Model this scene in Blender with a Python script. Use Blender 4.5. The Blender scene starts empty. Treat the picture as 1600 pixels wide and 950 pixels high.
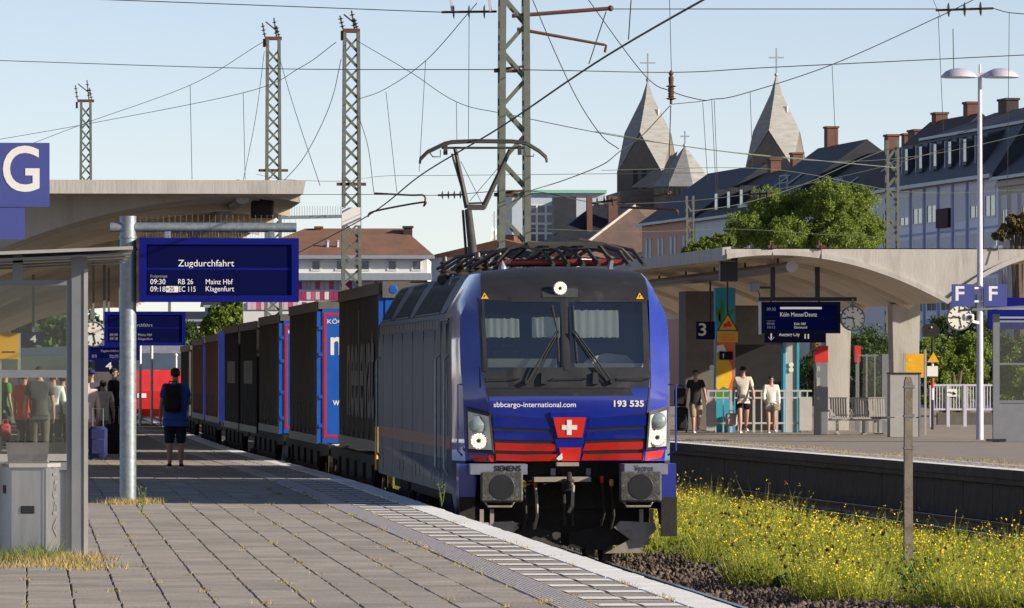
import bpy, math, random
import numpy as np
from mathutils import Vector, Matrix
random.seed(7); rng = np.random.default_rng(7)
SC = bpy.context.scene
COL = SC.collection
R = math.radians

# ---------------------------------------------------------------- camera
F = 10400.0                       # focal length in pixels of a 1600 px wide frame
CZ = 2.5                          # eye above rail level
PZ = 0.8                          # platform top above rail
YAW = math.atan(755.0 / F)        # the track's vanishing point lies left of centre
cam_d = bpy.data.cameras.new('camera'); cam = bpy.data.objects.new('camera', cam_d); COL.objects.link(cam)
cam.location = (0, 0, CZ); cam.rotation_euler = (R(90), 0, -YAW)
cam_d.sensor_width = 36.0; cam_d.lens = F / 1600 * 36.0
cam_d.shift_y = 105.0 / 1600; cam_d.clip_start = 1.0; cam_d.clip_end = 6000
SC.camera = cam

# ---------------------------------------------------------------- sky, sun, exposure
SUN_EL, SUN_BACK = 20.5, 24.0     # sun to the right of the track, a little behind the camera
az = R(90 + SUN_BACK)             # clockwise from +Y
S = Vector((math.cos(R(SUN_EL)) * math.sin(az), math.cos(R(SUN_EL)) * math.cos(az), math.sin(R(SUN_EL))))
w = bpy.data.worlds.new('World'); SC.world = w; w.use_nodes = True
nt = w.node_tree; bg = nt.nodes['Background']
sky = nt.nodes.new('ShaderNodeTexSky'); sky.sky_type = 'NISHITA'; sky.sun_disc = False
sky.sun_elevation = R(SUN_EL); sky.sun_rotation = az
sky.altitude = 0; sky.air_density = 0.5; sky.dust_density = 0.14; sky.ozone_density = 0.8
wb = nt.nodes.new('ShaderNodeVectorMath'); wb.operation = 'MULTIPLY'; wb.inputs[1].default_value = (1.25, 1.07, 1.01)   # white balance of the sky light
nt.links.new(sky.outputs[0], wb.inputs[0]); nt.links.new(wb.outputs[0], bg.inputs[0]); bg.inputs[1].default_value = 0.09
sl = bpy.data.lights.new('sun', 'SUN'); sun = bpy.data.objects.new('sun', sl); COL.objects.link(sun)
sl.energy = 5.0; sl.angle = R(0.5); sl.color = (1.0, 0.90, 0.76)
sun.location = (30, -20, 60); sun.rotation_euler = S.to_track_quat('Z', 'Y').to_euler()
vs = SC.view_settings; vs.view_transform = 'Standard'; vs.look = 'None'; vs.exposure = 0.58; vs.gamma = 1
vs.use_curve_mapping = False

# ---------------------------------------------------------------- geometry helpers
CAMF = Vector((math.sin(YAW), math.cos(YAW), 0)); CAMR = Vector((math.cos(YAW), -math.sin(YAW), 0))
def P(px, py, d):
    """world point seen at photo pixel (px, py) that lies at distance d along the track"""
    r = CAMF * F + CAMR * (px - 800) + Vector((0, 0, 580 - py))
    return Vector((0, 0, CZ)) + r * (d / r.y)
def PX(px, d): return P(px, 580, d).x
def ZZ(py, d): return CZ + (580 - py) * d / F
def smooth(a, b, x):
    t = min(1, max(0, (x - a) / (b - a))); return t * t * (3 - 2 * t)
def edge(d): return 5.05 - 0.66 * smooth(95, 160, d)        # platform edge
def toff(d): return -0.6 * smooth(100, 220, d)             # sideways bend of the train's track
TRK = 6.80
def fedge(d): return 16.85 - 0.034 * (d - 113)             # edge of the far platform

class MB:
    def __init__(s): s.v = []; s.f = []; s.m = []; s.cur = 0; s.T = None
    def add(s, vs_, fs_):
        o = len(s.v)
        for p in vs_:
            p = Vector(p); s.v.append(s.T @ p if s.T else p)
        for f in fs_: s.f.append(tuple(i + o for i in f)); s.m.append(s.cur)
        return s
    def box(s, c, sz, rz=0, rx=0, ry=0):
        M = Matrix.Translation(c) @ Matrix.Rotation(rz, 4, 'Z') @ Matrix.Rotation(ry, 4, 'Y') @ Matrix.Rotation(rx, 4, 'X')
        a, b, d = sz[0] / 2, sz[1] / 2, sz[2] / 2
        vs_ = [M @ Vector((x, y, z)) for z in (-d, d) for y in (-b, b) for x in (-a, a)]
        return s.add(vs_, [(0, 2, 3, 1), (4, 5, 7, 6), (0, 1, 5, 4), (2, 6, 7, 3), (0, 4, 6, 2), (1, 3, 7, 5)])
    def bx(s, x0, x1, y0, y1, z0, z1):
        return s.box(((x0 + x1) / 2, (y0 + y1) / 2, (z0 + z1) / 2), (abs(x1 - x0), abs(y1 - y0), abs(z1 - z0)))
    def cbox(s, c, sz, b=0.01, rz=0, rx=0):
        """box with chamfered vertical and horizontal edges"""
        M = Matrix.Translation(c) @ Matrix.Rotation(rz, 4, 'Z') @ Matrix.Rotation(rx, 4, 'X')
        h = [q / 2 for q in sz]; vs_ = []; idx = {}
        for sx in (-1, 1):
            for sy in (-1, 1):
                for sz_ in (-1, 1):
                    for ax in range(3):
                        p = [sx * (h[0] - b), sy * (h[1] - b), sz_ * (h[2] - b)]; sg = (sx, sy, sz_)
                        p[ax] = sg[ax] * h[ax]; idx[(sx, sy, sz_, ax)] = len(vs_); vs_.append(M @ Vector(p))
        I = lambda a, b_, c_, ax: idx[(a, b_, c_, ax)]
        fs_ = []
        for t in (-1, 1):
            q = [(t, -1, -1), (t, 1, -1), (t, 1, 1), (t, -1, 1)]; q = q if t > 0 else q[::-1]; fs_.append([I(*k, 0) for k in q])
            q = [(-1, t, -1), (-1, t, 1), (1, t, 1), (1, t, -1)]; q = q if t > 0 else q[::-1]; fs_.append([I(*k, 1) for k in q])
            q = [(-1, -1, t), (1, -1, t), (1, 1, t), (-1, 1, t)]; q = q if t > 0 else q[::-1]; fs_.append([I(*k, 2) for k in q])
        for a in (-1, 1):
            for b_ in (-1, 1):
                fs_.append([I(-1, a, b_, 1), I(1, a, b_, 1), I(1, a, b_, 2), I(-1, a, b_, 2)])
                fs_.append([I(a, -1, b_, 0), I(a, 1, b_, 0), I(a, 1, b_, 2), I(a, -1, b_, 2)])
                fs_.append([I(a, b_, -1, 0), I(a, b_, 1, 0), I(a, b_, 1, 1), I(a, b_, -1, 1)])
                for c_ in (-1, 1): fs_.append([I(a, b_, c_, 0), I(a, b_, c_, 1), I(a, b_, c_, 2)])
        return s.add(vs_, fs_)
    def cyl(s, p0, p1, r0, r1=None, n=10, cap=True):
        p0, p1 = Vector(p0), Vector(p1); r1 = r0 if r1 is None else r1
        z = (p1 - p0).normalized(); x = z.orthogonal().normalized(); y = z.cross(x)
        a = [2 * math.pi * i / n for i in range(n)]
        vs_ = [p0 + (x * math.cos(t) + y * math.sin(t)) * r0 for t in a] + [p1 + (x * math.cos(t) + y * math.sin(t)) * r1 for t in a]
        fs_ = [(i, (i + 1) % n, n + (i + 1) % n, n + i) for i in range(n)]
        if cap: fs_ += [tuple(range(n))[::-1], tuple(range(n, 2 * n))]
        return s.add(vs_, fs_)
    def bar(s, p0, p1, w_, h_=None):
        """rectangular bar between two points"""
        p0, p1 = Vector(p0), Vector(p1); h_ = h_ or w_
        z = (p1 - p0).normalized(); u = Vector((0, 0, 1)) if abs(z.z) < .95 else Vector((0, 1, 0))
        x = z.cross(u).normalized(); y = x.cross(z)
        vs_ = [q + x * (a * w_ / 2) + y * (b * h_ / 2) for q in (p0, p1) for a, b in ((-1, -1), (1, -1), (1, 1), (-1, 1))]
        return s.add(vs_, [(0, 1, 5, 4), (1, 2, 6, 5), (2, 3, 7, 6), (3, 0, 4, 7), (3, 2, 1, 0), (4, 5, 6, 7)])
    def tube(s, pts, r, n=6):
        pts = [Vector(p) for p in pts]; k = len(pts); rs = r if isinstance(r, (list, tuple)) else [r] * k
        vs_ = []; px_ = None
        for i, p in enumerate(pts):
            t = (pts[min(i + 1, k - 1)] - pts[max(i - 1, 0)]).normalized()
            x = t.orthogonal().normalized() if px_ is None else (px_ - t * px_.dot(t)).normalized()
            px_ = x; y = t.cross(x)
            vs_ += [p + (x * math.cos(2 * math.pi * j / n) + y * math.sin(2 * math.pi * j / n)) * rs[i] for j in range(n)]
        fs_ = [(i * n + j, i * n + (j + 1) % n, (i + 1) * n + (j + 1) % n, (i + 1) * n + j) for i in range(k - 1) for j in range(n)]
        fs_ += [tuple(range(n))[::-1], tuple(range((k - 1) * n, k * n))]
        return s.add(vs_, fs_)
    def lathe(s, c, prof, n=16, axis='Z', M=None):
        """prof: list of (radius, height)"""
        c = Vector(c); vs_ = []
        for r_, h_ in prof:
            for j in range(n):
                t = 2 * math.pi * j / n; a, b = r_ * math.cos(t), r_ * math.sin(t)
                p = Vector((a, b, h_)) if axis == 'Z' else Vector((a, h_, b)) if axis == 'Y' else Vector((h_, a, b))
                vs_.append(c + p)
        k = len(prof)
        fs_ = [(i * n + j, i * n + (j + 1) % n, (i + 1) * n + (j + 1) % n, (i + 1) * n + j) for i in range(k - 1) for j in range(n)]
        fs_ += [tuple(range(n))[::-1], tuple(range((k - 1) * n, k * n))]
        return s.add(vs_, fs_)
    def ball(s, c, r, n=10, sc=(1, 1, 1)):
        prof = [(max(1e-4, math.sin(math.pi * i / 7)) , -math.cos(math.pi * i / 7)) for i in range(8)]
        c = Vector(c); vs_ = []
        for a, h in prof:
            for j in range(n):
                t = 2 * math.pi * j / n
                vs_.append(c + Vector((a * math.cos(t) * r * sc[0], a * math.sin(t) * r * sc[1], h * r * sc[2])))
        fs_ = [(i * n + j, i * n + (j + 1) % n, (i + 1) * n + (j + 1) % n, (i + 1) * n + j) for i in range(7) for j in range(n)]
        return s.add(vs_, fs_)
    def prism(s, poly, y0, y1, plane='XZ'):
        """extrude a polygon; XZ: points (x, z) along y; YZ: (y, z) along x; XY: (x, y) along z"""
        n = len(poly)
        def q(p, t): return (p[0], t, p[1]) if plane == 'XZ' else (t, p[0], p[1]) if plane == 'YZ' else (p[0], p[1], t)
        vs_ = [q(p, y0) for p in poly] + [q(p, y1) for p in poly]
        fs_ = [tuple(range(n)), tuple(range(2 * n - 1, n - 1, -1))] + [(i, n + i, n + (i + 1) % n, (i + 1) % n) for i in range(n)]
        return s.add(vs_, fs_)
    def build(s, name, mats, parent=None, world=True, smooth_=False):
        """world: vertices are world coordinates, stored relative to the (unrotated) root of the thing"""
        off = Vector((0, 0, 0))
        if parent is not None and world:
            q = parent
            while q is not None: off += q.location; q = q.parent
        me = bpy.data.meshes.new(name)
        me.from_pydata([tuple(p - off) for p in s.v], [], s.f)
        mats = mats if isinstance(mats, (list, tuple)) else [mats]
        for m_ in mats: me.materials.append(m_)
        if len(mats) > 1: me.polygons.foreach_set('material_index', s.m)
        import bmesh
        bm = bmesh.new(); bm.from_mesh(me); bmesh.ops.recalc_face_normals(bm, faces=bm.faces); bm.to_mesh(me); bm.free()
        if smooth_:
            me.polygons.foreach_set('use_smooth', [True] * len(me.polygons)); me.set_sharp_from_angle(angle=R(38))
        o = bpy.data.objects.new(name, me); COL.objects.link(o)
        if parent is not None: o.parent = parent
        return o

def tag(o, label, cat, group=None):
    o['label'] = label; o['category'] = cat
    if group: o['group'] = group
    return o
def thing(name, label, cat, loc=(0, 0, 0), rz=0, group=None):
    o = bpy.data.objects.new(name, None); COL.objects.link(o); o.empty_display_size = .2
    o.location = loc; o.rotation_euler = (0, 0, rz); return tag(o, label, cat, group)
def struct(o): o['kind'] = 'structure'; return o
def stuff(o): o['kind'] = 'stuff'; return o
def copy_tree(o, parent=None):
    c = o.copy(); COL.objects.link(c)
    if parent is not None: c.parent = parent
    for ch in list(o.children): copy_tree(ch, c)
    return c
def arrays(name, v, f, m, parent=None):
    """mesh object from numpy arrays, all faces of one size"""
    me = bpy.data.meshes.new(name); n, k = f.shape
    me.vertices.add(len(v)); me.vertices.foreach_set('co', np.asarray(v, np.float32).ravel())
    me.loops.add(n * k); me.loops.foreach_set('vertex_index', f.astype(np.int32).ravel())
    me.polygons.add(n); me.polygons.foreach_set('loop_start', np.arange(0, n * k, k, dtype=np.int32))
    me.update(calc_edges=True); me.materials.append(m)
    o = bpy.data.objects.new(name, me); COL.objects.link(o)
    if parent is not None: o.parent = parent
    return o

# ---------------------------------------------------------------- materials
def mat(name, col, rough=.7, metal=0., var=.18, scale=4., bump=0., bscale=40., stretch=(1, 1, 1), spec=.5, island=0., emit=None, es=1.0, coat=0., sub=None, trans=0.):
    m = bpy.data.materials.new(name); m.use_nodes = True; n = m.node_tree; p = n.nodes['Principled BSDF']
    L = n.links.new
    p.inputs['Roughness'].default_value = rough; p.inputs['Metallic'].default_value = metal
    p.inputs['Specular IOR Level'].default_value = spec; p.inputs['Coat Weight'].default_value = coat
    p.inputs['Coat Roughness'].default_value = .08
    tc = n.nodes.new('ShaderNodeTexCoord'); mp = n.nodes.new('ShaderNodeMapping'); mp.inputs['Scale'].default_value = stretch
    L(tc.outputs['Object'], mp.inputs[0])
    no = n.nodes.new('ShaderNodeTexNoise'); no.inputs['Scale'].default_value = scale; no.inputs['Detail'].default_value = 5; no.inputs['Roughness'].default_value = .65
    L(mp.outputs[0], no.inputs[0])
    rp = n.nodes.new('ShaderNodeMapRange'); rp.inputs[1].default_value = .25; rp.inputs[2].default_value = .75
    rp.inputs[3].default_value = 1 - var; rp.inputs[4].default_value = 1 + var; L(no.outputs[0], rp.inputs[0])
    fac = rp.outputs[0]
    if island:
        g = n.nodes.new('ShaderNodeNewGeometry'); r2 = n.nodes.new('ShaderNodeMapRange')
        r2.inputs[3].default_value = 1 - island; r2.inputs[4].default_value = 1 + island; L(g.outputs['Random Per Island'], r2.inputs[0])
        mu = n.nodes.new('ShaderNodeMath'); mu.operation = 'MULTIPLY'; L(fac, mu.inputs[0]); L(r2.outputs[0], mu.inputs[1]); fac = mu.outputs[0]
    vm = n.nodes.new('ShaderNodeVectorMath'); vm.operation = 'SCALE'; vm.inputs[0].default_value = col[:3]; L(fac, vm.inputs['Scale'])
    if sub is not None:                      # a second colour in irregular patches (stain, second leaf colour)
        n2 = n.nodes.new('ShaderNodeTexNoise'); n2.inputs['Scale'].default_value = sub[1]; n2.inputs['Detail'].default_value = 6; L(mp.outputs[0], n2.inputs[0])
        r3 = n.nodes.new('ShaderNodeMapRange'); r3.inputs[1].default_value = sub[2]; r3.inputs[2].default_value = sub[2] + .14; r3.inputs[4].default_value = sub[3]; L(n2.outputs[0], r3.inputs[0])
        mx = n.nodes.new('ShaderNodeMix'); mx.data_type = 'RGBA'; L(r3.outputs[0], mx.inputs['Factor']); L(vm.outputs[0], mx.inputs['A']); mx.inputs['B'].default_value = (*sub[0], 1)
        L(mx.outputs['Result'], p.inputs['Base Color'])
    else: L(vm.outputs[0], p.inputs['Base Color'])
    if var > 0:
        rr = n.nodes.new('ShaderNodeMapRange'); rr.inputs[3].default_value = max(0.03, rough - .08); rr.inputs[4].default_value = min(1, rough + .1)
        L(no.outputs[0], rr.inputs[0]); L(rr.outputs[0], p.inputs['Roughness'])
    if bump:
        nb = n.nodes.new('ShaderNodeTexNoise'); nb.inputs['Scale'].default_value = bscale; nb.inputs['Detail'].default_value = 4; L(mp.outputs[0], nb.inputs[0])
        b = n.nodes.new('ShaderNodeBump'); b.inputs['Strength'].default_value = bump; b.inputs['Distance'].default_value = .02; L(nb.outputs[0], b.inputs['Height']); L(b.outputs[0], p.inputs['Normal'])
    if trans:                                # thin leaves let light through
        src = p.inputs['Base Color'].links[0].from_socket; tl_ = n.nodes.new('ShaderNodeBsdfTranslucent'); L(src, tl_.inputs[0]); ms = n.nodes.new('ShaderNodeMixShader'); ms.inputs[0].default_value = trans
        out = n.nodes['Material Output']; L(p.outputs[0], ms.inputs[1]); L(tl_.outputs[0], ms.inputs[2]); L(ms.outputs[0], out.inputs[0])
    if emit: p.inputs['Emission Color'].default_value = (*emit, 1); p.inputs['Emission Strength'].default_value = es
    return m
def glass(name, tint=(.8, .88, .88), refl=.12, rough=.02):
    m = bpy.data.materials.new(name); m.use_nodes = True; n = m.node_tree; n.nodes.clear(); L = n.links.new
    o = n.nodes.new('ShaderNodeOutputMaterial'); mx = n.nodes.new('ShaderNodeMixShader'); t = n.nodes.new('ShaderNodeBsdfTransparent'); g = n.nodes.new('ShaderNodeBsdfGlossy')
    t.inputs[0].default_value = (*tint, 1); g.inputs['Roughness'].default_value = rough
    lw = n.nodes.new('ShaderNodeLayerWeight'); lw.inputs[0].default_value = .25
    r = n.nodes.new('ShaderNodeMapRange'); r.inputs[3].default_value = refl; r.inputs[4].default_value = .85; L(lw.outputs['Fresnel'], r.inputs[0])
    L(r.outputs[0], mx.inputs[0]); L(t.outputs[0], mx.inputs[1]); L(g.outputs[0], mx.inputs[2]); L(mx.outputs[0], o.inputs[0]); return m

M = {}
M['slab'] = mat('slab', (.318, .28, .237), .85, var=.2, scale=2.2, bump=.35, bscale=30, island=.15, sub=((.17, .145, .12), 3.2, .60, .55))
M['joint'] = mat('joint', (.07, .062, .04), .95, var=.5, scale=30)
M['whitepaint'] = mat('white_paint', (.82, .81, .78), .7, var=.10, scale=9, bump=.2, sub=((.50, .47, .43), 14, .64, .6))
M['tactile'] = mat('tactile', (.46, .42, .41), .8, var=.15, scale=6, bump=.5, bscale=50)
M['asphalt'] = mat('asphalt', (.26, .222, .185), .9, var=.25, scale=1.5, bump=.4, bscale=25, sub=((.22, .19, .13), 3, .6, .7))
M['concrete'] = mat('concrete', (.45, .425, .385), .85, var=.16, scale=1.2, bump=.25, bscale=14, stretch=(1.6, 1.6, .35), sub=((.29, .26, .225), 1.6, .57, .6))
M['darkconc'] = mat('dark_concrete', (.11, .095, .08), .9, var=.35, scale=2, bump=.4, bscale=12)
M['ballast'] = mat('ballast', (.085, .063, .05), .95, var=.5, scale=9, bump=.8, bscale=14)
M['stone'] = mat('stone', (.125, .092, .072), .9, var=.25, scale=20, bump=.3, island=.5)
M['rail'] = mat('rail', (.13, .09, .07), .6, .4, var=.3, scale=10)
M['railtop'] = mat('rail_top', (.55, .53, .5), .22, 1., var=.1)
M['galv'] = mat('galvanised', (.27, .31, .33), .45, .6, var=.25, scale=14, sub=((.42, .44, .44), 18, .56, .5))
M['lattice'] = mat('lattice_steel', (.135, .15, .125), .6, .2, var=.2, scale=6, sub=((.22, .15, .1), 5, .66, .6))
M['lilac'] = mat('lilac_pole', (.56, .53, .62), .45, .2, var=.08)
M['rust'] = mat('rust', (.12, .05, .035), .8, .2, var=.3, scale=15)
M['wire'] = mat('wire', (.06, .055, .045), .6, .5, var=.1)
M['wiregreen'] = mat('wire_green', (.20, .24, .17), .6, .4, var=.1)
M['porc'] = mat('porcelain', (.06, .042, .03), .3, var=.2)
M['steel'] = mat('stainless', (.42, .415, .40), .38, .85, var=.12, scale=3, stretch=(6, 6, .6))
M['greyframe'] = mat('grey_frame', (.20, .21, .225), .5, .3, var=.08)
M['lightframe'] = mat('light_frame', (.36, .35, .325), .55, .2, var=.1)
M['signblue'] = mat('sign_blue', (.002, .005, .15), .6, var=.08, spec=.15)
M['signnavy'] = mat('sign_navy', (.003, .005, .045), .6, var=.1, spec=.15)
M['lcd'] = mat('lcd', (.002, .003, .03), .7, spec=.05, var=.1, emit=(.0, .001, .02), es=.5)
M['lcdtext'] = mat('lcd_text', (.55, .53, .5), .6, var=0, emit=(.6, .58, .55), es=.35)
M['lcddim'] = mat('lcd_dim', (.2, .2, .25), .6, var=0, emit=(.3, .32, .4), es=.2)
M['plateblue'] = mat('plate_blue', (.055, .07, .26), .45, var=.06)
M['letter'] = mat('letter_white', (.74, .72, .68), .6, var=.05)
M['black'] = mat('black', (.012, .012, .013), .5, var=.2)
M['rubber'] = mat('rubber', (.02, .02, .02), .8, var=.3)
M['yellow'] = mat('sign_yellow', (.70, .36, .015), .5, var=.08)
M['red'] = mat('sign_red', (.55, .02, .02), .5, var=.1)
M['white'] = mat('plain_white', (.72, .71, .68), .55, var=.06)
M['clockface'] = mat('clock_face', (.72, .74, .68), .5, var=.03)
M['glass'] = glass('clear_glass', (.80, .84, .82), .02)
M['trainred'] = mat('train_red', (.55, .022, .02), .35, var=.1, coat=.4)
M['grime_shade'] = mat('grime_shade', (.025, .021, .018), .85, .1, var=.5, scale=6, bump=.3)  # dirt colour; also the shade painted on the snow plough's centre
# ---- loco
M['lblue'] = mat('loco_blue', (.008, .022, .27), .30, .1, var=.12, scale=2.5, coat=1.0, sub=((.035, .04, .09), 3.5, .60, .4))
M['lblack'] = mat('loco_black', (.022, .022, .025), .45, var=.25, scale=3, bump=.05, sub=((.07, .065, .06), 4, .62, .5))
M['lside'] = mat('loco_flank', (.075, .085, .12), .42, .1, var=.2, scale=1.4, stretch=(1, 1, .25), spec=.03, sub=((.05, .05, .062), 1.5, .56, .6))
M['lred'] = mat('loco_red', (.62, .02, .012), .38, var=.1, coat=.4, sub=((.25, .035, .025), 6, .58, .5))
M['lgrey'] = mat('loco_grey', (.22, .23, .28), .5, .2, var=.2)
M['roofgrey'] = mat('roof_grey', (.10, .10, .10), .6, .2, var=.25, stretch=(1, 1, .3))
M['buffer'] = mat('buffer_plate', (.07, .067, .063), .65, .2, var=.5, scale=10, bump=.4, bscale=50, sub=((.21, .20, .185), 24, .57, .7))
M['plough'] = mat('plough', (.33, .29, .25), .75, .2, var=.25, scale=5, sub=((.15, .12, .1), 6, .6, .6))
M['screen'] = glass('windscreen', (.84, .92, .91), .20)
M['blind'] = mat('blind', (.75, .73, .62), .8, var=.1, stretch=(12, 1, .5), scale=6)
M['lamp'] = mat('lamp_lens', (.3, .36, .36), .15, .3, var=.2, scale=30)
M['lampshell'] = mat('lamp_shell', (.55, .57, .54), .3, .2, var=.06)
M['lamplit'] = mat('lamp_lit', (.9, .8, .6), .4, var=0, emit=(1.0, .70, .36), es=1.7)
M['redins'] = mat('red_insulator', (.22, .018, .014), .5, var=.15)
M['cable'] = mat('roof_gear', (.06, .055, .05), .55, .3, var=.3)

# ---------------------------------------------------------------- lettering
def text_mesh(body, weight=.0, extrude=.0, align='LEFT'):
    c = bpy.data.curves.new('text', 'FONT'); c.body = body; c.size = 1.0; c.offset = weight; c.extrude = extrude; c.align_x = align; c.resolution_u = 5
    o = bpy.data.objects.new('text', c); COL.objects.link(o)
    bpy.context.view_layer.update()
    me = bpy.data.meshes.new_from_object(o.evaluated_get(bpy.context.evaluated_depsgraph_get()))
    vs_ = [v.co.copy() for v in me.vertices]; fs_ = [tuple(p.vertices) for p in me.polygons]
    bpy.data.objects.remove(o); bpy.data.curves.remove(c); bpy.data.meshes.remove(me)
    return vs_, fs_
def lettering(body, org, xdir, width=None, height=None, m='letter', parent=None, weight=.012, align='LEFT', updir=(0, 0, 1), fn=None, name='lettering', off=.0):
    """flat letters: org is the lower left corner of the word, width/height the size of the whole word's box"""
    vs_, fs_ = text_mesh(body, weight)
    x0, x1 = min(v.x for v in vs_), max(v.x for v in vs_); y0, y1 = min(v.y for v in vs_), max(v.y for v in vs_)
    sx = width / (x1 - x0) if width else None; sy = height / (y1 - y0) if height else None
    sx = sx or sy; sy = sy or sx
    b = MB(); xd, ud = Vector(xdir or (1, 0, 0)), Vector(updir)
    if fn: b.add([fn(org[0] + (v.x - x0) * sx, org[1] + (v.y - y0) * sy) for v in vs_], fs_)
    else: b.add([Vector(org) + xd * ((v.x - x0) * sx) + ud * ((v.y - y0) * sy) for v in vs_], fs_)
    return b.build(name, M[m] if isinstance(m, str) else m, parent)
# ================================================================ ground and tracks
b = MB(); b.add([(-900, -40, -.22), (900, -40, -.22), (900, 3200, -.22), (-900, 3200, -.22)], [(0, 1, 2, 3)])
struct(b.build('ground', M['ballast']))

def ribbon(b, fn0, fn1, z, ys):
    """strip of quads between two lines x = fn(y)"""
    vs_ = [q for y in ys for q in ((fn0(y), y, z), (fn1(y), y, z))]
    return b.add(vs_, [(2 * i, 2 * i + 1, 2 * i + 3, 2 * i + 2) for i in range(len(ys) - 1)])
def profile_sweep(b, fn, prof, ys, mats=None):
    k = len(prof); vs_ = [(fn(y) + p[0], y, p[1]) for y in ys for p in prof]
    for i in range(len(ys) - 1):
        pass
    fs_ = [(i * k + j, i * k + (j + 1) % k, (i + 1) * k + (j + 1) % k, (i + 1) * k + j) for i in range(len(ys) - 1) for j in range(k)]
    fs_ += [tuple(range(k)), tuple(range((len(ys) - 1) * k, len(ys) * k))]
    return b.add(vs_, fs_)
YS = list(range(30, 420, 5))
RAILP = [(-.07, -.17), (.07, -.17), (.07, -.15), (.015, -.12), (.015, -.045), (.036, -.035), (.036, -.003), (-.036, -.003), (-.036, -.035), (-.015, -.045), (-.015, -.12), (-.07, -.15)]
def rail_track(fn, name, lab, ys):
    t = bpy.data.objects.new(name, None); COL.objects.link(t); t['kind'] = 'structure'; t['label'] = lab
    for sx in (-.7525, .7525):
        b = MB(); profile_sweep(b, lambda y: fn(y) + sx, RAILP, ys); r = b.build('rail', M['rail'], t)
        b = MB(); ribbon(b, lambda y: fn(y) + sx - .03, lambda y: fn(y) + sx + .03, 0.001, ys); b.build('rail_head', M['railtop'], r)
    me = None
    y = ys[0]
    while y < min(ys[-1], 190):
        if me is None:
            b = MB(); b.prism([(-1.3, -.21), (1.3, -.21), (1.3, -.165), (.45, -.19), (-.45, -.19), (-1.3, -.165)], -.13, .13)
            o = b.build('sleeper', M['darkconc'], t); me = o
        else:
            o = me.copy(); COL.objects.link(o)
        o.location = (fn(y), y, 0); y += .62
    return t
rail_track(lambda y: TRK + toff(y), 'track', 'track under the blue locomotive', YS)
FT = lambda y: fedge(y) - 1.0 - .75
rail_track(FT, 'track', 'empty track below the wall of the far platform', list(range(60, 330, 5)))

# ================================================================ near platform
plat = thing('platform', 'paved platform with hatched white edge left of the train', 'platform', (0, 60, 0)); plat['kind'] = 'structure'; del plat['category']
PY = list(range(30, 300, 3))
b = MB()
for i in range(len(PY) - 1):
    y0, y1 = PY[i], PY[i + 1]; e0, e1 = edge(y0) - .03, edge(y1) - .03
    b.add([(-14, y0, PZ - .012), (e0, y0, PZ - .012), (e1, y1, PZ - .012), (-14, y1, PZ - .012), (e0, y0, -.2), (e1, y1, -.2)], [(0, 1, 2, 3), (1, 4, 5, 2)])
b.build('platform_bed', M['joint'], plat)
def slab_mesh(b, y0, y1, o0, o1, z, gap=.009, tilt=.0):
    """one slab: a chamfered lid lying on the bed; o0, o1 = distance inward from the platform edge"""
    c = .006; dz = [random.uniform(-tilt, tilt) for _ in range(4)]
    w0 = random.uniform(-.006, .006); w1 = random.uniform(-.006, .006)
    def pt(y, o, zz, w_=0): return (edge(y) - o + w_, y, zz)
    A = [pt(y0 + gap, o1 - gap, z - .012, w0), pt(y0 + gap, o0 + gap, z - .012, w1), pt(y1 - gap, o0 + gap, z - .012, w1), pt(y1 - gap, o1 - gap, z - .012, w0)]
    B = [pt(y0 + gap + c, o1 - gap - c, z + dz[0], w0), pt(y0 + gap + c, o0 + gap + c, z + dz[1], w1), pt(y1 - gap - c, o0 + gap + c, z + dz[2], w1), pt(y1 - gap - c, o1 - gap - c, z + dz[3], w0)]
    b.add(A + B, [(4, 5, 6, 7), (0, 1, 5, 4), (1, 2, 6, 5), (2, 3, 7, 6), (3, 0, 4, 7)])
b = MB()
ncol = 19; SW = .345; O0 = 1.27
for k in range(ncol):
    y = 44 + (k % 2) * .35
    while y < (200 if k < 16 else 120):
        L_ = .72; slab_mesh(b, y, y + L_, O0 + k * SW, O0 + (k + 1) * SW, PZ, .0042, .0022); y += L_
stuff(b.build('paving_slabs', M['slab'], plat))
b = MB(); y = 44                                             # hatched field between tactile strip and white edge, two slabs wide
while y < 200:
    for k in range(2): slab_mesh(b, y, y + .72, .31 + k * .32, .31 + (k + 1) * .32, PZ, .005, .0012)
    y += .72
stuff(b.build('hatch_slabs', M['slab'], plat))
b = MB(); y = 44
while y < 240: slab_mesh(b, y, y + .98, -.02 + random.uniform(-.012, .012), .305, PZ + .004, .004, .002); y += .98
stuff(b.build('edge_stones', M['whitepaint'], plat))
b = MB(); ribs = 9
for i in range(len(PY) - 1):
    y0, y1 = PY[i], PY[i + 1]
    if y0 > 200: break
    for r_ in range(ribs):
        o = .965 + r_ * .0335
        b.add([(edge(y0) - o - .021, y0, PZ + .006), (edge(y0) - o, y0, PZ + .006), (edge(y1) - o, y1, PZ + .006), (edge(y1) - o - .021, y1, PZ + .006),
               (edge(y0) - o - .030, y0, PZ - .004), (edge(y0) - o + .004, y0, PZ - .004), (edge(y1) - o + .004, y1, PZ - .004), (edge(y1) - o - .030, y1, PZ - .004)], [(0, 1, 2, 3), (4, 0, 3, 7), (1, 5, 6, 2), (0, 4, 5, 1)])
stuff(b.build('tactile_strip', M['tactile'], plat))
first = None; y = 45.0
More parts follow.
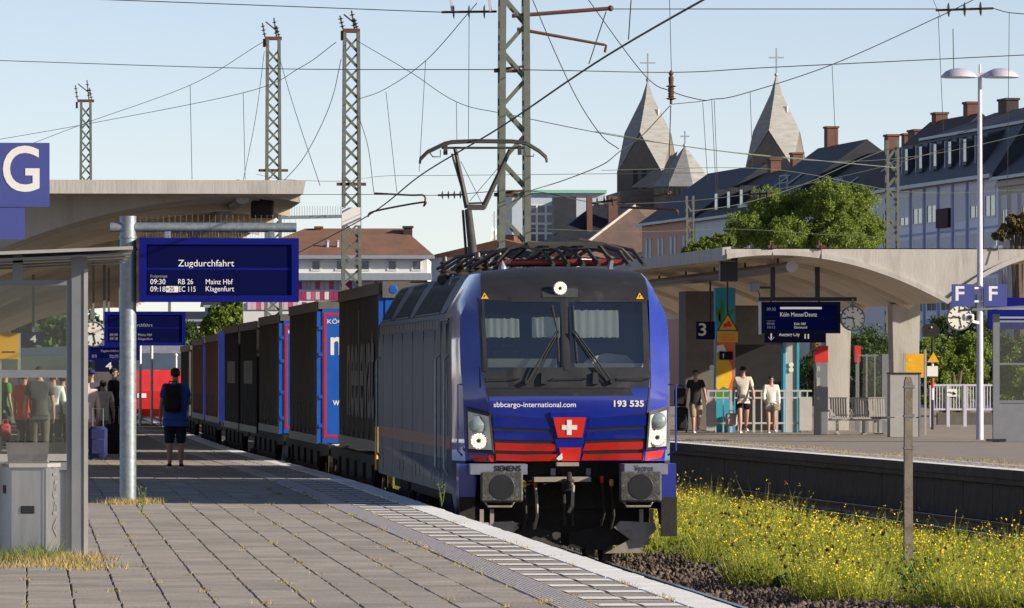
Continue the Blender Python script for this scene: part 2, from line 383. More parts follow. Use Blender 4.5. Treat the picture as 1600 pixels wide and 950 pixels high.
while y < 190:                                               # painted white bars of the hatching
    b_ = random.uniform(-.02, .02)
    if first is None:
        b = MB(); n = 6
        b.add([(-.31 - .30, 0, 0), (-.33, 0, 0), (-.33, .5, 0), (-.31 - .30, .52, 0)], [(0, 1, 2, 3)]); b.add([(-.645, .01, 0), (-.94, 0, 0), (-.94, .5, 0), (-.645, .5, 0)], [(0, 1, 2, 3)])
        first = o = b.build('hatch_bar', M['whitepaint'], plat, world=False)
    else: o = first.copy(); COL.objects.link(o)
    o.location = (edge(y + .25) + b_ * .3, y - 60 + b_, PZ + .0055); y += 1.45
# far part of the platform: plain asphalt behind the slabs
b = MB(); ribbon(b, lambda y: -14, lambda y: edge(y) - 1.27, PZ - .004, list(range(200, 300, 5))); b.build('far_paving', M['asphalt'], plat)
# dry grass growing in joints, tufts
def tufts(name, spots, m, parent=None, h=(.04, .12), n=40, spread=.15, w_=.006):
    V = []; 
    for (x, y, z, k, sp, hh) in spots:
        p = np.column_stack([x + rng.normal(0, sp, k), y + rng.normal(0, sp * 2.0, k), np.full(k, z)])
        hgt = rng.uniform(h[0], h[1], k) * hh; a = rng.uniform(0, 6.28, k); lean = rng.normal(0, .45, (k, 2)) * hgt[:, None]
        d_ = np.column_stack([np.cos(a), np.sin(a) * .4, np.zeros(k)]) * w_
        V.append(np.stack([p - d_, p + d_, p + np.column_stack([lean, hgt])], 1))
    V = np.concatenate(V); f = np.arange(len(V) * 3).reshape(-1, 3)
    o = arrays(name, V.reshape(-1, 3), f, m, parent); return stuff(o)
M['drygrass'] = mat('dry_grass', (.36, .27, .10), .9, var=.3, scale=6, island=.4)
M['grass'] = mat('grass', (.13, .17, .03), .85, var=.3, scale=5, island=.4)
sp = []
for _ in range(230):
    k = random.randint(0, ncol - 5); y = 46 + 60 * random.random() ** 1.5
    if random.random() < .55: x = edge(y) - O0 - k * SW
    else: x = edge(y) - random.choice([.30, .955, 1.265, 1.27])
    sp.append((x, y, PZ - .01, random.randint(6, 26), .035, .5))
o = tufts('joint_weeds', sp, M['drygrass'], None, (.03, .10)); o['label'] = 'dry grass growing in the joints of the paving'; o['category'] = 'weeds'
gx = lambda px, d: PX(px, d)
sp = [(gx(205, 85.5) + random.uniform(-.32, .32), 85.3 + random.uniform(-.4, .6), PZ, 60, .08, 1.0) for _ in range(12)]
o = tufts('pole_grass', sp, M['drygrass'], None, (.03, .10)); o['label'] = 'dry grass around the foot of the sign pole'; o['category'] = 'grass'
sp = [(gx(random.uniform(-5, 95), 60.6), 60.3 + random.uniform(-1.0, .8), PZ, 90, .10, random.uniform(.4, 1.3)) for _ in range(20)]
o = tufts('bin_grass', sp, M['grass'], None, (.04, .17)); o['label'] = 'green grass growing around the foot of the litter bin'; o['category'] = 'grass'
sp = [(gx(random.uniform(10, 170), 59.5), 58.6 + random.uniform(-1.5, 2.0), PZ, 70, .13, random.uniform(.2, 1.0)) for _ in range(24)]
o = tufts('bin_dry_grass', sp, M['drygrass'], None, (.03, .13)); o['label'] = 'dry yellow grass on the paving before the litter bin'; o['category'] = 'grass'
for i, (px, py, lab) in enumerate(((222, 797, 'small flowering weed right of the sign pole foot'), (690, 792, 'lone weed growing on the white edge beside the locomotive'))):
    d = F * 1.7 / (py - 580); c = P(px, py, d); w_ = thing('weed_plant', lab, 'plant', (c.x, d, PZ))
    b = MB()
    for k in range(5):
        a = random.uniform(0, 6.28); p1 = Vector((.05 * math.cos(a), .05 * math.sin(a), random.uniform(.16, .3))); b.tube([(0, 0, 0), p1 * .5 + Vector((.01, 0, 0)), p1], .004, 4)
    b.build('stem', M['grass'], w_, world=False)
    b = MB()
    for k in range(60):
        a = random.uniform(0, 6.28); z = random.uniform(.04, .3); q = Vector((.06 * math.cos(a) * z / .3, .06 * math.sin(a) * z / .3, z)); n_ = Vector((random.uniform(-1, 1), random.uniform(-1, 1), random.uniform(-.3, 1))) * .022
        t_ = n_.orthogonal().normalized() * .007; b.add([q, q + n_ * .5 + t_, q + n_, q + n_ * .5 - t_], [(0, 1, 2, 3)])
    b.build('leaves', M['grass'], w_, world=False)

# ================================================================ far platform
fp = thing('platform', 'platform with dark retaining wall on the far side of the weeds', 'platform', (18, 130, 0)); fp['kind'] = 'structure'; del fp['category']
FY = list(range(80, 330, 5))
b = MB()
for y0, y1 in zip(FY[:-1], FY[1:]):
    b.add([(fedge(y0) + .02, y0, PZ - .02), (42, y0, PZ - .02), (42, y1, PZ - .02), (fedge(y1) + .02, y1, PZ - .02), (fedge(y0) + .14, y0, -.22), (fedge(y1) + .14, y1, -.22), (fedge(y0) + .14, y0, PZ - .02), (fedge(y1) + .14, y1, PZ - .02)], [(0, 1, 2, 3), (6, 4, 5, 7)])
b.build('platform_bed', M['asphalt'], fp)
b = MB(); profile_sweep(b, fedge, [(-.02, PZ - .16), (.35, PZ - .16), (.35, PZ), (-.02, PZ)], FY); b.build('coping', M['darkconc'], fp)
b = MB(); ribbon(b, lambda y: fedge(y) - .018, lambda y: fedge(y) + .345, PZ + .004, FY); b.build('white_edge', M['whitepaint'], fp)
b = MB(); profile_sweep(b, lambda y: fedge(y), [(.0, PZ - .26), (.12, PZ - .26), (.12, PZ - .165), (.0, PZ - .165)], FY); b.build('coping_ledge', M['darkconc'], fp)
wp = None; y = 95.0
while y < 200:
    if wp is None: b = MB(); b.box((.10, 0, PZ - .26 - .33), (.1, .985, .64)); wp = o = b.build('wall_panel', M['darkconc'], fp, world=False)
    else: o = wp.copy(); COL.objects.link(o)
    o.location = (fedge(y) - 18 + random.uniform(-.008, .008), y - 130, 0); o.rotation_euler = (0, 0, math.atan(.034)); y += 1.0
b = MB(); hb = None; y = 96.0
while y < 200:
    if hb is None:
        b.add([(.38, 0, 0), (1.05, .02, 0), (1.05, .5, 0), (.38, .5, 0)], [(0, 1, 2, 3)]); hb = o = b.build('hatch_bar', M['whitepaint'], fp, world=False)
    else: o = hb.copy(); COL.objects.link(o)
    o.location = (fedge(y + .25) - 18, y - 130, PZ - .014); y += 1.45
b = MB(); ribbon(b, lambda y: fedge(y) + 1.1, lambda y: fedge(y) + 1.42, PZ - .013, FY); b.build('tactile_strip', M['tactile'], fp)
sp = [(fedge(y_) + random.choice([.36, 1.08, 1.44, 1.9]) + random.uniform(-.05, .15), y_, PZ - .02, 26, .15, .7) for y_ in (100 + 65 * random.random() for _ in range(110))]
o = tufts('edge_weeds', sp, M['drygrass'], None, (.03, .10)); o['label'] = 'dry weeds along the edge of the far platform'; o['category'] = 'weeds'

# ================================================================ ballast stones
n = 15000
sy = 60 + 45 * rng.random(n) ** 1.3; sx = 7.15 + 3.0 * rng.random(n)
sy = np.concatenate([sy, 95 + 60 * rng.random(3000)]); sx = np.concatenate([sx, 13.0 + 1.0 * rng.random(3000) - .02 * (sy[-3000:] - 100)])
n = len(sx); keep = (np.abs(sx - (TRK + .7525)) > .16); sx, sy = sx[keep], sy[keep]; n = len(sx)
base = np.array([(1, 0, 0), (-1, 0, 0), (0, 1, 0), (0, -1, 0), (0, 0, 1), (0, 0, -1)], float)
r_ = rng.uniform(.025, .055, n)
V = base[None] * (r_[:, None, None] * rng.uniform(.55, 1.2, (n, 6, 1))) + rng.normal(0, .012, (n, 6, 3))
an = rng.uniform(0, 6.28, n); ca, sa = np.cos(an), np.sin(an); V = np.stack([V[:, :, 0] * ca[:, None] - V[:, :, 1] * sa[:, None], V[:, :, 0] * sa[:, None] + V[:, :, 1] * ca[:, None], V[:, :, 2]], 2)
mound = np.clip((sx - 8.0) * .12, 0, .12)
V += np.stack([sx, sy, -.20 + mound + rng.uniform(0, .06, n)], 1)[:, None, :]
ft = np.array([(0, 2, 4), (2, 1, 4), (1, 3, 4), (3, 0, 4), (2, 0, 5), (1, 2, 5), (3, 1, 5), (0, 3, 5)])
Fc = (ft[None] + (np.arange(n) * 6)[:, None, None]).reshape(-1, 3)
o = stuff(arrays('ballast_stones', V.reshape(-1, 3), Fc, M['stone'])); o['label'] = 'brown ballast stones beside the rail'; o['category'] = 'gravel'

# ================================================================ flowering weeds between the tracks
def in_field(x, y):
    l = 8.85 + .45 * np.sin(y * .31) + .25 * np.sin(y * .9 + 1) - .012 * (y - 80) + .9 * np.clip((80 - y) / 12, 0, 1); r = fedge(1.0 * y) - 4.3 + .35 * np.sin(y * .7) + .3 * np.sin(y * 1.9)
    return (x > l) & (x < r)
fx = rng.uniform(7.6, 14.6, 26000); fy = 64 + 92 * rng.random(26000) ** 1.25
k = in_field(fx, fy); fx, fy = fx[k], fy[k]
den = np.sin(fx * 1.7 + fy * .23) * .5 + np.sin(fx * 3.1 - fy * .6) * .3 + rng.normal(0, .35, len(fx)); k = (den > -.62) & ~((fx < 10.2) & (np.sin(fx * 5.3 + fy * 1.3) + np.sin(fy * .8) < -.9)); fx, fy, den = fx[k], fy[k], den[k]
M['weed'] = mat('weed_green', (.34, .365, .045), .8, var=.35, scale=.8, island=.4, sub=((.15, .22, .035), .7, .56, .6), trans=.4)
M['weeddark'] = mat('weed_leaf', (.055, .11, .02), .8, var=.3, scale=.8, island=.4)
M['flower'] = mat('flower_yellow', (.85, .62, .012), .7, var=.1, island=.2)
M['seedhead'] = mat('seed_head', (.10, .05, .03), .9, var=.2, island=.3)
nb = 13; n = len(fx)
hgt = (.38 + .13 * np.sin(fx * 1.9 + fy * .37) + .12 * np.sin(fx * 4.1 - fy * .9) + .10 * den) * rng.uniform(.6, 1.15, n); hgt = np.where(rng.random(n) < .035, hgt * 1.7, hgt) * np.clip((fedge(fy) - 3.2 - fx) / 2.2, .45, 1); hgt = np.clip(hgt, .12, .85); PXW = P(1419, 890, 84.0).x; hgt = np.where((np.abs(fx - PXW * fy / 84) < .3) & (fy < 84.6) & (fy > 70), hgt * .35, hgt)
bx_ = np.repeat(fx, nb) + rng.normal(0, .07, n * nb); by_ = np.repeat(fy, nb) + rng.normal(0, .09, n * nb); bh = np.repeat(hgt, nb) * rng.uniform(.45, 1.05, n * nb)
lean = rng.normal(0, .36, (n * nb, 2)) * bh[:, None]; wd = rng.uniform(.005, .012, n * nb); a = rng.uniform(0, 6.28, n * nb)
p0 = np.column_stack([bx_, by_, np.full(n * nb, -.18)]); dv = np.column_stack([np.cos(a), np.sin(a), np.zeros(n * nb)]) * wd[:, None]
tip = p0 + np.column_stack([lean, bh + .10])
V = np.stack([p0 - dv, p0 + dv, tip], 1)
o = stuff(arrays('weed_stems', V.reshape(-1, 3), np.arange(len(V) * 3).reshape(-1, 3), M['weed'])); o['label'] = 'tall green weed stems growing between the two tracks'; o['category'] = 'weeds'
# small leaves along the stems
nl = n * 22; i = rng.integers(0, len(tip), nl); t = rng.uniform(.25, .95, nl)[:, None]; c = p0[i] * (1 - t) + tip[i] * t
u = rng.normal(0, 1, (nl, 3)); u /= np.linalg.norm(u, axis=1)[:, None]; v_ = np.cross(u, rng.normal(0, 1, (nl, 3))); v_ /= np.linalg.norm(v_, axis=1)[:, None]
V = np.stack([c, c + u * .022 + v_ * .009, c + u * .055, c + u * .022 - v_ * .009], 1)
o = stuff(arrays('weed_leaves', V.reshape(-1, 3), np.arange(nl * 4).reshape(-1, 4), M['weed'])); o['label'] = 'narrow green leaves of the weeds between the tracks'; o['category'] = 'weeds'
def cards(name, c, s_, m, lab, cat, up=True):
    n = len(c); u = rng.normal(0, 1, (n, 3)); u[:, 2] *= .5; u /= np.linalg.norm(u, axis=1)[:, None]
    v_ = np.cross(u, rng.normal(0, 1, (n, 3))); v_ /= np.linalg.norm(v_, axis=1)[:, None]; s_ = s_[:, None]
    V = np.stack([c - u * s_, c + v_ * s_, c + u * s_, c - v_ * s_], 1)
    o = stuff(arrays(name, V.reshape(-1, 3), np.arange(n * 4).reshape(-1, 4), m)); o['label'] = lab; o['category'] = cat; return o
fl = rng.random(len(tip)) < (np.clip(.14 + .13 * np.sin(bx_ * 1.3 + by_ * .21) + .12 * np.sin(bx_ * 3.3 - by_ * .8), .015, .4)); tall = bh > .25; idx = np.where(fl & tall)[0]
c = np.repeat(tip[idx], 3, axis=0) + rng.normal(0, .014, (len(idx) * 3, 3))
cards('yellow_flowers', c, rng.uniform(.006, .0125, len(c)), M['flower'], 'small yellow flowers on the weeds between the tracks', 'flowers')
idx = rng.choice(np.where(tall)[0], 700, replace=False); cards('seed_heads', np.repeat(tip[idx] + [0, 0, .03], 3, axis=0), np.full(2100, .03), M['seedhead'], 'brown seed heads standing above the yellow flowers', 'weeds')
# dead brown stalks and broad dark leaves mixed into the weeds
idx = rng.choice(len(p0), 2600, replace=False); q0 = p0[idx]; hh_ = bh[idx] * rng.uniform(.9, 1.35, 2600) + .1; ln_ = rng.normal(0, .12, (2600, 2)); aa = rng.uniform(0, 6.28, 2600)
dv_ = np.column_stack([np.cos(aa), np.sin(aa), np.zeros(2600)]) * .006; V = np.stack([q0 - dv_, q0 + dv_, q0 + np.column_stack([ln_, hh_])], 1)
o = stuff(arrays('dead_stalks', V.reshape(-1, 3), np.arange(7800).reshape(-1, 3), M['drygrass'])); o['label'] = 'dead brown stalks among the flowering weeds'; o['category'] = 'weeds'
C = []
for _ in range(130):
    i = rng.integers(0, len(p0)); C.append(p0[i] + rng.normal(0, 1, (170, 3)) * [.22, .38, .09] + [0, 0, .2])
cards('broad_leaves', np.concatenate(C), rng.uniform(.012, .03, 130 * 170), M['weeddark'], 'darker broad leaved plants among the flowering weeds', 'weeds')
# low dark green bush at the near margin
for px, py, rr in ((1205, 905, .42), (1490, 940, .5), (1240, 925, .25)):
    d = F * 2.6 / (py - 580); c0 = P(px, py, d); n = 2600
    u = rng.normal(0, 1, (n, 3)); u /= np.linalg.norm(u, axis=1)[:, None]; c = np.array(c0) + u * rr * (rng.random((n, 1)) ** .4) * [1, 1.6, .55] + [0, 0, .1]
    o = cards('low_shrub', c, rng.uniform(.012, .024, n), M['weeddark'], {1205: 'low dark green shrub on the ballast margin below the post', 1490: 'low green shrub at the bottom edge right of the post', 1240: 'small green tuft next to the low dark shrub'}[px], 'shrub'); del o['kind']

# concrete post standing in the weeds
c = P(1419, 890, 84.0); t = thing('marker_post', 'slim weathered concrete post standing in the yellow weeds', 'post', (c.x, 84, -.2))
M['postc'] = mat('post_concrete', (.20, .165, .13), .9, var=.3, scale=6, bump=.3, sub=((.10, .075, .055), 5, .52, .7))
b = MB(); b.prism([(-.055, 0), (.055, 0), (.05, 2.56), (.03, 2.63), (-.03, 2.63), (-.05, 2.56)], -.055, .055); b.build('shaft', M['postc'], t, world=False)
for z in (2.50, 2.13, 1.72):
    b = MB(); b.box((0, 0, z), (.122, .122, .022)); b.box((.07, 0, z), (.02, .03, .05)); b.build('strap', M['greyframe'], t, world=False)

# ================================================================ canopies
M['soffit'] = mat('soffit', (.62, .55, .45), .9, var=.12, scale=.6, bump=.15, bscale=8, sub=((.45, .38, .29), .8, .57, .5))
def canopy(name, lab, x0, xv, y0, y1, zt, drop, th, right=True, skew=0.0, group=None, recess=0.0, crest=.2, wr=1.0):
    """butterfly shell: the eaves at x0 and 2*xv-x0, a valley over the columns at xv"""
    t = thing(name, lab, 'canopy', (xv, y0, PZ), group=group); W = xv - x0; N = 20; xr = xv + W * wr
    def low(u): # 0 at the eaves, 1 at the valley
        return zt - th - drop * (max(0, (u - crest) / (1 - crest)) ** 2.0) + (-.10 * ((crest - u) / crest) ** 2 if u < crest else 0)
    ush = [i / N for i in range(N + 1)]
    xs = [x0 + W * u for u in ush] + [xv + W * wr * (1 - u) for u in reversed(ush[:-1])]; zs = [low(u) for u in ush] + [low(u) for u in reversed(ush[:-1])]
    K = len(xs); ys = [y0 + recess] + [y0 + (y1 - y0) * i / 24 for i in range(1, 25)]
    b = MB(); sx = lambda x, y: x - skew * (y - y0)
    b.add([(sx(xs[j], y), y, zs[j]) for y in ys for j in range(K)], [(i * K + j, i * K + j + 1, (i + 1) * K + j + 1, (i + 1) * K + j) for i in range(len(ys) - 1) for j in range(K - 1)])
    o = b.build('shell', M['soffit'], t, smooth_=True)
    b = MB()                                                   # end wall between shell and roof deck
    pts = [(x, z) for x, z in zip(xs, zs)]
    for j in range(K - 1):
        q = [(pts[j][0], pts[j][1]), (pts[j + 1][0], pts[j + 1][1]), (pts[j + 1][0], zt - .002), (pts[j][0], zt - .002)]; b.prism(q, y0 + recess - .02, y0 + recess + .16)
    b.build('end_wall', M['concrete'], t)
    b = MB()                                                   # roof deck with upturned rim
    for a, c in ((y0, y1),):
        v = [(sx(x, y), y, z) for y in (a, c) for x, z in ((x0 - .02, zt - th), (x0 - .02, zt + .02), (xr + .02, zt + .02), (xr + .02, zt - th))]
        b.add([v[0], v[1], v[2], v[3], v[4], v[5], v[6], v[7]], [(0, 1, 5, 4), (1, 2, 6, 5), (2, 3, 7, 6)])
    b.build('roof_deck', M['concrete'], t)
    k = 0; y = y0 + 6.0
    while y < y1 - 2:                                          # arched ribs under the shell
        for j in range(0, K - 1):
            pass
        b = MB(); q = [(sx(xs[j], y), zs[j]) for j in range(K)]
        b.add([(x, y + dy, z - dz) for x, z in q for dy, dz in ((-.14, .0), (-.14, .13), (.14, .13), (.14, .0))], [(4 * j + a, 4 * j + (a + 1) % 4, 4 * j + 4 + (a + 1) % 4, 4 * j + 4 + a) for j in range(K - 1) for a in range(4)]); b.build('shell_rib', M['soffit'], t); y += 7.5
    return t, low
lc, _ = canopy('platform_canopy', 'concrete canopy with thin flat rim over the near platform', 4.42, -1.8, 107, 290, 5.55, 1.5, .2, recess=1.6, crest=.12, group='concrete platform canopies')
b = MB(); b.prism([(-8.02, 5.35), (4.40, 5.35), (4.44, 5.57), (-8.02, 5.57)], 106.95, 107.2); b.build('rim', M['concrete'], lc)
b = MB(); b.add([(-8, 107.2, 5.352), (4.40, 107.2, 5.352), (4.40, 108.7, 5.352), (-8, 108.7, 5.352)], [(0, 1, 2, 3)]); b.build('rim_soffit', M['soffit'], lc)
# bare arch of the shell stands in front of the recessed end wall
fc, flow = canopy('platform_canopy', 'concrete butterfly canopy over the far platform', PX(1135, 170), PX(1480, 170), 170, 250, 5.64, 1.25, .12, skew=.034, crest=.22, wr=.64, group='concrete platform canopies')  # right wing, out of view, shortened so sun reaches the walkers
b = MB(); x0, xv = PX(1135, 170), PX(1480, 170); W = xv - x0; N = 24
for side in (0, 1):
    for i in range(N):
        u0, u1 = i / N, (i + 1) / N; g = (lambda u: x0 + W * u) if side == 0 else (lambda u: xv + W * .64 * (1 - u))
        q = [(g(u0), flow(u0) - .04), (g(u1), flow(u1) - .04), (g(u1), flow(u1) + .09), (g(u0), flow(u0) + .09)]; b.prism(q, 169.86, 170.02)
b.build('arch_rim', M['concrete'], fc)
b = MB(); b.add([(x0 + dx - s_ * .034 * 80, 170 + s_ * 80, z) for s_ in (0, 1) for dx, z in ((-.10, 5.36), (-.10, 5.68), (.12, 5.70), (.12, 5.36))], [(0, 1, 5, 4), (1, 2, 6, 5), (3, 0, 4, 7), (0, 3, 2, 1)]); b.build('eave_beam', M['concrete'], fc)
for k, px in enumerate((1207, 1283, 1560)):                    # small anchors on the roof edge with dangling straps
    c = P(px, 380, 169.9); b = MB(); b.box((c.x, 170.0, 5.70), (.22, .2, .08)); b.bar((c.x, 169.9, 5.74), (c.x, 169.84, 5.36), .02); b.cyl((c.x - .05, 170, 5.7), (c.x - .05, 170, 5.86), .025); b.build('roof_anchor', M['rust'] if k != 2 else M['galv'], fc)
for k, d in enumerate((178, 193, 208, 223)):                   # tapering columns under the valley
    x = 23.5; b = MB(); b.prism([(x - .30, PZ - .02), (x + .30, PZ - .02), (x + .38, 4.3), (x - .38, 4.3)], d - .5, d + .5)
    b.build('column', M['concrete'], fc)
for k, d in enumerate((114, 130, 146, 162, 180)):
    b = MB(); b.prism([(-2.2, PZ - .02), (-1.4, PZ - .02), (-1.3, 3.9), (-2.3, 3.9)], d - .4, d + .4); b.build('column', M['concrete'], lc)
# ================================================================ locomotive
LY = 84.0
loco = thing('locomotive', 'blue electric locomotive with black roof and red stripes heading the freight train', 'locomotive', (TRK, LY, 0))
ROWS = [ # z, centre w, (u1,w1), (u2,w2), (u3,w3)
    (1.36, .13, (1.00, .15), (1.27, .34), (1.40, 1.0)),
    (1.65, .07, (1.00, .09), (1.29, .29), (1.40, 1.0)),
    (2.00, .02, (1.01, .05), (1.30, .26), (1.40, 1.0)),
    (2.29, .00, (1.04, .03), (1.31, .27), (1.40, 1.0)),
    (2.52, .06, (1.07, .10), (1.33, .37), (1.40, 1.05)),
    (2.85, .15, (1.07, .19), (1.335, .48), (1.40, 1.1)),
    (3.20, .25, (1.07, .29), (1.32, .60), (1.385, 1.2)),
    (3.40, .31, (1.07, .36), (1.23, .66), (1.29, 1.25)),
    (3.56, .42, (1.065, .50), (1.16, .76), (1.20, 1.3)),
    (3.68, .62, (1.055, .72), (1.10, .90), (1.13, 1.4)),
    (3.755, .95, (1.03, 1.05), (1.05, 1.15), (1.07, 1.6)),
    (3.79, 1.6, (.98, 1.65), (1.00, 1.7), (1.02, 1.9)),
]
CROWN = {3.56: .02, 3.68: .04, 3.755: .055, 3.79: .06}      # extra height of the roof's centre
def rowat(z):
    for a, b_ in zip(ROWS[:-1], ROWS[1:]):
        if z <= b_[0] or b_ is ROWS[-1]:
            t = (z - a[0]) / (b_[0] - a[0]); L_ = lambda p, q: p + (q - p) * t
            return L_(a[1], b_[1]), [(L_(p[0], q[0]), L_(p[1], q[1])) for p, q in zip(a[2:], b_[2:])]
def surf(u, z, off=.006):
    """point on the cab front, off metres in front of the paint"""
    w0, cs = rowat(z); s_ = 1 if u >= 0 else -1; a = abs(u); pts = [(0, w0)] + cs
    for p, q in zip(pts[:-1], pts[1:]):
        if a <= q[0] or q is pts[-1]:
            w_ = p[1] + (q[1] - p[1]) * (a - p[0]) / (q[0] - p[0]); return Vector((TRK + u, LY + w_ - off, z))
def UZ(px, py): return ((px - 884.5) / 123.8, 2.5 + (580 - py) / 123.8)
def decal(b, poly, off=.006, n=6):
    """polygon in (u, z) laid on the cab front (quads are subdivided so that they follow the curve)"""
    if len(poly) == 4:
        g = [[None] * (n + 1) for _ in range(n + 1)]; vs_ = []
        for i in range(n + 1):
            for j in range(n + 1):
                s_, t_ = i / n, j / n
                A, B, C, D = [Vector((*p, 0)) for p in poly]; q = (A * (1 - s_) + B * s_) * (1 - t_) + (D * (1 - s_) + C * s_) * t_
                vs_.append(surf(q.x, q.y, off))
        b.add(vs_, [(i * (n + 1) + j, (i + 1) * (n + 1) + j, (i + 1) * (n + 1) + j + 1, i * (n + 1) + j + 1) for i in range(n) for j in range(n)])
    else: b.add([surf(*p, off) for p in poly], [tuple(range(len(poly)))])
def plate(b, poly, off=.03, back=-.02, n=4):
    """like decal but a solid piece standing proud"""
    A = [surf(*p, off) for p in poly]; B = [surf(*p, back) for p in poly]; k = len(poly)
    b.add(A + B, [tuple(range(k))] + [(i, (i + 1) % k, k + (i + 1) % k, k + i) for i in range(k)])

b = MB()
NS = len(ROWS)
def rowpts(r):
    z = r[0]; cr = CROWN.get(z, 0)
    pts = [(0, r[1], z + cr), (r[2][0] * .5, r[1] + (r[2][1] - r[1]) * .35, z + cr * .78), (r[2][0], r[2][1], z), (r[3][0], r[3][1], z), (r[4][0], r[4][1], z), (r[4][0], 2.6, z), (r[4][0], 18.9, z)]
    return pts
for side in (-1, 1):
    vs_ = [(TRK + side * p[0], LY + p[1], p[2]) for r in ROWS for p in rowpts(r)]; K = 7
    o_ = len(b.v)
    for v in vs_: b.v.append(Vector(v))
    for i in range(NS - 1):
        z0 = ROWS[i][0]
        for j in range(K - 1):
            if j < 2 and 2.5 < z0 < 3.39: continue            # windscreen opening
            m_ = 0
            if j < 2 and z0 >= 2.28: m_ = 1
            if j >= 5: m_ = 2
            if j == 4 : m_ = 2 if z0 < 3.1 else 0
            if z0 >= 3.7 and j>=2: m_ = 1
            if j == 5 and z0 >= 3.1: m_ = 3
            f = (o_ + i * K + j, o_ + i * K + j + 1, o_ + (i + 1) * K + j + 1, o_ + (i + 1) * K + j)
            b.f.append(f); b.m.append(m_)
    # roof strip from the last row to the crown, flank skirt below
    top = [p for p in rowpts(ROWS[-1])]
    b.cur = 3; b.add([(TRK, LY + 1.6, 3.85), (TRK, LY + 18.9, 3.85), (TRK + side * 1.02, LY + 18.9, 3.79), (TRK + side * 1.02, LY + 1.9, 3.79), (TRK + side * .98, LY + 1.65, 3.79)], [(0, 1, 2, 3, 4)])
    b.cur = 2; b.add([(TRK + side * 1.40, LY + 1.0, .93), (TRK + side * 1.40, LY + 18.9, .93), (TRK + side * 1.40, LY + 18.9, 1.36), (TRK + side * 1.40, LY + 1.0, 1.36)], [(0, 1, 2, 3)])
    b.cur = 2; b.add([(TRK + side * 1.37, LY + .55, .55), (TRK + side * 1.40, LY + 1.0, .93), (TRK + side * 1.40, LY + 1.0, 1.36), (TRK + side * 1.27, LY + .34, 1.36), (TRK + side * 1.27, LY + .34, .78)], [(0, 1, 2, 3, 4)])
b.cur = 1
b.add([(TRK - 1.4, LY + 18.9, .9), (TRK + 1.4, LY + 18.9, .9), (TRK + 1.4, LY + 18.9, 3.2), (TRK + 1.0, LY + 18.9, 3.79), (TRK - 1.0, LY + 18.9, 3.79), (TRK - 1.4, LY + 18.9, 3.2)], [(0, 1, 2, 3, 4, 5)])
b.add([(TRK - 1.27, LY + .34, 1.36), (TRK + 1.27, LY + .34, 1.36), (TRK + 1.4, LY + 1.0, 1.36), (TRK + 1.4, LY + 18.9, 1.3), (TRK - 1.4, LY + 18.9, 1.3), (TRK - 1.4, LY + 1.0, 1.36)], [(0, 1, 2, 3, 4, 5)])
body = b.build('body', [M['lblue'], M['lblack'], M['lside'], M['roofgrey']], loco)
import bmesh
bm = bmesh.new(); bm.from_mesh(body.data); bmesh.ops.remove_doubles(bm, verts=bm.verts, dist=1e-4); bmesh.ops.recalc_face_normals(bm, faces=bm.faces); bm.to_mesh(body.data); bm.free()
body.data.polygons.foreach_set('use_smooth', [True] * len(body.data.polygons)); body.data.set_sharp_from_angle(angle=R(24))

# windscreen: frame, two panes, cab interior behind
b = MB()
for q in ([UZ(747, 464), UZ(1012, 464), UZ(1012, 471), UZ(747, 471)], [UZ(747, 574), UZ(1017, 574), UZ(1017, 606), UZ(747, 606)],
          [UZ(747, 466), UZ(757, 466), UZ(760, 580), UZ(750, 580)], [UZ(1006, 466), UZ(1014, 466), UZ(1017, 580), UZ(1006, 580)], [UZ(876, 466), UZ(889, 466), UZ(891, 578), UZ(880, 578)]):
    decal(b, q, .012, 5)
b.build('windscreen_frame', M['lblack'], loco)
for q in ([UZ(754, 468), UZ(878, 468), UZ(881, 578), UZ(758, 578)], [UZ(887, 468), UZ(1009, 468), UZ(1008, 578), UZ(890, 578)]):
    b = MB(); decal(b, q, .004, 5); b.build('windscreen', M['screen'], loco)
M['cabwall'] = mat('cab_wall', (.11, .135, .135), .7, var=.15)
b = MB(); b.bx(TRK - 1.05, TRK + 1.05, LY + 2.0, LY + 2.05, 1.9, 3.6); b.bx(TRK - 1.3, TRK + 1.3, LY + .4, LY + 2.0, 1.5, 1.55)
b.bx(TRK - 1.06, TRK + 1.06, LY + .62, LY + 2.0, 3.47, 3.5)
b.build('cab_interior', M['cabwall'], loco)
b = MB(); b.bx(TRK - 1.0, TRK - .12, LY + .16, LY + .95, 2.35, 2.66); b.bx(TRK + .1, TRK + .98, LY + .16, LY + .95, 2.35, 2.60); b.prism([(TRK + .25, 2.6), (TRK + .9, 2.6), (TRK + .8, 2.7), (TRK + .55, 2.73), (TRK + .35, 2.68)], LY + .5, LY + .8)
M['desk'] = mat('desk', (.42, .40, .34), .6, var=.12); b.build('driver_desk', M['desk'], loco)
for (a, c, y0, y1) in ((757, 812, 497, 527), (832, 876, 495, 527), (899, 969, 484, 527)):
    u0, z1 = UZ(a, y0); u1, z0 = UZ(c, y1); n = 24; vs_ = []
    for i in range(n + 1):
        u = u0 + (u1 - u0) * i / n
        for z in (z0, z1): vs_.append(surf(u, z + random.uniform(-.008, .008), -.10 - .004 * math.sin(i * 1.3)))
    b = MB(); b.add(vs_, [(2 * i, 2 * i + 2, 2 * i + 3, 2 * i + 1) for i in range(n)]); b.build('sun_blind', M['blind'], loco)
b = MB(); u, z = UZ(796, 530); b.cbox((TRK + u, LY + .95, z), (.16, .1, .30), .02); b.cbox((TRK + u, LY + .95, z - .3), (.42, .16, .42), .04); b.build('driver_seat', M['black'], loco)
M['lampcover'] = mat('lamp_cover', (.05, .055, .06), .25, var=.1)
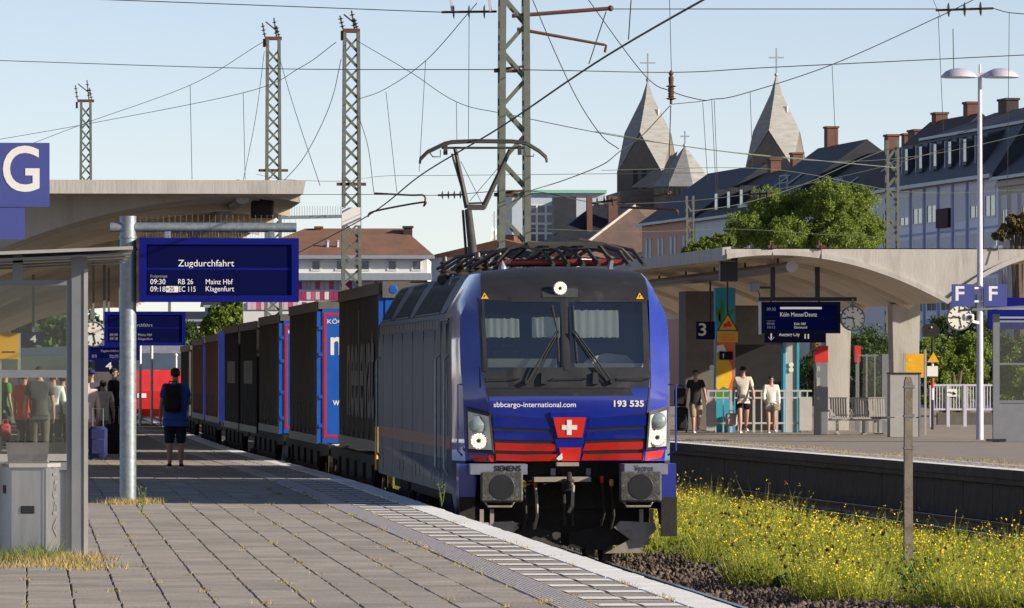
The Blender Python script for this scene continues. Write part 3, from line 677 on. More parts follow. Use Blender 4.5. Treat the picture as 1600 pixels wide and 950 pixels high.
# forehead panel with the top lamp, warning triangles
def led_lamp(c, r, parent, lit=True, nrm=(0, -1, 0), name='lamp'):
    b = MB(); c = Vector(c); b.lathe(c, [(r * 1.12, .012), (r * 1.12, -.008), (r, -.012)], 20, 'Y'); h = b.build(name, M['lampshell'] if lit else M['lgrey'], parent)
    if lit:
        b = MB()
        for ring, cnt in ((.82, 14), (.5, 9)):
            for k in range(cnt):
                a = 2 * math.pi * k / cnt + ring; b.ball(c + Vector((math.cos(a) * r * ring, -.014, math.sin(a) * r * ring)), r * .14, 6, (1, .5, 1))
        b.build('light_diodes', M['lamplit'], h)
        b = MB(); b.lathe(c, [(r * .25, -.012), (r * .2, -.02), (.001, -.022)], 10, 'Y'); b.build('lamp_core', M['black'], h)
    else:
        b = MB(); b.lathe(c, [(r * .96, -.012), (r * .75, -.03), (r * .3, -.038), (.001, -.04)], 18, 'Y'); b.build('lamp_lens', M['lamp'], h, smooth_=True)
    return h
b = MB(); decal(b, [UZ(846, 432), UZ(908, 432), UZ(908, 466), UZ(846, 466)], .008, 8); tl = b.build('top_lamp_panel', M['black'], loco)
b = MB(); decal(b, [UZ(849, 435), UZ(905, 435), UZ(905, 463.5), UZ(849, 463.5)], .014, 8); b.build('lamp_cover', M['lampcover'], tl)
u, z = UZ(876.5, 449.5); c = surf(u, z - .09, .012); c.z = z; led_lamp(c, .078, tl, True)
for px in (758, 1003):
    b = MB(); q = [UZ(px - 6, 466), UZ(px + 6, 466), UZ(px, 456)]; b.add([surf(*p, .016) for p in q], [(0, 1, 2)]); b.build('warning_triangle', M['yellow'], loco)
    b = MB(); q = [UZ(px - 1.2, 464), UZ(px + 1.5, 461), UZ(px + .4, 459.5), UZ(px - 1.4, 461.5)]; b.add([surf(*p, .019) for p in q], [(0, 1, 2, 3)]); b.build('bolt_mark', M['black'], loco)
# wipers
for s_, (bx0, by0), (ex, ey), (t0, t1) in ((-1, (821, 597), (869, 517), ((863, 477), (872, 565))), (1, (955, 596), (898, 517), ((896, 477), (901, 566)))):
    b = MB()
    b.tube([surf(*UZ(bx0, by0), .05), surf(*UZ((bx0 + ex) / 2, (by0 + ey) / 2), .075), surf(*UZ(ex, ey), .06)], .011, 6)
    b.tube([surf(*UZ(bx0 + 8 * -s_, by0), .05), surf(*UZ((bx0 + ex) / 2 + 5 * -s_, (by0 + ey) / 2), .07), surf(*UZ(ex + 4 * -s_, ey), .06)], .009, 6)
    b.cyl(surf(*UZ(bx0, by0), .0), surf(*UZ(bx0, by0), .08), .03)
    wp_ = b.build('wiper', M['rubber'], loco)
    b = MB(); b.tube([surf(*UZ(*t0), .035), surf(*UZ(ex - s_ * 1, ey), .045), surf(*UZ(*t1), .035)], .013, 5); b.build('wiper_blade', M['rubber'], wp_)
for px in (848, 929): b = MB(); plate(b, [UZ(px - 4, 582), UZ(px + 4, 582), UZ(px + 5, 600), UZ(px - 5, 600)], .06); b.build('step_bracket', M['lblack'], loco)
for a, c in ((757, 811), (862, 915), (963, 1014)):
    b = MB(); b.tube([surf(*UZ(a, 592), .0), surf(*UZ(a, 592), .05), surf(*UZ(c, 591), .05), surf(*UZ(c, 591), .0)], .008, 6); b.build('grab_rail', M['lblack'], loco)
# front panel
b = MB(); decal(b, [UZ(759, 606), UZ(1016, 606), UZ(1014, 618), UZ(761, 619)], .007, 6); b.build('panel_strip', M['lblack'], loco)
b = MB()
for q in ([UZ(758, 605), UZ(1017, 605), UZ(1017, 607), UZ(758, 607)], [UZ(758, 605), UZ(760, 605), UZ(774, 722), UZ(771, 722)], [UZ(1014, 605), UZ(1016.5, 605), UZ(1005, 722), UZ(1002, 722)]): decal(b, q, .010, 6)
b.build('panel_joint', M['black'], loco)
def louvre(pts_top, pts_bot, m, name='grille_slat'):
    b = MB(); n = len(pts_top); vs_ = [surf(*UZ(*p), .035) for p in pts_top] + [surf(*UZ(*p), .012) for p in pts_bot] + [surf(*UZ(*p), -.01) for p in pts_top]
    b.add(vs_, [(i, i + 1, n + i + 1, n + i) for i in range(n - 1)] + [(i, i + 1, 2 * n + i + 1, 2 * n + i) for i in range(n - 1)]); return b.build(name, m, loco)
b = MB(); decal(b, [UZ(766, 648), UZ(856, 654), UZ(872, 720), UZ(774, 720)], .0055, 5); decal(b, [UZ(920, 654), UZ(1009, 645), UZ(1003, 720), UZ(908, 720)], .0055, 5); b.build('grille_recess', M['black'], loco)
for (yl0, yl1, m_) in ((651, 668, 'lblue'), (673, 687, 'lblue'), (692, 704, 'lred'), (709.5, 720, 'lred')):
    t = (yl0 - 651) / 58
    xl, xr = 767 + 6 * t, 856 + 13 * t
    louvre([(xl, yl0), (xl + 45, yl0 + 1.5), (xr - 6, yl0 + 4 - 3 * t), (xr, yl0 + 8 - 7 * t)], [(xl + 1, yl1), (xl + 45, yl1 + 1.5), (xr - 2, yl1 + 3 - 2 * t), (xr + 3, yl1 + 3 - 2 * t)], M[m_])
    xl, xr = 918 - 7 * t, 1009 - 6 * t
    louvre([(xl, yl0 + 6 - 6 * t), (xl + 6, yl0 + 2 - t), (xr - 45, yl0 - 1 + t), (xr, yl0 - 3 + 2 * t)], [(xl - 3, yl1 + 2 - 2 * t), (xl + 4, yl1 + 2 - 2 * t), (xr - 45, yl1 - .5), (xr, yl1 - 2 + t)], M[m_])
b = MB(); plate(b, [UZ(858, 644), UZ(919, 644), UZ(906, 721), UZ(872, 721)], .03, -.02); b.build('centre_panel', M['lblue'], loco)
b = MB(); plate(b, [UZ(862.5, 652.5), UZ(914, 652.5), UZ(908.5, 684), UZ(870, 684)], .036, .02); em = b.build('emblem_plate', M['lred'], loco)
b = MB(); plate(b, [UZ(872.5, 700), UZ(907, 700), UZ(904.5, 721), UZ(876, 721)], .036, .02); b.build('centre_panel_stripe', M['lred'], loco)
b = MB(); plate(b, [UZ(884, 656.5), UZ(891.5, 656.5), UZ(891.5, 680), UZ(884, 680)], .040, .03); plate(b, [UZ(876, 664.5), UZ(900, 664.5), UZ(900, 671.8), UZ(876, 671.8)], .0405, .03); b.build('white_cross', M['letter'], em)
b = MB(); plate(b, [UZ(868, 717), UZ(877, 708), UZ(878, 718), UZ(872, 720)], .042, .03); b.build('paint_chip', M['letter'], loco)
b = MB(); decal(b, [UZ(733, 712), UZ(771, 712), UZ(773, 722), UZ(742, 722)], .007, 4); b.build('corner_stripe', M['lred'], loco); b = MB(); decal(b, [UZ(1004, 708), UZ(1041, 704), UZ(1036, 716), UZ(1003, 721)], .007, 4); b.build('corner_stripe', M['lred'], loco)
on = lambda u, z: surf(u, z, .012)
u, z = UZ(769, 637); lettering('sbbcargo-international.com', (u, z - .015), None, (898 - 769) / 123.8, .085, 'letter', loco, .012, fn=on)
u, z = UZ(958, 636); lettering('193 535', (u, z), None, (1005.5 - 958) / 123.8, .083, 'letter', loco, .03, fn=on)
# corner headlights
for s_, q, lp in ((-1, [(727, 638), (763, 647), (770, 708), (729, 706)], ((744.5, 664), (746, 689))), (1, [(1046, 636), (1014, 645), (1010, 704), (1046, 702)], ((1028, 658), (1027.5, 684)))):
    poly = [UZ(*p) for p in q]; b = MB(); cx = sum(p[0] for p in poly) / 4; cz = sum(p[1] for p in poly) / 4
    def outer(p, k): return (cx + (p[0] - cx) * k, cz + (p[1] - cz) * k)
    def hs(u, z, o_): v = surf(max(-1.305, min(1.305, u)), z, o_); return v
    A = [hs(*outer(p, 1.03), .05) for p in poly]; B = [hs(*outer(p, .86), .055) for p in poly]; D = [hs(*outer(p, 1.04), -.02) for p in poly]
    b.add(A + B + D, [(i, (i + 1) % 4, 4 + (i + 1) % 4, 4 + i) for i in range(4)] + [(i, (i + 1) % 4, 8 + (i + 1) % 4, 8 + i) for i in range(4)]); hl = b.build('headlight', M['lblack'], loco)
    b = MB(); b.add(B, [(0, 1, 2, 3)]); b.build('reflector', M['lampshell'], hl)
    for k, (px, py) in enumerate(lp):
        u, z = UZ(px, py); c = hs(u, z, .085); led_lamp(c, .10, hl, k == 1)
# buffer beam, buffers, coupling
b = MB(); b.bx(TRK - 1.2, TRK + 1.2, LY + .45, LY + .6, .75, 1.34); b.build('buffer_beam', M['grime_shade'], loco)
for s_, x0, x1, txt in ((-1, 729, 818, 'SIEMENS'), (1, 970, 1038, 'Vectron')):
    u0, zt = UZ(x0, 725); u1, zb = UZ(x1, 741)
    b = MB(); b.prism([(TRK + u0, zb), (TRK + u1, zb), (TRK + u1, zt), (TRK + u0, zt)], LY - .42, LY + .5); sb = b.build('buffer_step', M['lgrey'], loco)
    ua, za = UZ(766 if s_ < 0 else 985, 736); wd = .34 if s_ < 0 else .24
    lettering(txt, (TRK + ua, LY - .426, za), (1, 0, 0), wd, .075, 'black', sb, .03 if s_ < 0 else .015)
    cx = TRK + s_ * .875; b = MB(); b.cbox((cx, LY - .60, 1.045), (.535, .06, .385), .025); bu = b.build('buffer', M['buffer'], loco)
    b = MB(); b.lathe((cx, LY - .632, 1.045), [(.16, .0), (.155, -.004), (.001, -.005)], 20, 'Y'); b.build('buffer_wear_mark', M['black'], bu)
    b = MB(); b.cyl((cx, LY - .57, 1.045), (cx, LY - .2, 1.045), .12, n=14); b.cyl((cx, LY - .25, 1.045), (cx, LY + .45, 1.045), .17, n=14); b.build('buffer_shank', M['grime_shade'], bu)
    b = MB(); b.tube([(cx - .2, LY - .5, .86), (cx - .17, LY - .55, .8), (cx + .12, LY - .55, .8), (cx + .17, LY - .5, .87)], .016, 6); b.build('shunter_handle', M['plough'], bu)
    b = MB(); b.prism([(TRK + s_ * 1.38, .55), (TRK + s_ * 1.38, 1.33), (TRK + s_ * 1.24, 1.33), (TRK + s_ * 1.15, 1.15), (TRK + s_ * 1.2, .55)], LY - .05, LY + .4); b.build('corner_skirt', M['lblue'], loco)
    b = MB(); b.box((TRK + s_ * 1.28, LY - .1, .66), (.2, .1, .5)); b.build('step_plate', M['grime_shade'], loco)
    b = MB(); x = TRK + s_ * 1.33; z0, z1 = ZZ(705, LY), ZZ(601, LY); xo = x + s_ * (.06 if s_ > 0 else .02)
    b.tube([(x - .02 * s_, LY + .35, z1), (xo + .02 * s_, LY + .3, z1), (xo + .02 * s_, LY + .3, z0), (x - .02 * s_, LY + .35, z0 - .06)], .012, 6); b.build('grab_rail', M['lblue'], loco)
b = MB(); b.cbox((TRK, LY + .1, 1.06), (.14, .6, .16), .02); b.tube([(TRK, LY - .05, 1.05), (TRK, LY - .28, 1.05), (TRK, LY - .34, 1.12), (TRK, LY - .3, 1.2), (TRK, LY - .2, 1.18)], .035, 8); b.tube([(TRK - .05, LY - .1, 1.0), (TRK - .05, LY - .2, .55), (TRK + .05, LY - .2, .55), (TRK + .05, LY - .1, 1.0)], .02, 6); b.build('coupling_hook', M['grime_shade'], loco)
b = MB(); b.tube([(TRK + .0, LY - .2, 1.12), (TRK + .05, LY - .3, 1.05), (TRK + .04, LY - .3, .8), (TRK, LY - .25, .72)], .022, 6); b.build('coupling_link', M['plough'], loco)
b = MB(); b.bx(TRK - .42, TRK + .3, LY - .02, LY + .3, 1.10, 1.16); b.bx(TRK - .14, TRK + .14, LY - .1, LY + .1, 1.30, 1.345); b.build('beam_plate', M['plough'], loco)
for k, (px, py, m_) in enumerate(((835, 770, 'redins'), (817, 772, 'rubber'), (940, 765, 'rubber'), (955, 770, 'rubber'))):
    u, z = UZ(px, py); x = TRK + u; b = MB(); b.tube([(x, LY + .4, z + .1), (x, LY + .12, z + .1), (x + .01, LY + .02, z - .05), (x + .02, LY + .0, z - .3), (x - .01, LY + .08, z - .45), (x, LY + .3, z - .4)], .022, 6); h = b.build('brake_hose', M['grime_shade'] if k else M['plough'], loco)
    b = MB(); b.cbox((x, LY + .1, z + .12), (.05, .08, .09), .01); b.build('hose_tap', M['red' if k in (0, 2) else 'yellow'], h)
for k in range(9):
    x = TRK - .6 + .15 * k; b = MB(); b.box((x, LY + .42, 1.22 - .08 * (k % 3)), (.06, .08, .09)); b.build('connector_box', M['grime_shade' if k % 3 else 'lgrey'], loco)
# snow plough: shade painted into the dark centre, side plates left pale; guard irons
for s_ in (-1, 1):
    b = MB(); b.add([(TRK + s_ * .06, LY + .34, .26), (TRK + s_ * .50, LY + .22, .22), (TRK + s_ * .80, LY + .16, .47), (TRK + s_ * .75, LY + .2, .60), (TRK + s_ * .06, LY + .42, .44)], [(0, 1, 2, 3, 4)])
    o = b.build('snow_plough_centre', M['grime_shade'], loco); o.modifiers.new('t', 'SOLIDIFY').thickness = .02
for s_ in (-1, 1):
    b = MB(); b.add([(TRK + s_ * .48, LY + .06, .19), (TRK + s_ * .96, LY + .0, .20), (TRK + s_ * .97, LY + .0, .33), (TRK + s_ * 1.14, LY + .06, .50), (TRK + s_ * 1.12, LY + .08, .58), (TRK + s_ * .68, LY + .1, .60), (TRK + s_ * .60, LY + .1, .52), (TRK + s_ * .80, LY + .04, .37)], [(0, 1, 2, 3, 4, 5, 6, 7)])
    o = b.build('snow_plough', M['plough'], loco); sm = o.modifiers.new('t', 'SOLIDIFY'); sm.thickness = .02
for s_ in (-1, 1):
    b = MB(); b.bar((TRK + s_ * .95, LY + .1, .75), (TRK + s_ * .95, LY + .1, .5), .05); b.bar((TRK + s_ * 1.08, LY + .1, .75), (TRK + s_ * 1.08, LY + .1, .5), .05); b.bar((TRK + s_ * .93, LY + .1, .53), (TRK + s_ * 1.1, LY + .1, .53), .04); b.build('foot_step', M['plough'], loco)
# bogies
b = MB(); b.bx(TRK - 1.2, TRK + 1.2, LY + .9, LY + 18, .75, 1.3); b.bx(TRK - 1.1, TRK + 1.1, LY + .62, LY + .9, .28, 1.33); b.build('underframe', M['grime_shade'], loco)
for d0 in (3.2, 13.2):
    b = MB()
    for s_ in (-1, 1): b.cbox((TRK + s_ * 1.08, LY + d0 + 1.3, .62), (.16, 4.2, .26), .04)
    bo = b.build('bogie_frame', M['grime_shade'], loco)
    for dd in (0, 2.6):
        for s_ in (-1, 1):
            b = MB(); b.lathe((TRK + s_ * .76, LY + d0 + dd, .625), [(.655, -.07), (.655, -.045), (.625, -.04), (.62, .06), (.2, .07), (.001, .07)], 28, 'X'); b.build('wheel', M['grime_shade'], bo)
            b = MB(); b.cbox((TRK + s_ * 1.2, LY + d0 + dd, .6), (.12, .34, .34), .05); b.build('axle_box', M['grime_shade'], bo)
    for k in range(4):
        b = MB(); b.cyl((TRK - 1.18, LY + d0 + .5 + k * .5, .45), (TRK - 1.18, LY + d0 + .5 + k * .5, .95), .09); b.build('spring', M['rubber'], bo)
# flank details (left side, in shade)
XF = TRK - 1.40
b = MB()
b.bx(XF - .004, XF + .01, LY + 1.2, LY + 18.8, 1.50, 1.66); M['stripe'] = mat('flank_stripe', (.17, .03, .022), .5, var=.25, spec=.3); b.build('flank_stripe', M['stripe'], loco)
for w0, w1, z0, z1, m_ in ((2.15, 2.55, 2.45, 3.12, 'black'), (1.75, 3.45, 3.16, 3.18, 'lblack')):
    b = MB(); b.bx(XF - .006, XF + .01, LY + w0, LY + w1, z0, z1); b.build('door_window' if z1 - z0 > .1 else 'door_gutter', M[m_], loco)
for w_ in (1.85, 3.3): b = MB(); b.bx(XF - .005, XF + .01, LY + w_ - .012, LY + w_ + .012, 1.1, 3.15); b.build('door_joint', M['black'], loco)
for w_ in (4.6, 7.2, 9.8, 12.4, 15.0, 17.6): b = MB(); b.bx(XF - .003, XF + .01, LY + w_ - .01, LY + w_ + .01, .95, 3.05); b.build('panel_seam', M['black'], loco)
for w_ in (1.65, 3.45, 18.3):
    b = MB(); b.tube([(XF, LY + w_, 2.72), (XF - .06, LY + w_, 2.66), (XF - .06, LY + w_, 1.25), (XF, LY + w_, 1.15)], .016, 6); b.build('hand_rail', M['galv'], loco)
for w_, z in ((2.6, 1.05), (5.2, 1.1), (8.0, 1.12), (9.0, 1.1), (12, 1.12), (13, 1.1), (17.5, 1.1)):
    b = MB(); b.bx(XF - .006, XF + .01, LY + w_, LY + w_ + .28, z - .06, z + .10); b.build('flank_flap', M['black'], loco)
for k in range(22):                                            # air grilles under the roof edge
    b = MB(); b.bx(XF + .008, XF + .05, LY + 3.9 + k * .67, LY + 3.9 + k * .67 + .58, 3.07, 3.17); b.build('air_grille', M['black'], loco)
def slope(u_, w_, off): # on the slanted roof side, u_ 0 (eave) .. 1 (top)
    return Vector((XF + .03 + .36 * u_ - off * .8, LY + w_, 3.21 + .57 * u_ + off * .55))
for k, (w0, w1, rib) in enumerate(((3.0, 3.9, 0), (4.2, 9.8, 1), (10.1, 11.0, 0), (11.3, 14.8, 1), (15.1, 16, 0), (16.2, 18.6, 1))):
    b = MB()
    b.add([slope(a, c, o_) for o_ in (.03, -.02) for a, c in ((.06, w0), (.06, w1), (.94, w1), (.94, w0))], [(0, 1, 2, 3), (0, 1, 5, 4), (1, 2, 6, 5), (2, 3, 7, 6), (3, 0, 4, 7)])
    if rib:
        n = int((w1 - w0) / .28)
        for i in range(n): y = w0 + .14 + i * .28; b.bar(slope(.1, y, .04), slope(.9, y, .04), .05, .03)
    b.build('roof_louvre' if rib else 'roof_hatch', M['roofgrey'] if rib else M['black'], loco)
# roof equipment: folded front pantograph, insulators, cables, horns, aerial
rz = 3.85
rf = MB(); rf.cbox((TRK + .3, LY + 4.3, rz + .09), (1.5, 1.3, .07), .02); rq = rf.build('roof_frame', M['redins'], loco); rf = MB(); rf.cbox((TRK + .1, LY + 6.2, rz + .12), (1.1, .3, .1), .02); rf.build('roof_cross_beam', M['redins'], loco)
b = MB()
for k in range(7):
    x0 = TRK - .45 + k * .2; b.tube([(x0 - .25, LY + 7, rz + .1), (x0, LY + 6.2, rz + .28 + .03 * (k % 3)), (x0 + .25, LY + 5, rz + .33 + .02 * (k % 2)), (x0 + .45, LY + 4, rz + .25), (x0 + .55, LY + 3.5, rz + .05)], .028, 6)
for s_ in (-1, 1): b.tube([(TRK + .25 + s_ * .5, LY + 3.4, rz + .33), (TRK + .25 + s_ * .75, LY + 3.4, rz + .26), (TRK + .25 + s_ * .9, LY + 3.4, rz + .1)], .02, 6)
b.bar((TRK - .25, LY + 3.4, rz + .33), (TRK + .75, LY + 3.4, rz + .33), .07, .05); b.bar((TRK - .2, LY + 3.75, rz + .30), (TRK + .7, LY + 3.75, rz + .30), .06, .04)
for x in (TRK + .0, TRK + .45): b.bar((x, LY + 3.4, rz + .3), (x + .1, LY + 7.2, rz + .22), .07)
b.tube([(TRK + .45, LY + 3.6, rz + .38), (TRK + .7, LY + 3.6, rz + .33), (TRK + .85, LY + 3.5, rz + .12)], .03, 6)
b.build('folded_pantograph', M['cable'], rq)
for k, (x, y) in enumerate(((-.5, 8), (-.3, 8.4), (-.1, 8), (-.75, 9.5), (-.55, 9.9), (.55, 6.5), (-.9, 10.5), (.2, 9), (-.4, 6.6), (-.65, 7.2))):
    b = MB(); b.lathe((TRK + x, LY + y, rz - .02), [(.04, 0)] + [(r_, .03 + i * .03) for i, r_ in enumerate((.09, .045, .09, .045, .085, .045, .08, .04))] + [(.03, .3)], 10); b.build('insulator', M['porc'], rq)
b = MB()
for k in range(6):
    x0 = TRK - .95 + k * .12; b.tube([(x0 - .15, LY + 9 + k * .3, rz + .08), (x0 + .1, LY + 8.6, rz + .24 + .02 * k), (x0 + .45, LY + 8, rz + .30), (x0 + .7, LY + 7.3, rz + .2)], .022, 6)
b.build('roof_cables', M['cable'], rq)
for px in (686, 701):
    c = P(px, 438, 92); b = MB(); b.lathe((c.x, 91.2, c.z), [(.085, -.1), (.08, -.08), (.04, .02), (.025, .3), (.03, .5)], 14, 'Y'); b.build('horn', M['black'], loco)
c = P(701, 437, 90); b = MB(); b.lathe((c.x + .03, 89.6, 3.66), [(.06, 0), (.05, .04), (.001, .16)], 10); b.build('antenna_cone', M['lgrey'], loco)
c = P(785, 425, 86.5); b = MB(); b.lathe((c.x, 86.5, 3.82), [(.06, 0), (.05, .04), (.001, .13)], 10); b.build('antenna_cone', M['lgrey'], loco)
c = P(952, 412, 87); b = MB(); b.prism([(c.x - .02, 3.80), (c.x + .035, 3.80), (c.x + .05, 3.95), (c.x + .01, 3.95)], 86.9, 87.2); b.build('antenna_fin', M['lgrey'], loco)
# raised rear pantograph
PD = 98.0
def Q(px, py, d=PD): return P(px, py, d)
pg = MB(); bp = Q(747, 398); pg.cbox((TRK - .12, PD + .6, rz + .1), (1.1, 1.4, .1), .02); pan = pg.build('pantograph', M['cable'], loco)
for dx in (-.5, .35):
    for dy in (0, 1.2): b = MB(); b.lathe((TRK + dx, PD + dy, rz - .1), [(.07, 0), (.09, .04), (.05, .08), (.09, .12), (.04, .18)], 10); b.build('insulator', M['porc'], pan)
b = MB(); k0 = Q(742, 325); b.cyl((k0.x + .06, PD + .9, rz + .14), (k0.x, PD + 1.5, k0.z), .075, .055, 12); b.tube([(k0.x - .05, PD + 1.0, rz + .2), (k0.x - .08, PD + 1.5, k0.z)], .02, 6); b.build('lower_arm', M['cable'], pan, smooth_=True)
b = MB(); b.bar(Q(730, 324), Q(757, 324), .09, .08); b.bar(Q(727, 318), Q(757, 317), .03); b.build('elbow_joint', M['cable'], pan)
b = MB(); b.cyl(Q(730, 325), Q(711, 232), .042, .028, 8); b.cyl(Q(755, 325), Q(797, 234), .042, .03, 8); b.cyl(Q(730, 322), Q(706, 240), .02, .016, 6); b.tube([Q(720, 252), Q(752, 316)], .006, 4); b.tube([Q(782, 258), Q(734, 314)], .006, 4); b.build('upper_arm', M['cable'], pan)
b = MB()
for dy, up in ((-.2, 0), (.22, 3)):
    b.tube([Q(656, 256 - up, PD + dy), Q(657, 250 - up, PD + dy), Q(668, 239 - up, PD + dy), Q(695, 226 - up, PD + dy), Q(706, 223.5 - up, PD + dy), Q(740, 222 - up, PD + dy), Q(800, 222.5 - up, PD + dy), Q(822, 225 - up, PD + dy), Q(843, 238 - up, PD + dy), Q(853, 247 - up, PD + dy), Q(854.5, 254 - up, PD + dy)], .018, 8)
b.tube([Q(690, 231), Q(820, 231)], .018, 6); b.bar(Q(696, 226), Q(696, 242), .06); b.bar(Q(812, 227), Q(812, 242), .06)
b.tube([Q(688, 234), Q(688, 245), Q(676, 245), Q(672, 239)], .009, 4); b.tube([Q(834, 240), Q(834, 244), Q(822, 244), Q(820, 234)], .009, 4)
b.build('collector_head', M['cable'], pan)

# ================================================================ freight train
M['curtain'] = mat('curtain', (.075, .062, .052), .8, spec=.03, var=.18, scale=1.2, stretch=(1, 1, .3), bump=.12, bscale=3, sub=((.12, .10, .085), 1.5, .55, .5))
M['curtainw'] = mat('curtain_warm', (.17, .078, .05), .8, spec=.03, var=.18, scale=1.2, bump=.12, bscale=3)
M['curtaind'] = mat('curtain_dark', (.035, .032, .031), .8, spec=.03, var=.2, scale=1.2, bump=.12, bscale=3)
M['tblue'] = mat('trailer_blue', (.008, .09, .42), .42, var=.08, coat=.2)
M['tblued'] = mat('trailer_dark_blue', (.008, .02, .19), .45, var=.1)
M['tred'] = mat('trailer_red', (.50, .012, .02), .45, var=.08)
M['tgrey'] = mat('trailer_rail', (.13, .115, .10), .6, .1, var=.2)
M['tletter'] = mat('curtain_letter', (.24, .215, .19), .8, spec=.03, var=.2, scale=3)
specs = [ # near d, far d, top, bottom, curtain, end colour, label
    (105.0, 118.2, 3.90, 1.22, 'curtain', 'tblue', 'grey curtain trailer with tall lettering right behind the locomotive'),
    (126.0, 138.0, 3.82, 1.12, 'curtain', 'tblue', 'curtain trailer with blue rear doors framed in red, second behind the locomotive'),
    (142.5, 153.2, 3.72, 1.15, 'curtain', 'tblue', 'curtain trailer with narrow blue and red rear edge, third behind the locomotive'),
    (154.2, 164.4, 3.66, 1.05, 'curtaind', 'curtaind', 'near half of the paired dark containers with a pale printed block'),
    (165.0, 175.0, 3.66, 1.05, 'curtaind', 'curtaind', 'far half of the paired dark containers with a pale printed block'),
    (179.0, 190.0, 3.50, 1.1, 'curtainw', 'tblued', 'reddish swap body with dark blue end beside the man in blue'),
    (191.5, 203.0, 3.45, 1.1, 'curtainw', 'tblued', 'reddish swap body behind the one with the dark blue end'),
    (206, 217, 3.3, 1.1, 'curtaind', 'tgrey', 'farthest dark container at the tail of the train'),
]
for i, (n0, n1, zt, zb, cm, em_, lab) in enumerate(specs):
    cx0, cx1 = TRK + toff(n0), TRK + toff(n1); hw = 1.26
    t = thing('freight_trailer' if i < 3 else 'swap_body', lab, 'trailer' if i < 3 else 'container', ((cx0 + cx1) / 2, (n0 + n1) / 2, zb), group='trailers and containers on the train')
    ang = math.atan2(-(cx1 - cx0), n1 - n0); Mx = Matrix.Translation((cx0, n0, 0)) @ Matrix.Rotation(ang, 4, 'Z'); Ln = math.hypot(cx1 - cx0, n1 - n0)
    def mk(): q = MB(); q.T = Mx; return q
    b = mk(); n = int(Ln / .35); vs_ = []                     # gently rippled curtain sides
    for s_ in (-1, 1):
        vv = [(s_ * (hw + .005 * math.sin(k * 1.9) * (1 if h in (1, 2) else 0)), Ln * k / n, z) for k in range(n + 1) for h, z in enumerate((zb + .12, zb + .9, zt - .8, zt - .16))]
        b.add(vv, [(4 * k + h, 4 * k + 4 + h, 4 * k + 5 + h, 4 * k + 1 + h) for k in range(n) for h in range(3)])
    b.add([(-hw, 0.02, zb), (hw, .02, zb), (hw, .02, zt), (-hw, .02, zt)], [(0, 1, 2, 3)]); b.add([(-hw, Ln, zb), (hw, Ln, zb), (hw, Ln, zt), (-hw, Ln, zt)], [(0, 1, 2, 3)])
    b.build('side_curtain', M[cm], t)
    b = mk(); b.add([(-hw, 0, zt), (hw, 0, zt), (hw, Ln, zt), (-hw, Ln, zt), (0, 0, zt + .03), (0, Ln, zt + .03)], [(0, 4, 5, 3), (4, 1, 2, 5)]); b.build('roof', M['tgrey'], t)
    for s_ in (-1, 1):
        b = mk(); b.bx(s_ * (hw - .01), s_ * (hw + .025), 0, Ln, zt - .18, zt + .01); b.build('roof_rail', M['tgrey'], t)
        b = mk(); b.bx(s_ * (hw - .06), s_ * (hw + .02), 0, Ln, zb, zb + .16); b.build('floor_rail', M['tgrey'], t)
        b = mk(); b.bx(s_ * (hw - .07), s_ * (hw + .022), -.03, .12, zb + .01, zt - .19); b.build('corner_post', M[em_], t)
    ns = int(Ln / 1.6)                                         # tensioning straps with buckles along the curtain
    for k in range(1, ns): b = mk(); y_ = Ln * k / ns; b.bx(-hw - .014, -hw + .005, y_ - .02, y_ + .02, zb + .05, zb + .75); b.box((-hw - .02, y_, zb + .22), (.02, .06, .12)); b.build('curtain_strap', M['tgrey'], t)
    b = mk(); b.bx(-hw + .075, -.01, -.045, .015, zb + .02, zt - .1); b.build('rear_door', M[em_], t)
    b = mk(); b.bx(.01, hw - .075, -.045, .015, zb + .02, zt - .1); b.build('rear_door', M[em_], t)
    b = mk(); b.bx(-hw, hw, -.05, .03, zt - .14, zt - .005); b.build('door_header', M['tgrey'], t)
    if i in (1, 2):
        b = mk()
        for q in ((-hw + .10, -hw + .15, zb + .12, zt - .22), (hw - .15, hw - .10, zb + .12, zt - .22)): b.bx(q[0], q[1], -.052, -.04, q[2], q[3])
        b.bx(-hw + .15, hw - .15, -.053, -.04, zt - .27, zt - .22); b.bx(-hw + .15, hw - .15, -.053, -.04, zb + .12, zb + .17); b.build('red_frame', M['tred'], t)
        for z in (zb + .35, zb + .9, zt - 1.0, zt - .5): b = mk(); b.box((-hw + .04, -.06, z), (.08, .03, .07)); b.build('hinge', M['tblue'], t)
        b = mk(); b.box((-hw + .42, -.06, zb - .07), (.34, .04, .14)); b.build('tail_lamp_board', M['letter'], t)
        for dx in (-.07, .07): b = mk(); b.cyl((-hw + .42 + dx, -.08, zb - .07), (-hw + .42 + dx, -.085, zb - .07), .035); b.build('tail_lamp', M['black'], t)
        X0 = cx0 - hw + .17; yy = n0 - .056
        lettering('KÖGEL', (X0, yy, zt - .42), (1, 0, 0), .44, .10, 'letter', t, .01)
        lettering('neelevat', (X0 + .06, yy, zt - 1.02), (1, 0, 0), 1.75, .50, 'letter', t, .02)
        lettering('www.', (X0 + .1, yy, zb + .73), (1, 0, 0), .42, .10, 'letter', t, .01)
    if i == 0:
        b = mk(); b.box((-hw + .25, -.05, zt - .11), (.44, .08, .26)); b.build('corner_plate', M['tgrey'], t)
        c = Vector((cx0 - hw + .2, n0 - .095, zt - .11)); b = MB(); b.lathe(c, [(.07, 0), (.06, -.004), (.001, -.005)], 14, 'Y'); b.build('round_badge', M['tblue'], t)
        lettering('neelevat', (cx0 - hw - .03, 115.4, 1.72), (0, -1, 0), 9.0, 1.80, 'tletter', t, .02)
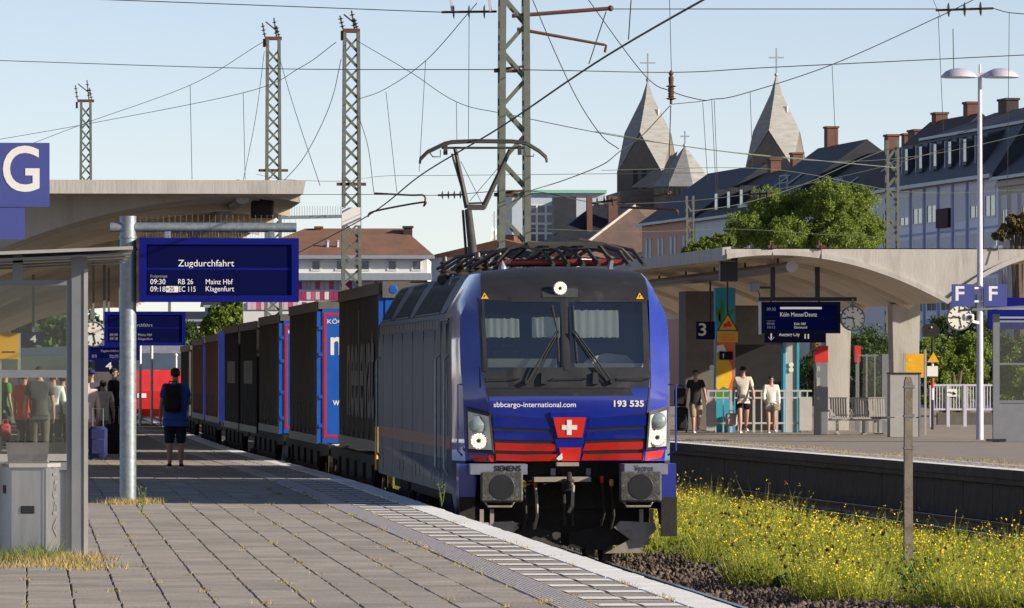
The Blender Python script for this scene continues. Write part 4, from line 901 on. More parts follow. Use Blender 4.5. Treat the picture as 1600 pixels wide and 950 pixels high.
    if i in (3, 4):
        b = mk(); b.bx(-hw - .016, -hw + .0, Ln * .25, Ln * .75, 2.2, 2.75); b.build('printed_block', M['tletter'], t)
    if i == 5:
        b = mk(); b.bx(-hw - .02, -hw + .3, -.25, -.02, zb, zt + .1); b.build('end_pillar', M['tblued'], t)
# wagons under the loads
for i, (y0, y1) in enumerate(((103.6, 121.5), (122.4, 140.2), (141.2, 158.8), (159.6, 177.0), (178.0, 196.5), (197.4, 220))):
    cx0, cx1 = TRK + toff(y0), TRK + toff(y1)
    t = thing('flat_wagon', ['first', 'second', 'third', 'fourth', 'fifth', 'last'][i] + ' dirty flat wagon behind the locomotive, under its load', 'wagon', ((cx0 + cx1) / 2, (y0 + y1) / 2, 0), group='flat wagons of the freight train')
    Mx = Matrix.Translation((cx0, y0, 0)) @ Matrix.Rotation(math.atan2(-(cx1 - cx0), y1 - y0), 4, 'Z'); L_ = y1 - y0
    def mk(): q = MB(); q.T = Mx; return q
    for s_ in (-1, 1):
        b = mk(); b.prism([(0, .95), (0, 1.14), (L_, 1.14), (L_, .95), (L_ - 3.2, .9), (L_ - 4, .55), (4, .55), (3.2, .9)], s_ * 1.24, s_ * 1.12, 'YZ'); b.build('side_sill', M['grime_shade'], t)
        for d in (.4, L_ - .4):
            b = mk(); b.cyl((s_ * .875, d, 1.04), (s_ * .875, -.42 if d < 1 else L_ + .38, 1.04), .11, n=10); b.lathe((s_ * .875, -.42 if d < 1 else L_ + .38, 1.04), [(.22, -.02), (.22, .02), (.001, .03)], 14, 'Y'); b.build('buffer', M['grime_shade'], t)
        for k in range(5): b = mk(); b.box((s_ * 1.26, L_ * (.2 + .15 * k), .85), (.06, .35, .28)); b.build('sill_gusset', M['grime_shade'], t)
    b = mk(); b.bx(-1.1, 1.1, .1, L_ - .1, .92, 1.08); b.build('deck', M['grime_shade'], t)
    for d0 in (1.1, L_ - 2.9):
        b = mk()
        for s_ in (-1, 1): b.cbox((s_ * 1.02, d0 + .9, .52), (.12, 2.5, .22), .03)
        bo = b.build('bogie', M['grime_shade'], t)
        for dd in (0, 1.8):
            for s_ in (-1, 1):
                b = mk(); b.lathe((s_ * .76, d0 + dd, .46), [(.49, -.06), (.46, -.04), (.46, .06), (.001, .07)], 20, 'X'); b.build('wheel', M['grime_shade'], bo)
    if i == 0:
        b = mk(); b.cyl((-1.32, 1.35, .95), (-1.32, 1.35, 1.62), .026, n=8); b.build('yellow_stake', M['yellow'], t)
    if i == 1:
        b = mk(); b.box((-.8, -.1, 1.12), (.5, .5, .05)); b.lathe((-.7, -.1, 1.14), [(.1, 0), (.06, .05), (.02, .08)], 8); b.build('coupling_plate', M['yellow'], t)
# ================================================================ lattice masts
def lattice_mast(lab, x, y, z0, z1, w0, w1, m='lattice', rz=0, leg=.07, pitch=None, name='lattice_mast', brace=.07, xl=False):
    t = thing(name, lab, 'mast', (x, y, z0), rz, 'lattice masts of the overhead line'); H = z1 - z0
    wid = lambda z: w0 + (w1 - w0) * z / H
    for sx in (-1, 1):
        for sy in (-1, 1):
            b = MB(); b.bar((sx * w0 / 2, sy * w0 / 2, 0), (sx * w1 / 2, sy * w1 / 2, H), leg, leg); b.build('mast_leg', M[m], t, world=False)
    b = MB(); z = 0; k = 0; pitch = pitch or w0 * 1.25
    while z < H - pitch:
        a, c = wid(z) / 2, wid(z + pitch) / 2; s_ = 1 if k % 2 else -1
        for f in (-1, 1):
            b.bar((s_ * a, f * a, z), (-s_ * c, f * c, z + pitch), brace * .5, brace); b.bar((f * a, -s_ * a, z), (f * c, s_ * c, z + pitch), brace * .5, brace)
            if xl: b.bar((-s_ * a, f * a, z), (s_ * c, f * c, z + pitch), brace * .4, brace)
        z += pitch; k += 1
    b.build('bracing', M[m], t, world=False); return t
def insulator_h(b, p0, p1, n=3, r=.13):
    p0, p1 = Vector(p0), Vector(p1); b.cyl(p0, p1, .028, n=6)
    for i in range(n):
        q = p0 + (p1 - p0) * ((i + .8) / (n + .6)); d = (p1 - p0).normalized() * .025; b.cyl(q - d, q + d * .2, r * .55, r, 12); b.cyl(q + d * .2, q + d * .6, r, r * .3, 12)
def gwire(pts, lab, r=.011, m='wire', name='overhead_wire', seg=10, cat='wire'):
    """catmull-rom wire through photo points (px, py, distance)"""
    q = [P(*p) for p in pts]; out = []
    if len(q) == 2: out = q
    else:
        e = [q[0] * 2 - q[1]] + q + [q[-1] * 2 - q[-2]]
        for i in range(1, len(e) - 2):
            for k in range(seg):
                t = k / seg; a, b_, c, d = e[i - 1:i + 3]
                out.append(.5 * ((2 * b_) + (c - a) * t + (2 * a - 5 * b_ + 4 * c - d) * t * t + (3 * b_ - a - 3 * c + d) * t ** 3))
        out.append(q[-1])
    b = MB(); b.tube(out, r, 5); o = b.build(name, M[m]); return tag(o, lab, cat)

MD = 150.0
m4 = lattice_mast('tall lattice mast right behind the raised pantograph', PX(803, MD), MD, -.2, 14.0, .64, .50, leg=.14, pitch=.62, brace=.075)
b = MB()
def L4(px, py): v = P(px, py, MD); return v - m4.location
insulator_h(b, L4(690, 19), L4(776, 18), 3, .17); b.build('insulator', M['porc'], m4, world=False)
for px in (707, 767): b = MB(); b.bar(L4(px, 19), L4(px - 3, -2), .06, .04); b.build('insulator_strap', M['lilac'], m4, world=False)
b = MB(); b.cyl(L4(800, 25), L4(955, 13), .045, n=8); b.ball(L4(954, 13), .07, 8); b.build('cantilever_tube', M['rust'], m4, world=False)
b = MB(); b.cyl(L4(808, 45), L4(944, 70), .04, .03, n=8); b.tube([L4(942, 69), L4(947, 71), L4(945, 82)], .03, 6); b.build('registration_arm', M['rust'], m4, world=False)
for py in (105, 299): b = MB(); b.bar(L4(772, py + 4), L4(824, py - 2), .05); b.box(L4(790, py + 6), (.5, .5, .05)); b.build('clamp', M['rust'], m4, world=False)
m3 = lattice_mast('lattice mast with switch gear on top, just left of the pantograph', PX(549, 215), 215, -.2, ZZ(50, 215), .60, .44, leg=.10, pitch=.5, xl=True, brace=.06)
m2 = lattice_mast('lattice mast rising behind the near canopy rim', PX(427, 255), 255, -.2, ZZ(62, 255), .62, .44, leg=.11, pitch=.5, xl=True, brace=.06)
m1 = lattice_mast('small far lattice mast at the left of the sky', PX(134, 320), 320, -.2, ZZ(160, 320), .62, .44, leg=.12, pitch=.55, xl=True, brace=.07)
for m_, px, py, d in ((m3, 542, 50, 215), (m2, 421, 62, 255), (m1, 134, 160, 320)):
    k = d / F; z = ZZ(py, d) - m_.location.z
    b = MB(); b.box((0, 0, z + .05), (26 * k, .5, .12)); b.box((-14 * k, 0, z - 5 * k), (.1, .4, .3)); b.build('top_platform', M['rust'], m_, world=False)
    b = MB()
    for dx, h in ((-13, 26), (5, 34), (9, 22)): insulator_h(b, (dx * k, 0, z + .1), (dx * k - .1, 0, z + h * k), 3, .10)
    b.bar((-12 * k, 0, z + 28 * k), (8 * k, 0, z + 12 * k), .05); b.build('switch_insulator', M['porc'], m_, world=False)
    b = MB(); b.box((0, 0, z - (215 if m_ is m2 else 250) * k * .95), (46 * k, .1, .1)); b.build('cross_arm', M['rust'], m_, world=False)
b = MB(); b.bx(PX(534, 200), PX(563, 200), 199.9, 200.1, ZZ(352, 200), ZZ(324, 200)); o = b.build('signal_plate', M['white']); tag(o, 'blank pale square plate on the mast left of the pantograph', 'plate'); 
b = MB(); b.bar(P(440, 340, 201), P(536, 338, 201), .12, .1)
for k in range(24): b.bar(P(440 + k * 4, 338, 201), P(440 + k * 4, 322, 201), .012)
o = b.build('gantry_arm', M['galv']); tag(o, 'horizontal arm with bird spikes leading to the pale square plate', 'arm')
lattice_mast('greenish lattice mast right of the big tree', PX(1394, 260), 260, -.2, ZZ(217, 260), .46, .40, 'lattice', leg=.1, pitch=.55)
lattice_mast('small lattice mast before the pale orange house', PX(1078, 330), 330, -.2, ZZ(305, 330), .36, .32, 'lattice', leg=.09, pitch=.5)

# ================================================================ overhead wires
gwire([(1250, -85, 58.5), (950, 86, 78), (780, 200, 96), (660, 272, 114), (570, 340, 134), (440, 408, 176)], 'thick contact wire touching the raised pantograph', .013)
gwire([(905, -20, 150), (1005, 115, 150), (1050, 143, 150), (1095, 156, 150), (1115, 155, 150), (1160, 147, 150), (1300, 101, 150), (1465, 27, 150), (1540, -10, 150)], 'sagging catenary passing in front of the left church spire')
gwire([(-20, 94, 200), (400, 107, 175), (800, 109, 150), (1050, 113, 150), (1210, 105, 150), (1620, 85, 150)], 'long near-horizontal cross wire clamped to the tall mast')
gwire([(100, -3, 150), (400, 8, 150), (690, 19, 150)], 'cross wire from the top left to the insulators of the tall mast')
gwire([(955, 14, 150), (1250, 14, 150), (1465, 14, 150)], 'cross wire between tall mast bracket and top right insulators')
b = MB(); insulator_h(b, P(1462, 16, 150), P(1552, 13, 150), 3, .17); o = b.build('line_insulator', M['porc']); tag(o, 'ribbed insulators hanging on the wire in the top right corner', 'insulator')
gwire([(1552, 13, 150), (1580, 20, 150), (1640, 24, 150)], 'short wire end right of the top right insulators')
gwire([(555, 62, 215), (640, 112, 200), (715, 160, 185), (800, 180, 170), (960, 212, 165), (1120, 235, 165), (1250, 248, 170), (1400, 262, 180)], 'wire sagging from the switch mast past the tall mast to the right', .011, 'wiregreen')
gwire([(745, 5, 150), (665, 95, 170), (600, 140, 200), (557, 156, 215)], 'wire rising from the switch mast to the top of the tall mast')
for k, (x0, y0, x1, y1, d, lab) in enumerate(((665, 95, 655, 268, 170, 'thin dropper left of the pantograph head'), (603, 143, 620, 300, 200, 'thin dropper next to the switch mast'), (733, 25, 732, 220, 150, 'vertical dropper above the pantograph head'), (713, 160, 714, 225, 180, 'short dropper hanging above the pantograph'), (947, 18, 920, 100, 80, 'dropper meeting the contact wire right of the tall mast'), (986, 0, 982, 62, 76, 'dropper near the top of the contact wire'), (297, 133, 300, 280, 280, 'far dropper above the near canopy'), (380, 145, 383, 280, 240, 'dropper left of the mast behind the canopy rim'), (1098, 160, 1106, 285, 150, 'left one of the thin droppers between the church spires'), (1172, 143, 1176, 260, 150, 'right one of the thin droppers between the church spires'), (1300, 100, 1306, 230, 150, 'dropper above the dark roofs'), (1466, 25, 1474, 205, 150, 'dropper under the top right insulators'), (1577, 20, 1574, 300, 150, 'dropper right of the street lamp'), (1112, 157, 1119, 300, 150, 'left strand of the twin wires between the spires'), (1116, 157, 1122, 310, 150, 'right strand of the twin wires between the spires'))):
    gwire([(x0, y0, d), (x1, y1, d)], lab, .007 * d / 150 if d > 100 else .007)
gwire([(-20, 221, 330), (140, 193, 320), (380, 145, 260), (470, 105, 235), (525, 66, 215)], 'long wire from the left edge up to the switch mast', .013)
gwire([(30, 232, 330), (140, 190, 320), (297, 133, 285), (410, 66, 255)], 'wire from the small far mast up to the next mast', .013)
gwire([(533, 92, 215), (520, 150, 215), (500, 200, 215), (472, 250, 215), (440, 286, 215)], 'slack wire curving down from the switch mast to the canopy', .012)
gwire([(433, 78, 255), (460, 170, 240), (500, 290, 220)], 'wire falling from the mast behind the canopy rim to the right', .012)
gwire([(413, 80, 255), (400, 180, 255), (380, 282, 255)], 'wire falling from the mast behind the canopy rim to the left', .011)
gwire([(828, -10, 120), (870, 88, 120), (905, 160, 120), (940, 212, 120), (967, 233, 120)], 'slack curve between tall mast and left spire', .009)
gwire([(560, 180, 215), (575, 230, 205), (584, 300, 200)], 'pair of guy wires below the switch mast, upper', .011)
gwire([(400, 272, 260), (440, 280, 240), (530, 283, 215), (600, 275, 215), (700, 274, 200), (900, 272, 180), (1100, 270, 170)], 'low cross wire behind the pantograph', .008, 'wiregreen')
gwire([(470, 304, 215), (585, 304, 200), (690, 305, 180), (820, 298, 150), (960, 318, 150), (1170, 303, 170), (1400, 255, 190), (1620, 185, 190)], 'lower cross wire running behind the pantograph to the right roofs', .010)
b = MB(); insulator_h(b, P(684, 305, 178), P(727, 304, 178), 4, .12); o = b.build('line_insulator', M['porc']); tag(o, 'four small insulators left of the pantograph arms', 'insulator')
b = MB(); insulator_h(b, P(925, 318, 152), P(965, 312, 152), 3, .14); o = b.build('line_insulator', M['porc']); tag(o, 'insulators in front of the dark slate roof of the gabled house', 'insulator')
b = MB(); insulator_h(b, P(1168, 304, 170), P(1206, 302, 170), 3, .14); o = b.build('line_insulator', M['porc']); tag(o, 'insulators in front of the big tree', 'insulator')
for pts, lab in (([(585, 302, 200), (640, 305, 198), (663, 306, 197), (663, 322, 197)], 'upper registration arm left of the pantograph'), ([(575, 338, 200), (585, 330, 200), (660, 316, 197), (662, 322, 197)], 'lower registration arm left of the pantograph'), ([(965, 318, 152), (1000, 310, 150), (1040, 303, 149), (1048, 300, 149)], 'upper dark bracket arm above the orange house'), ([(970, 324, 152), (1020, 326, 150), (1055, 328, 149), (1058, 334, 149)], 'lower dark bracket arm above the orange house')):
    gwire(pts, lab, .03, 'rust', 'registration_arm', 4, 'bracket')
# hanging insulator before the left spire
gwire([(1046, -5, 150), (1049, 110, 150)], 'suspension wire above the hanging insulator', .008)
c0, c1 = P(1049, 110, 150), P(1048.5, 163, 150); t = thing('hanging_insulator', 'brown stacked insulator hanging right of the left spire', 'insulator', c1)
b = MB(); L_ = c0.z - c1.z; b.lathe((0, 0, 0), [(.03, 0), (.03, .1)] + [(r_, .1 + i * .028) for i, r_ in enumerate((.05, .13, .05, .08, .05, .08, .05, .08, .05, .08, .05, .13, .05))] + [(.06, L_ * .72), (.06, L_ * .8), (.03, L_ * .84), (.06, L_ * .9), (.02, L_)], 12); b.build('discs', M['rust'], t, world=False)
gwire([(1048, 165, 150), (1046, 230, 150), (1043, 300, 150), (1025, 303, 150)], 'stiff wire below the hanging insulator', .012)
gwire([(1047, 165, 150), (1005, 210, 148), (968, 237, 146), (940, 258, 146), (880, 282, 150), (822, 300, 150)], 'stay wire from the hanging insulator down to the tall mast', .011)
gwire([(1048, 163, 150), (1098, 158, 150), (1112, 155, 150)], 'short link wire right of the hanging insulator', .008)
gwire([(930, 205, 170), (1100, 233, 170), (1300, 252, 170), (1460, 240, 170), (1620, 205, 170)], 'pale green wire before the spires and dark roofs', .008, 'wiregreen')
gwire([(940, 266, 180), (1200, 264, 180), (1420, 300, 180), (1620, 296, 180)], 'pale green wire before the roof of the long row', .008, 'wiregreen')
gwire([(1080, 330, 200), (1160, 318, 200), (1250, 290, 200), (1330, 255, 200), (1380, 235, 200)], 'wire rising over the big tree', .012, 'wiregreen')
gwire([(820, 357, 220), (1000, 362, 220), (1150, 358, 220), (1300, 367, 220), (1400, 370, 220)], 'pale green wire low over the far canopy', .008, 'wiregreen')
gwire([(1380, 235, 200), (1480, 215, 200), (1620, 160, 200)], 'wire crossing the slate roof by the street lamp', .010, 'wire')
gwire([(1489, 45, 180), (1490, 108, 180)], 'thin aerial behind the street lamp', .012)
gwire([(1454, -10, 150), (1470, 28, 150)], 'short wire above the top right insulators', .006)

# ================================================================ signs on the near platform
SD = 86.0
def board(t, x0, x1, z0, z1, y, dep=.28, frame='signblue', scr='lcd'):
    b = MB(); b.bx(x0, x1, y, y + dep, z0, z1); b.build('case', M[frame], t)
    w_ = x1 - x0; h = z1 - z0; fr = .045 * w_
    b = MB()                                                   # raised frame around a recessed screen
    for q in ((x0, x1, z1 - fr * .9, z1), (x0, x1, z0, z0 + fr * .9), (x0, x0 + fr, z0 + fr * .9, z1 - fr * .9), (x1 - fr, x1, z0 + fr * .9, z1 - fr * .9)): b.bx(q[0], q[1], y - .035, y - .001, q[2], q[3])
    b.bx(x0 + fr, x1 - fr, y - .012, y - .001, z0 + h * .50, z0 + h * .535)
    b.build('frame', M[frame], t)
    b = MB(); b.bx(x0 + fr * 1.2, x1 - fr * 1.2, y - .008, y - .002, z0 + h * .54, z1 - fr); b.bx(x0 + fr * 1.2, x1 - fr * 1.2, y - .008, y - .002, z0 + fr, z0 + h * .495); return b.build('screen', M[scr], t)
pole = thing('sign_pole', 'thick galvanised pole with cross arm carrying the big departure board', 'pole', (PX(200, SD), SD, PZ))
b = MB(); c = P(200, 797, SD); b.cyl((c.x, SD, PZ - .01), (c.x, SD, ZZ(338, SD)), .108, n=20); b.build('shaft', M['galv'], pole, smooth_=True)
b = MB(); z = ZZ(355.5, SD); b.cyl((PX(172, SD), SD - .02, z), (PX(463, SD), SD - .02, z), .062, n=14); b.build('cross_arm', M['galv'], pole, smooth_=True)
b = MB()
for k in range(62):
    x = PX(188, SD) + (PX(462, SD) - PX(188, SD)) * k / 61; b.bar((x, SD - .02 + random.uniform(-.05, .05), z - .05), (x + random.uniform(-.01, .01), SD - .06, z - .13), .0035)
    if k % 2: b.bar((x, SD - .02, z + .06), (x, SD - .02, z + .16), .003)
M['spike'] = mat('bird_spike', (.45, .35, .16), .5, .5, var=.2); stuff(b.build('bird_spikes', M['spike'], pole))
for px in (262, 424): b = MB(); b.bx(PX(px, SD) - .04, PX(px, SD) + .04, SD - .05, SD + .1, ZZ(373, SD), z - .04); b.build('bracket', M['galv'], pole)
b = MB(); b.cyl((c.x, SD, z - .3), (c.x, SD, z - .27), .125, n=16); b.cyl((c.x, SD, z - .14), (c.x, SD, z - .12), .12, n=16); b.build('clamp_ring', M['galv'], pole)
bx0, bx1, bz0, bz1 = PX(217.5, SD), PX(466, SD), ZZ(472, SD), ZZ(372.5, SD)
t = thing('departure_board', 'large blue departure board reading Zugdurchfahrt hung from the sign pole', 'sign', ((bx0 + bx1) / 2, SD - .1, bz0), group='blue departure boards')
sc_ = board(t, bx0, bx1, bz0, bz1, SD - .17)
def onb(txt, px, py, wpx, hpx, y, m='lcdtext', par=None, d=SD, wt=-.002):
    return lettering(txt, (PX(px, d), y, ZZ(py, d)), (1, 0, 0), wpx * d / F, hpx * d / F, m, par, wt)
yb = SD - .182
for a in (('Zugdurchfahrt', 278, 420, 87, 13.5), ('Folgezüge', 235, 435, 26, 5), ('09:30', 234.5, 444.5, 23.5, 8), ('RB 26', 278, 444.5, 23, 8), ('Mainz Hbf', 321, 444.5, 42, 8), ('09:18', 234.5, 456, 23.5, 8), ('EC 115', 279, 456, 26, 8), ('Klagenfurt', 321, 458, 44, 10.5)): onb(*a, yb, 'lcdtext' if a[0] != 'Folgezüge' else 'lcddim', sc_)
b = MB(); b.bx(PX(259, SD), PX(278, SD), yb + .001, yb + .004, ZZ(457, SD), ZZ(447.5, SD)); b.build('delay_field', M['letter'], sc_); onb('+25', 260, 455.5, 12, 7, yb - .003, 'black', sc_)

# letter board G
GD = 75.0; t = thing('section_sign', 'blue square sign with white letter G at the left edge', 'sign', (PX(20, GD), GD, ZZ(374, GD)), group='blue section letter signs')
b = MB(); b.bx(PX(-30, GD), PX(77.5, GD), GD, GD + .1, ZZ(324, GD), ZZ(224, GD)); b.build('panel', M['plateblue'], t)
b = MB(); b.bx(PX(-70, GD), PX(39, GD), GD + .01, GD + .1, ZZ(374.5, GD), ZZ(324.6, GD)); b.build('lower_panel', M['plateblue'], t)
lettering('G', (PX(4.5, GD), GD - .005, ZZ(300.5, GD)), (1, 0, 0), 57 * GD / F, 72 * GD / F, 'letter', t, .012)
b = MB(); b.cyl((PX(-34, GD), GD + .2, PZ), (PX(-34, GD), GD + .2, ZZ(220, GD)), .09, n=12); b.build('pole', M['galv'], t)

# smaller boards and clocks further down the platform
for d, x0, x1, y0, y1, lab in ((135, 163, 290, 487, 540, 'second departure board down the near platform, under the canopy'), (158, 138, 218, 540, 563, 'third, smaller departure board half behind the platform clock')):
    t = thing('departure_board', lab, 'sign', (PX((x0 + x1) / 2, d), d, ZZ(y1, d)), group='blue departure boards')
    s_ = board(t, PX(x0, d), PX(x1, d), ZZ(y1, d), ZZ(y0, d), d)
    k = (x1 - x0) / 249; f = lambda px: x0 + (px - 217.5) * k; g = lambda py: y0 + (py - 372.5) * (y1 - y0) / 100
    for a in (('Zugdurchfahrt', 278, 420, 87, 13.5), ('09:30', 234.5, 444.5, 23.5, 8), ('Mainz Hbf', 321, 444.5, 42, 8), ('09:18', 234.5, 456, 23.5, 8), ('Klagenfurt', 321, 458, 44, 9)): onb(a[0], f(a[1]), g(a[2]), a[3] * k, a[4] * k, d - .013, 'lcddim', s_, d)
    for px in (x0 + 25, x1 - 25): b = MB(); b.bar((PX(px, d), d + .1, ZZ(y0, d)), (PX(px, d), d + .1, 5.2), .06); b.build('hanger', M['greyframe'], t)
def clock(lab, px, py, rpx, d, hang, group='round platform clocks'):
    c = P(px, py, d); r = rpx * d / F; t = thing('platform_clock', lab, 'clock', (c.x, d, c.z - r), group=group)
    b = MB(); b.lathe((c.x, d, c.z), [(r * 1.04, .12), (r * 1.04, -.02), (r * .97, -.03), (r * .96, -.01), (.001, -.01)], 32, 'Y'); b.build('case', M['greyframe'], t)
    b = MB(); b.lathe((c.x, d, c.z), [(r * .955, -.014), (.001, -.0145)], 32, 'Y'); fc_ = b.build('dial', M['clockface'], t)
    for h in range(12):
        b = MB(); b.T = Matrix.Translation((c.x, d - .019, c.z)) @ Matrix.Rotation(math.pi / 6 * h, 4, 'Y'); b.box((0, 0, r * .8), (r * .085, .004, r * .22)); b.T = None; b.build('hour_mark', M['black'], fc_)
    for a, l, w_ in ((R(9 * 30 + 14), .55, .10), (R(28 * 6), .82, .075)):
        b = MB(); b.T = Matrix.Translation((c.x, d - .024, c.z)) @ Matrix.Rotation(a, 4, 'Y'); b.box((0, 0, r * (l / 2 - .08)), (r * w_, .004, r * (l + .16))); b.T = None; b.build('clock_hand', M['black'], fc_)
    b = MB(); b.T = Matrix.Translation((c.x, d - .028, c.z)) @ Matrix.Rotation(R(270), 4, 'Y'); b.box((0, 0, r * .3), (r * .03, .003, r * .75)); b.lathe((0, 0, r * .62), [(r * .085, .002), (r * .085, -.002)], 12, 'Y'); b.T = None; b.build('second_hand', M['rust'], fc_)
    b = MB(); b.box((c.x, d - .02, c.z + r * .48), (r * .2, .003, r * .13)); b.build('clock_badge', M['red'], fc_)
    if hang: b = MB(); b.bar((c.x, d + .05, c.z + r), (c.x, d + .05, hang), .05); b.cyl((c.x, d + .05, c.z + r), (c.x, d + .05, c.z + r * 1.18), .06); b.build('hanger', M['greyframe'], t)
    return t
clock('round platform clock under the near canopy beside the sign pole', 146, 522, 19.5, 150, 5.2)
for d, px, py, lab in ((170, 170, 572, 'navy track number 4 sign beyond the sign pole'), (150, 52, 530, 'navy track number 4 sign seen through the shelter glass')):
    t = thing('track_number_sign', lab, 'sign', (PX(px, d), d, ZZ(py + 10, d))); b = MB(); b.bx(PX(px - 22, d), PX(px + 16, d), d, d + .1, ZZ(py + 9, d), ZZ(py - 11, d)); b.build('panel', M['signnavy'], t)
    lettering('4', (PX(px - 5, d), d - .006, ZZ(py + 5, d)), (1, 0, 0), 10 * d / F, 11 * d / F, 'letter', t, .02)
    b = MB(); b.bar((PX(px, d), d + .05, ZZ(py - 11, d)), (PX(px, d), d + .05, 5.2), .06); b.build('hanger', M['greyframe'], t)
d = 130; t = thing('yellow_timetable', 'yellow timetable board seen through the shelter glass', 'sign', (PX(14, d), d, PZ)); b = MB(); b.bx(PX(-12, d), PX(29, d), d, d + .06, ZZ(561, d), ZZ(520, d)); b.build('panel', M['yellow'], t)
b = MB(); b.bx(PX(3, d), PX(24, d), d - .006, d - .002, ZZ(551, d), ZZ(549, d)); b.build('printed_line', M['black'], t)
b = MB(); b.bar((PX(0, d), d + .05, PZ), (PX(0, d), d + .05, ZZ(520, d)), .06); b.build('post', M['lightframe'], t); b = MB(); b.bar((PX(30, d), d + .05, PZ), (PX(30, d), d + .05, ZZ(520, d)), .06); b.build('post', M['lightframe'], t)
# canopy lamp and black box below the near canopy rim
def tube_lamp(lab, p0, p1, r, par=None, drop=.35):
    t = thing('tube_lamp', lab, 'lamp', p0); b = MB(); b.cyl(p0, p1, r, n=16); b.build('housing', M['greyframe'], t, smooth_=True)
    b = MB(); v = (p1 - p0).normalized(); b.cyl(p0 - v * .06, p0 + v * .001, r * 1.12, n=18); b.build('end_cap', M['lilac'], t)
    n = 5
    for k in range(n): q = p0 + (p1 - p0) * ((k + .4) / n); b = MB(); b.bar(q, q + Vector((0, 0, drop)), .05); b.build('hanger', M['black'], t)
    return t
p0 = P(379, 308, 109.5); tube_lamp('round tube lamp under the rim of the near canopy', p0, Vector((p0.x - .3, 130, p0.z - .2)), .105)
t = thing('signal_box', 'black box hanging under the near canopy rim', 'box', P(411, 341, 110)); b = MB(); a, c = P(393, 340, 110), P(428, 313, 110); b.cbox(((a.x + c.x) / 2, 110.2, (a.z + c.z) / 2), (c.x - a.x, .35, c.z - a.z), .02); b.build('case', M['black'], t); b = MB(); b.bx(a.x + .05, c.x - .05, 110.0, 110.02, a.z + .04, c.z - .05); b.build('face', M['rubber'], t); b = MB(); b.bar(((a.x + c.x) / 2, 110.2, c.z), ((a.x + c.x) / 2, 110.2, c.z + .12), .08); b.build('hanger', M['black'], t)

# ================================================================ shelter and litter bin at the left
HD = 61.0
sh = thing('platform_shelter', 'grey framed glass shelter at the left edge', 'shelter', (PX(60, HD), HD, PZ))
def hx(px): return PX(px, HD)
def hz(py): return ZZ(py, HD)
b = MB(); b.bx(hx(112), hx(136.5), HD, HD + .15, PZ - .01, hz(402)); b.build('post', M['greyframe'], sh)
b = MB(); b.bx(hx(131), hx(137.5), HD - .012, HD - .001, PZ, hz(420)); b.build('post_edge', M['lightframe'], sh)
b = MB(); b.bx(hx(104), hx(111.8), HD + .02, HD + .1, PZ + .05, hz(438)); b.build('pane_frame', M['greyframe'], sh)
for y0, y1 in ((438, 446), (578, 590), (709, 720), (722, 734)): b = MB(); b.bx(hx(-60), hx(104), HD + .02, HD + .1, hz(y1), hz(y0)); b.build('transom', M['greyframe'] if y0 != 709 else M['lightframe'], sh)
b = MB(); b.bx(hx(-60), hx(104), HD + .045, HD + .075, PZ + .04, hz(734)); b.build('lower_panel', M['greyframe'], sh)
for y0, y1 in ((446, 578), (590, 709)): b = MB(); b.bx(hx(-60), hx(104), HD + .055, HD + .065, hz(y1), hz(y0)); b.build('glass_pane', M['glass'], sh)
b = MB(); b.add([(hx(-60), HD - .35, hz(402)), (hx(207), HD - .35, hz(391)), (hx(207), HD + 2.2, hz(391) - .05), (hx(-60), HD + 2.2, hz(402) - .05)], [(0, 1, 2, 3)]); o = b.build('roof', M['lightframe'], sh); sm = o.modifiers.new('t', 'SOLIDIFY'); sm.thickness = .03
for k in range(4): b = MB(); b.prism([(hx(-60), hz(408) - k * .022), (hx(204 - 2 * k), hz(396) - k * .022), (hx(204 - 2 * k), hz(396) - k * .022 - .012), (hx(-60), hz(408) - k * .022 - .02)], HD - .28 + .3 * k, HD + .0 + .3 * k); b.build('roof_slat', M['greyframe'], sh)
for x in (112, 20): b = MB(); b.bx(hx(x), hx(x + 16), HD + .02, HD + .12, hz(438 if x == 20 else 402), hz(398)); b.build('roof_bracket', M['greyframe'], sh)
BD = 60.6
bn = thing('litter_bin', 'stainless steel litter bin with slanted lid in front of the shelter', 'bin', (PX(40, BD), BD, PZ))
def ox(px): return PX(px, BD)
def oz(py): return ZZ(py, BD)
zb_, zt_ = PZ + .0, oz(727)
pts = [(ox(-3), BD + .18), (ox(15), BD - .1), (ox(72), BD - .1), (ox(93), BD + .22), (ox(93), BD + .5), (ox(-3), BD + .5)]
b = MB(); b.prism(pts, zb_, zt_, 'XY'); b.build('body', M['steel'], bn)
b = MB(); b.prism([(ox(-5), BD + .16), (ox(14), BD - .13), (ox(74), BD - .13), (ox(95), BD + .20), (ox(95), BD + .52), (ox(-5), BD + .52)], zt_ - .015, zt_ + .02, 'XY'); b.build('rim', M['lightframe'], bn)
b = MB(); b.add([(ox(9), BD - .02, oz(692)), (ox(78), BD - .02, oz(692)), (ox(73), BD + .1, oz(722)), (ox(13), BD + .1, oz(722))], [(0, 1, 2, 3)]); b.add([(ox(-5), BD - .04, oz(726)), (ox(16), BD + .1, oz(720)), (ox(73), BD + .1, oz(720)), (ox(80), BD - .04, oz(726))], [(0, 1, 2, 3)]); o = b.build('lid', M['steel'], bn); o.modifiers.new('t', 'SOLIDIFY').thickness = .012
b = MB()
for px in (18, 66.5, 71.5): b.bx(ox(px - .6), ox(px + .6), BD - .106, BD - .099, zb_ + .02, zt_ - .03)
b.bx(ox(18), ox(66), BD - .106, BD - .099, zt_ - .04, zt_ - .035); b.build('door_seam', M['greyframe'], bn)
b = MB(); b.cbox((ox(43.5), BD - .104, oz(795.5)), (22 * BD / F, .02, 12 * BD / F), .008); b.build('door_grip', M['black'], bn)
b = MB(); b.box((ox(7.5), BD + .01, oz(764)), (.035, .02, .075), rz=-.95); b.build('red_badge', M['rust'], bn)
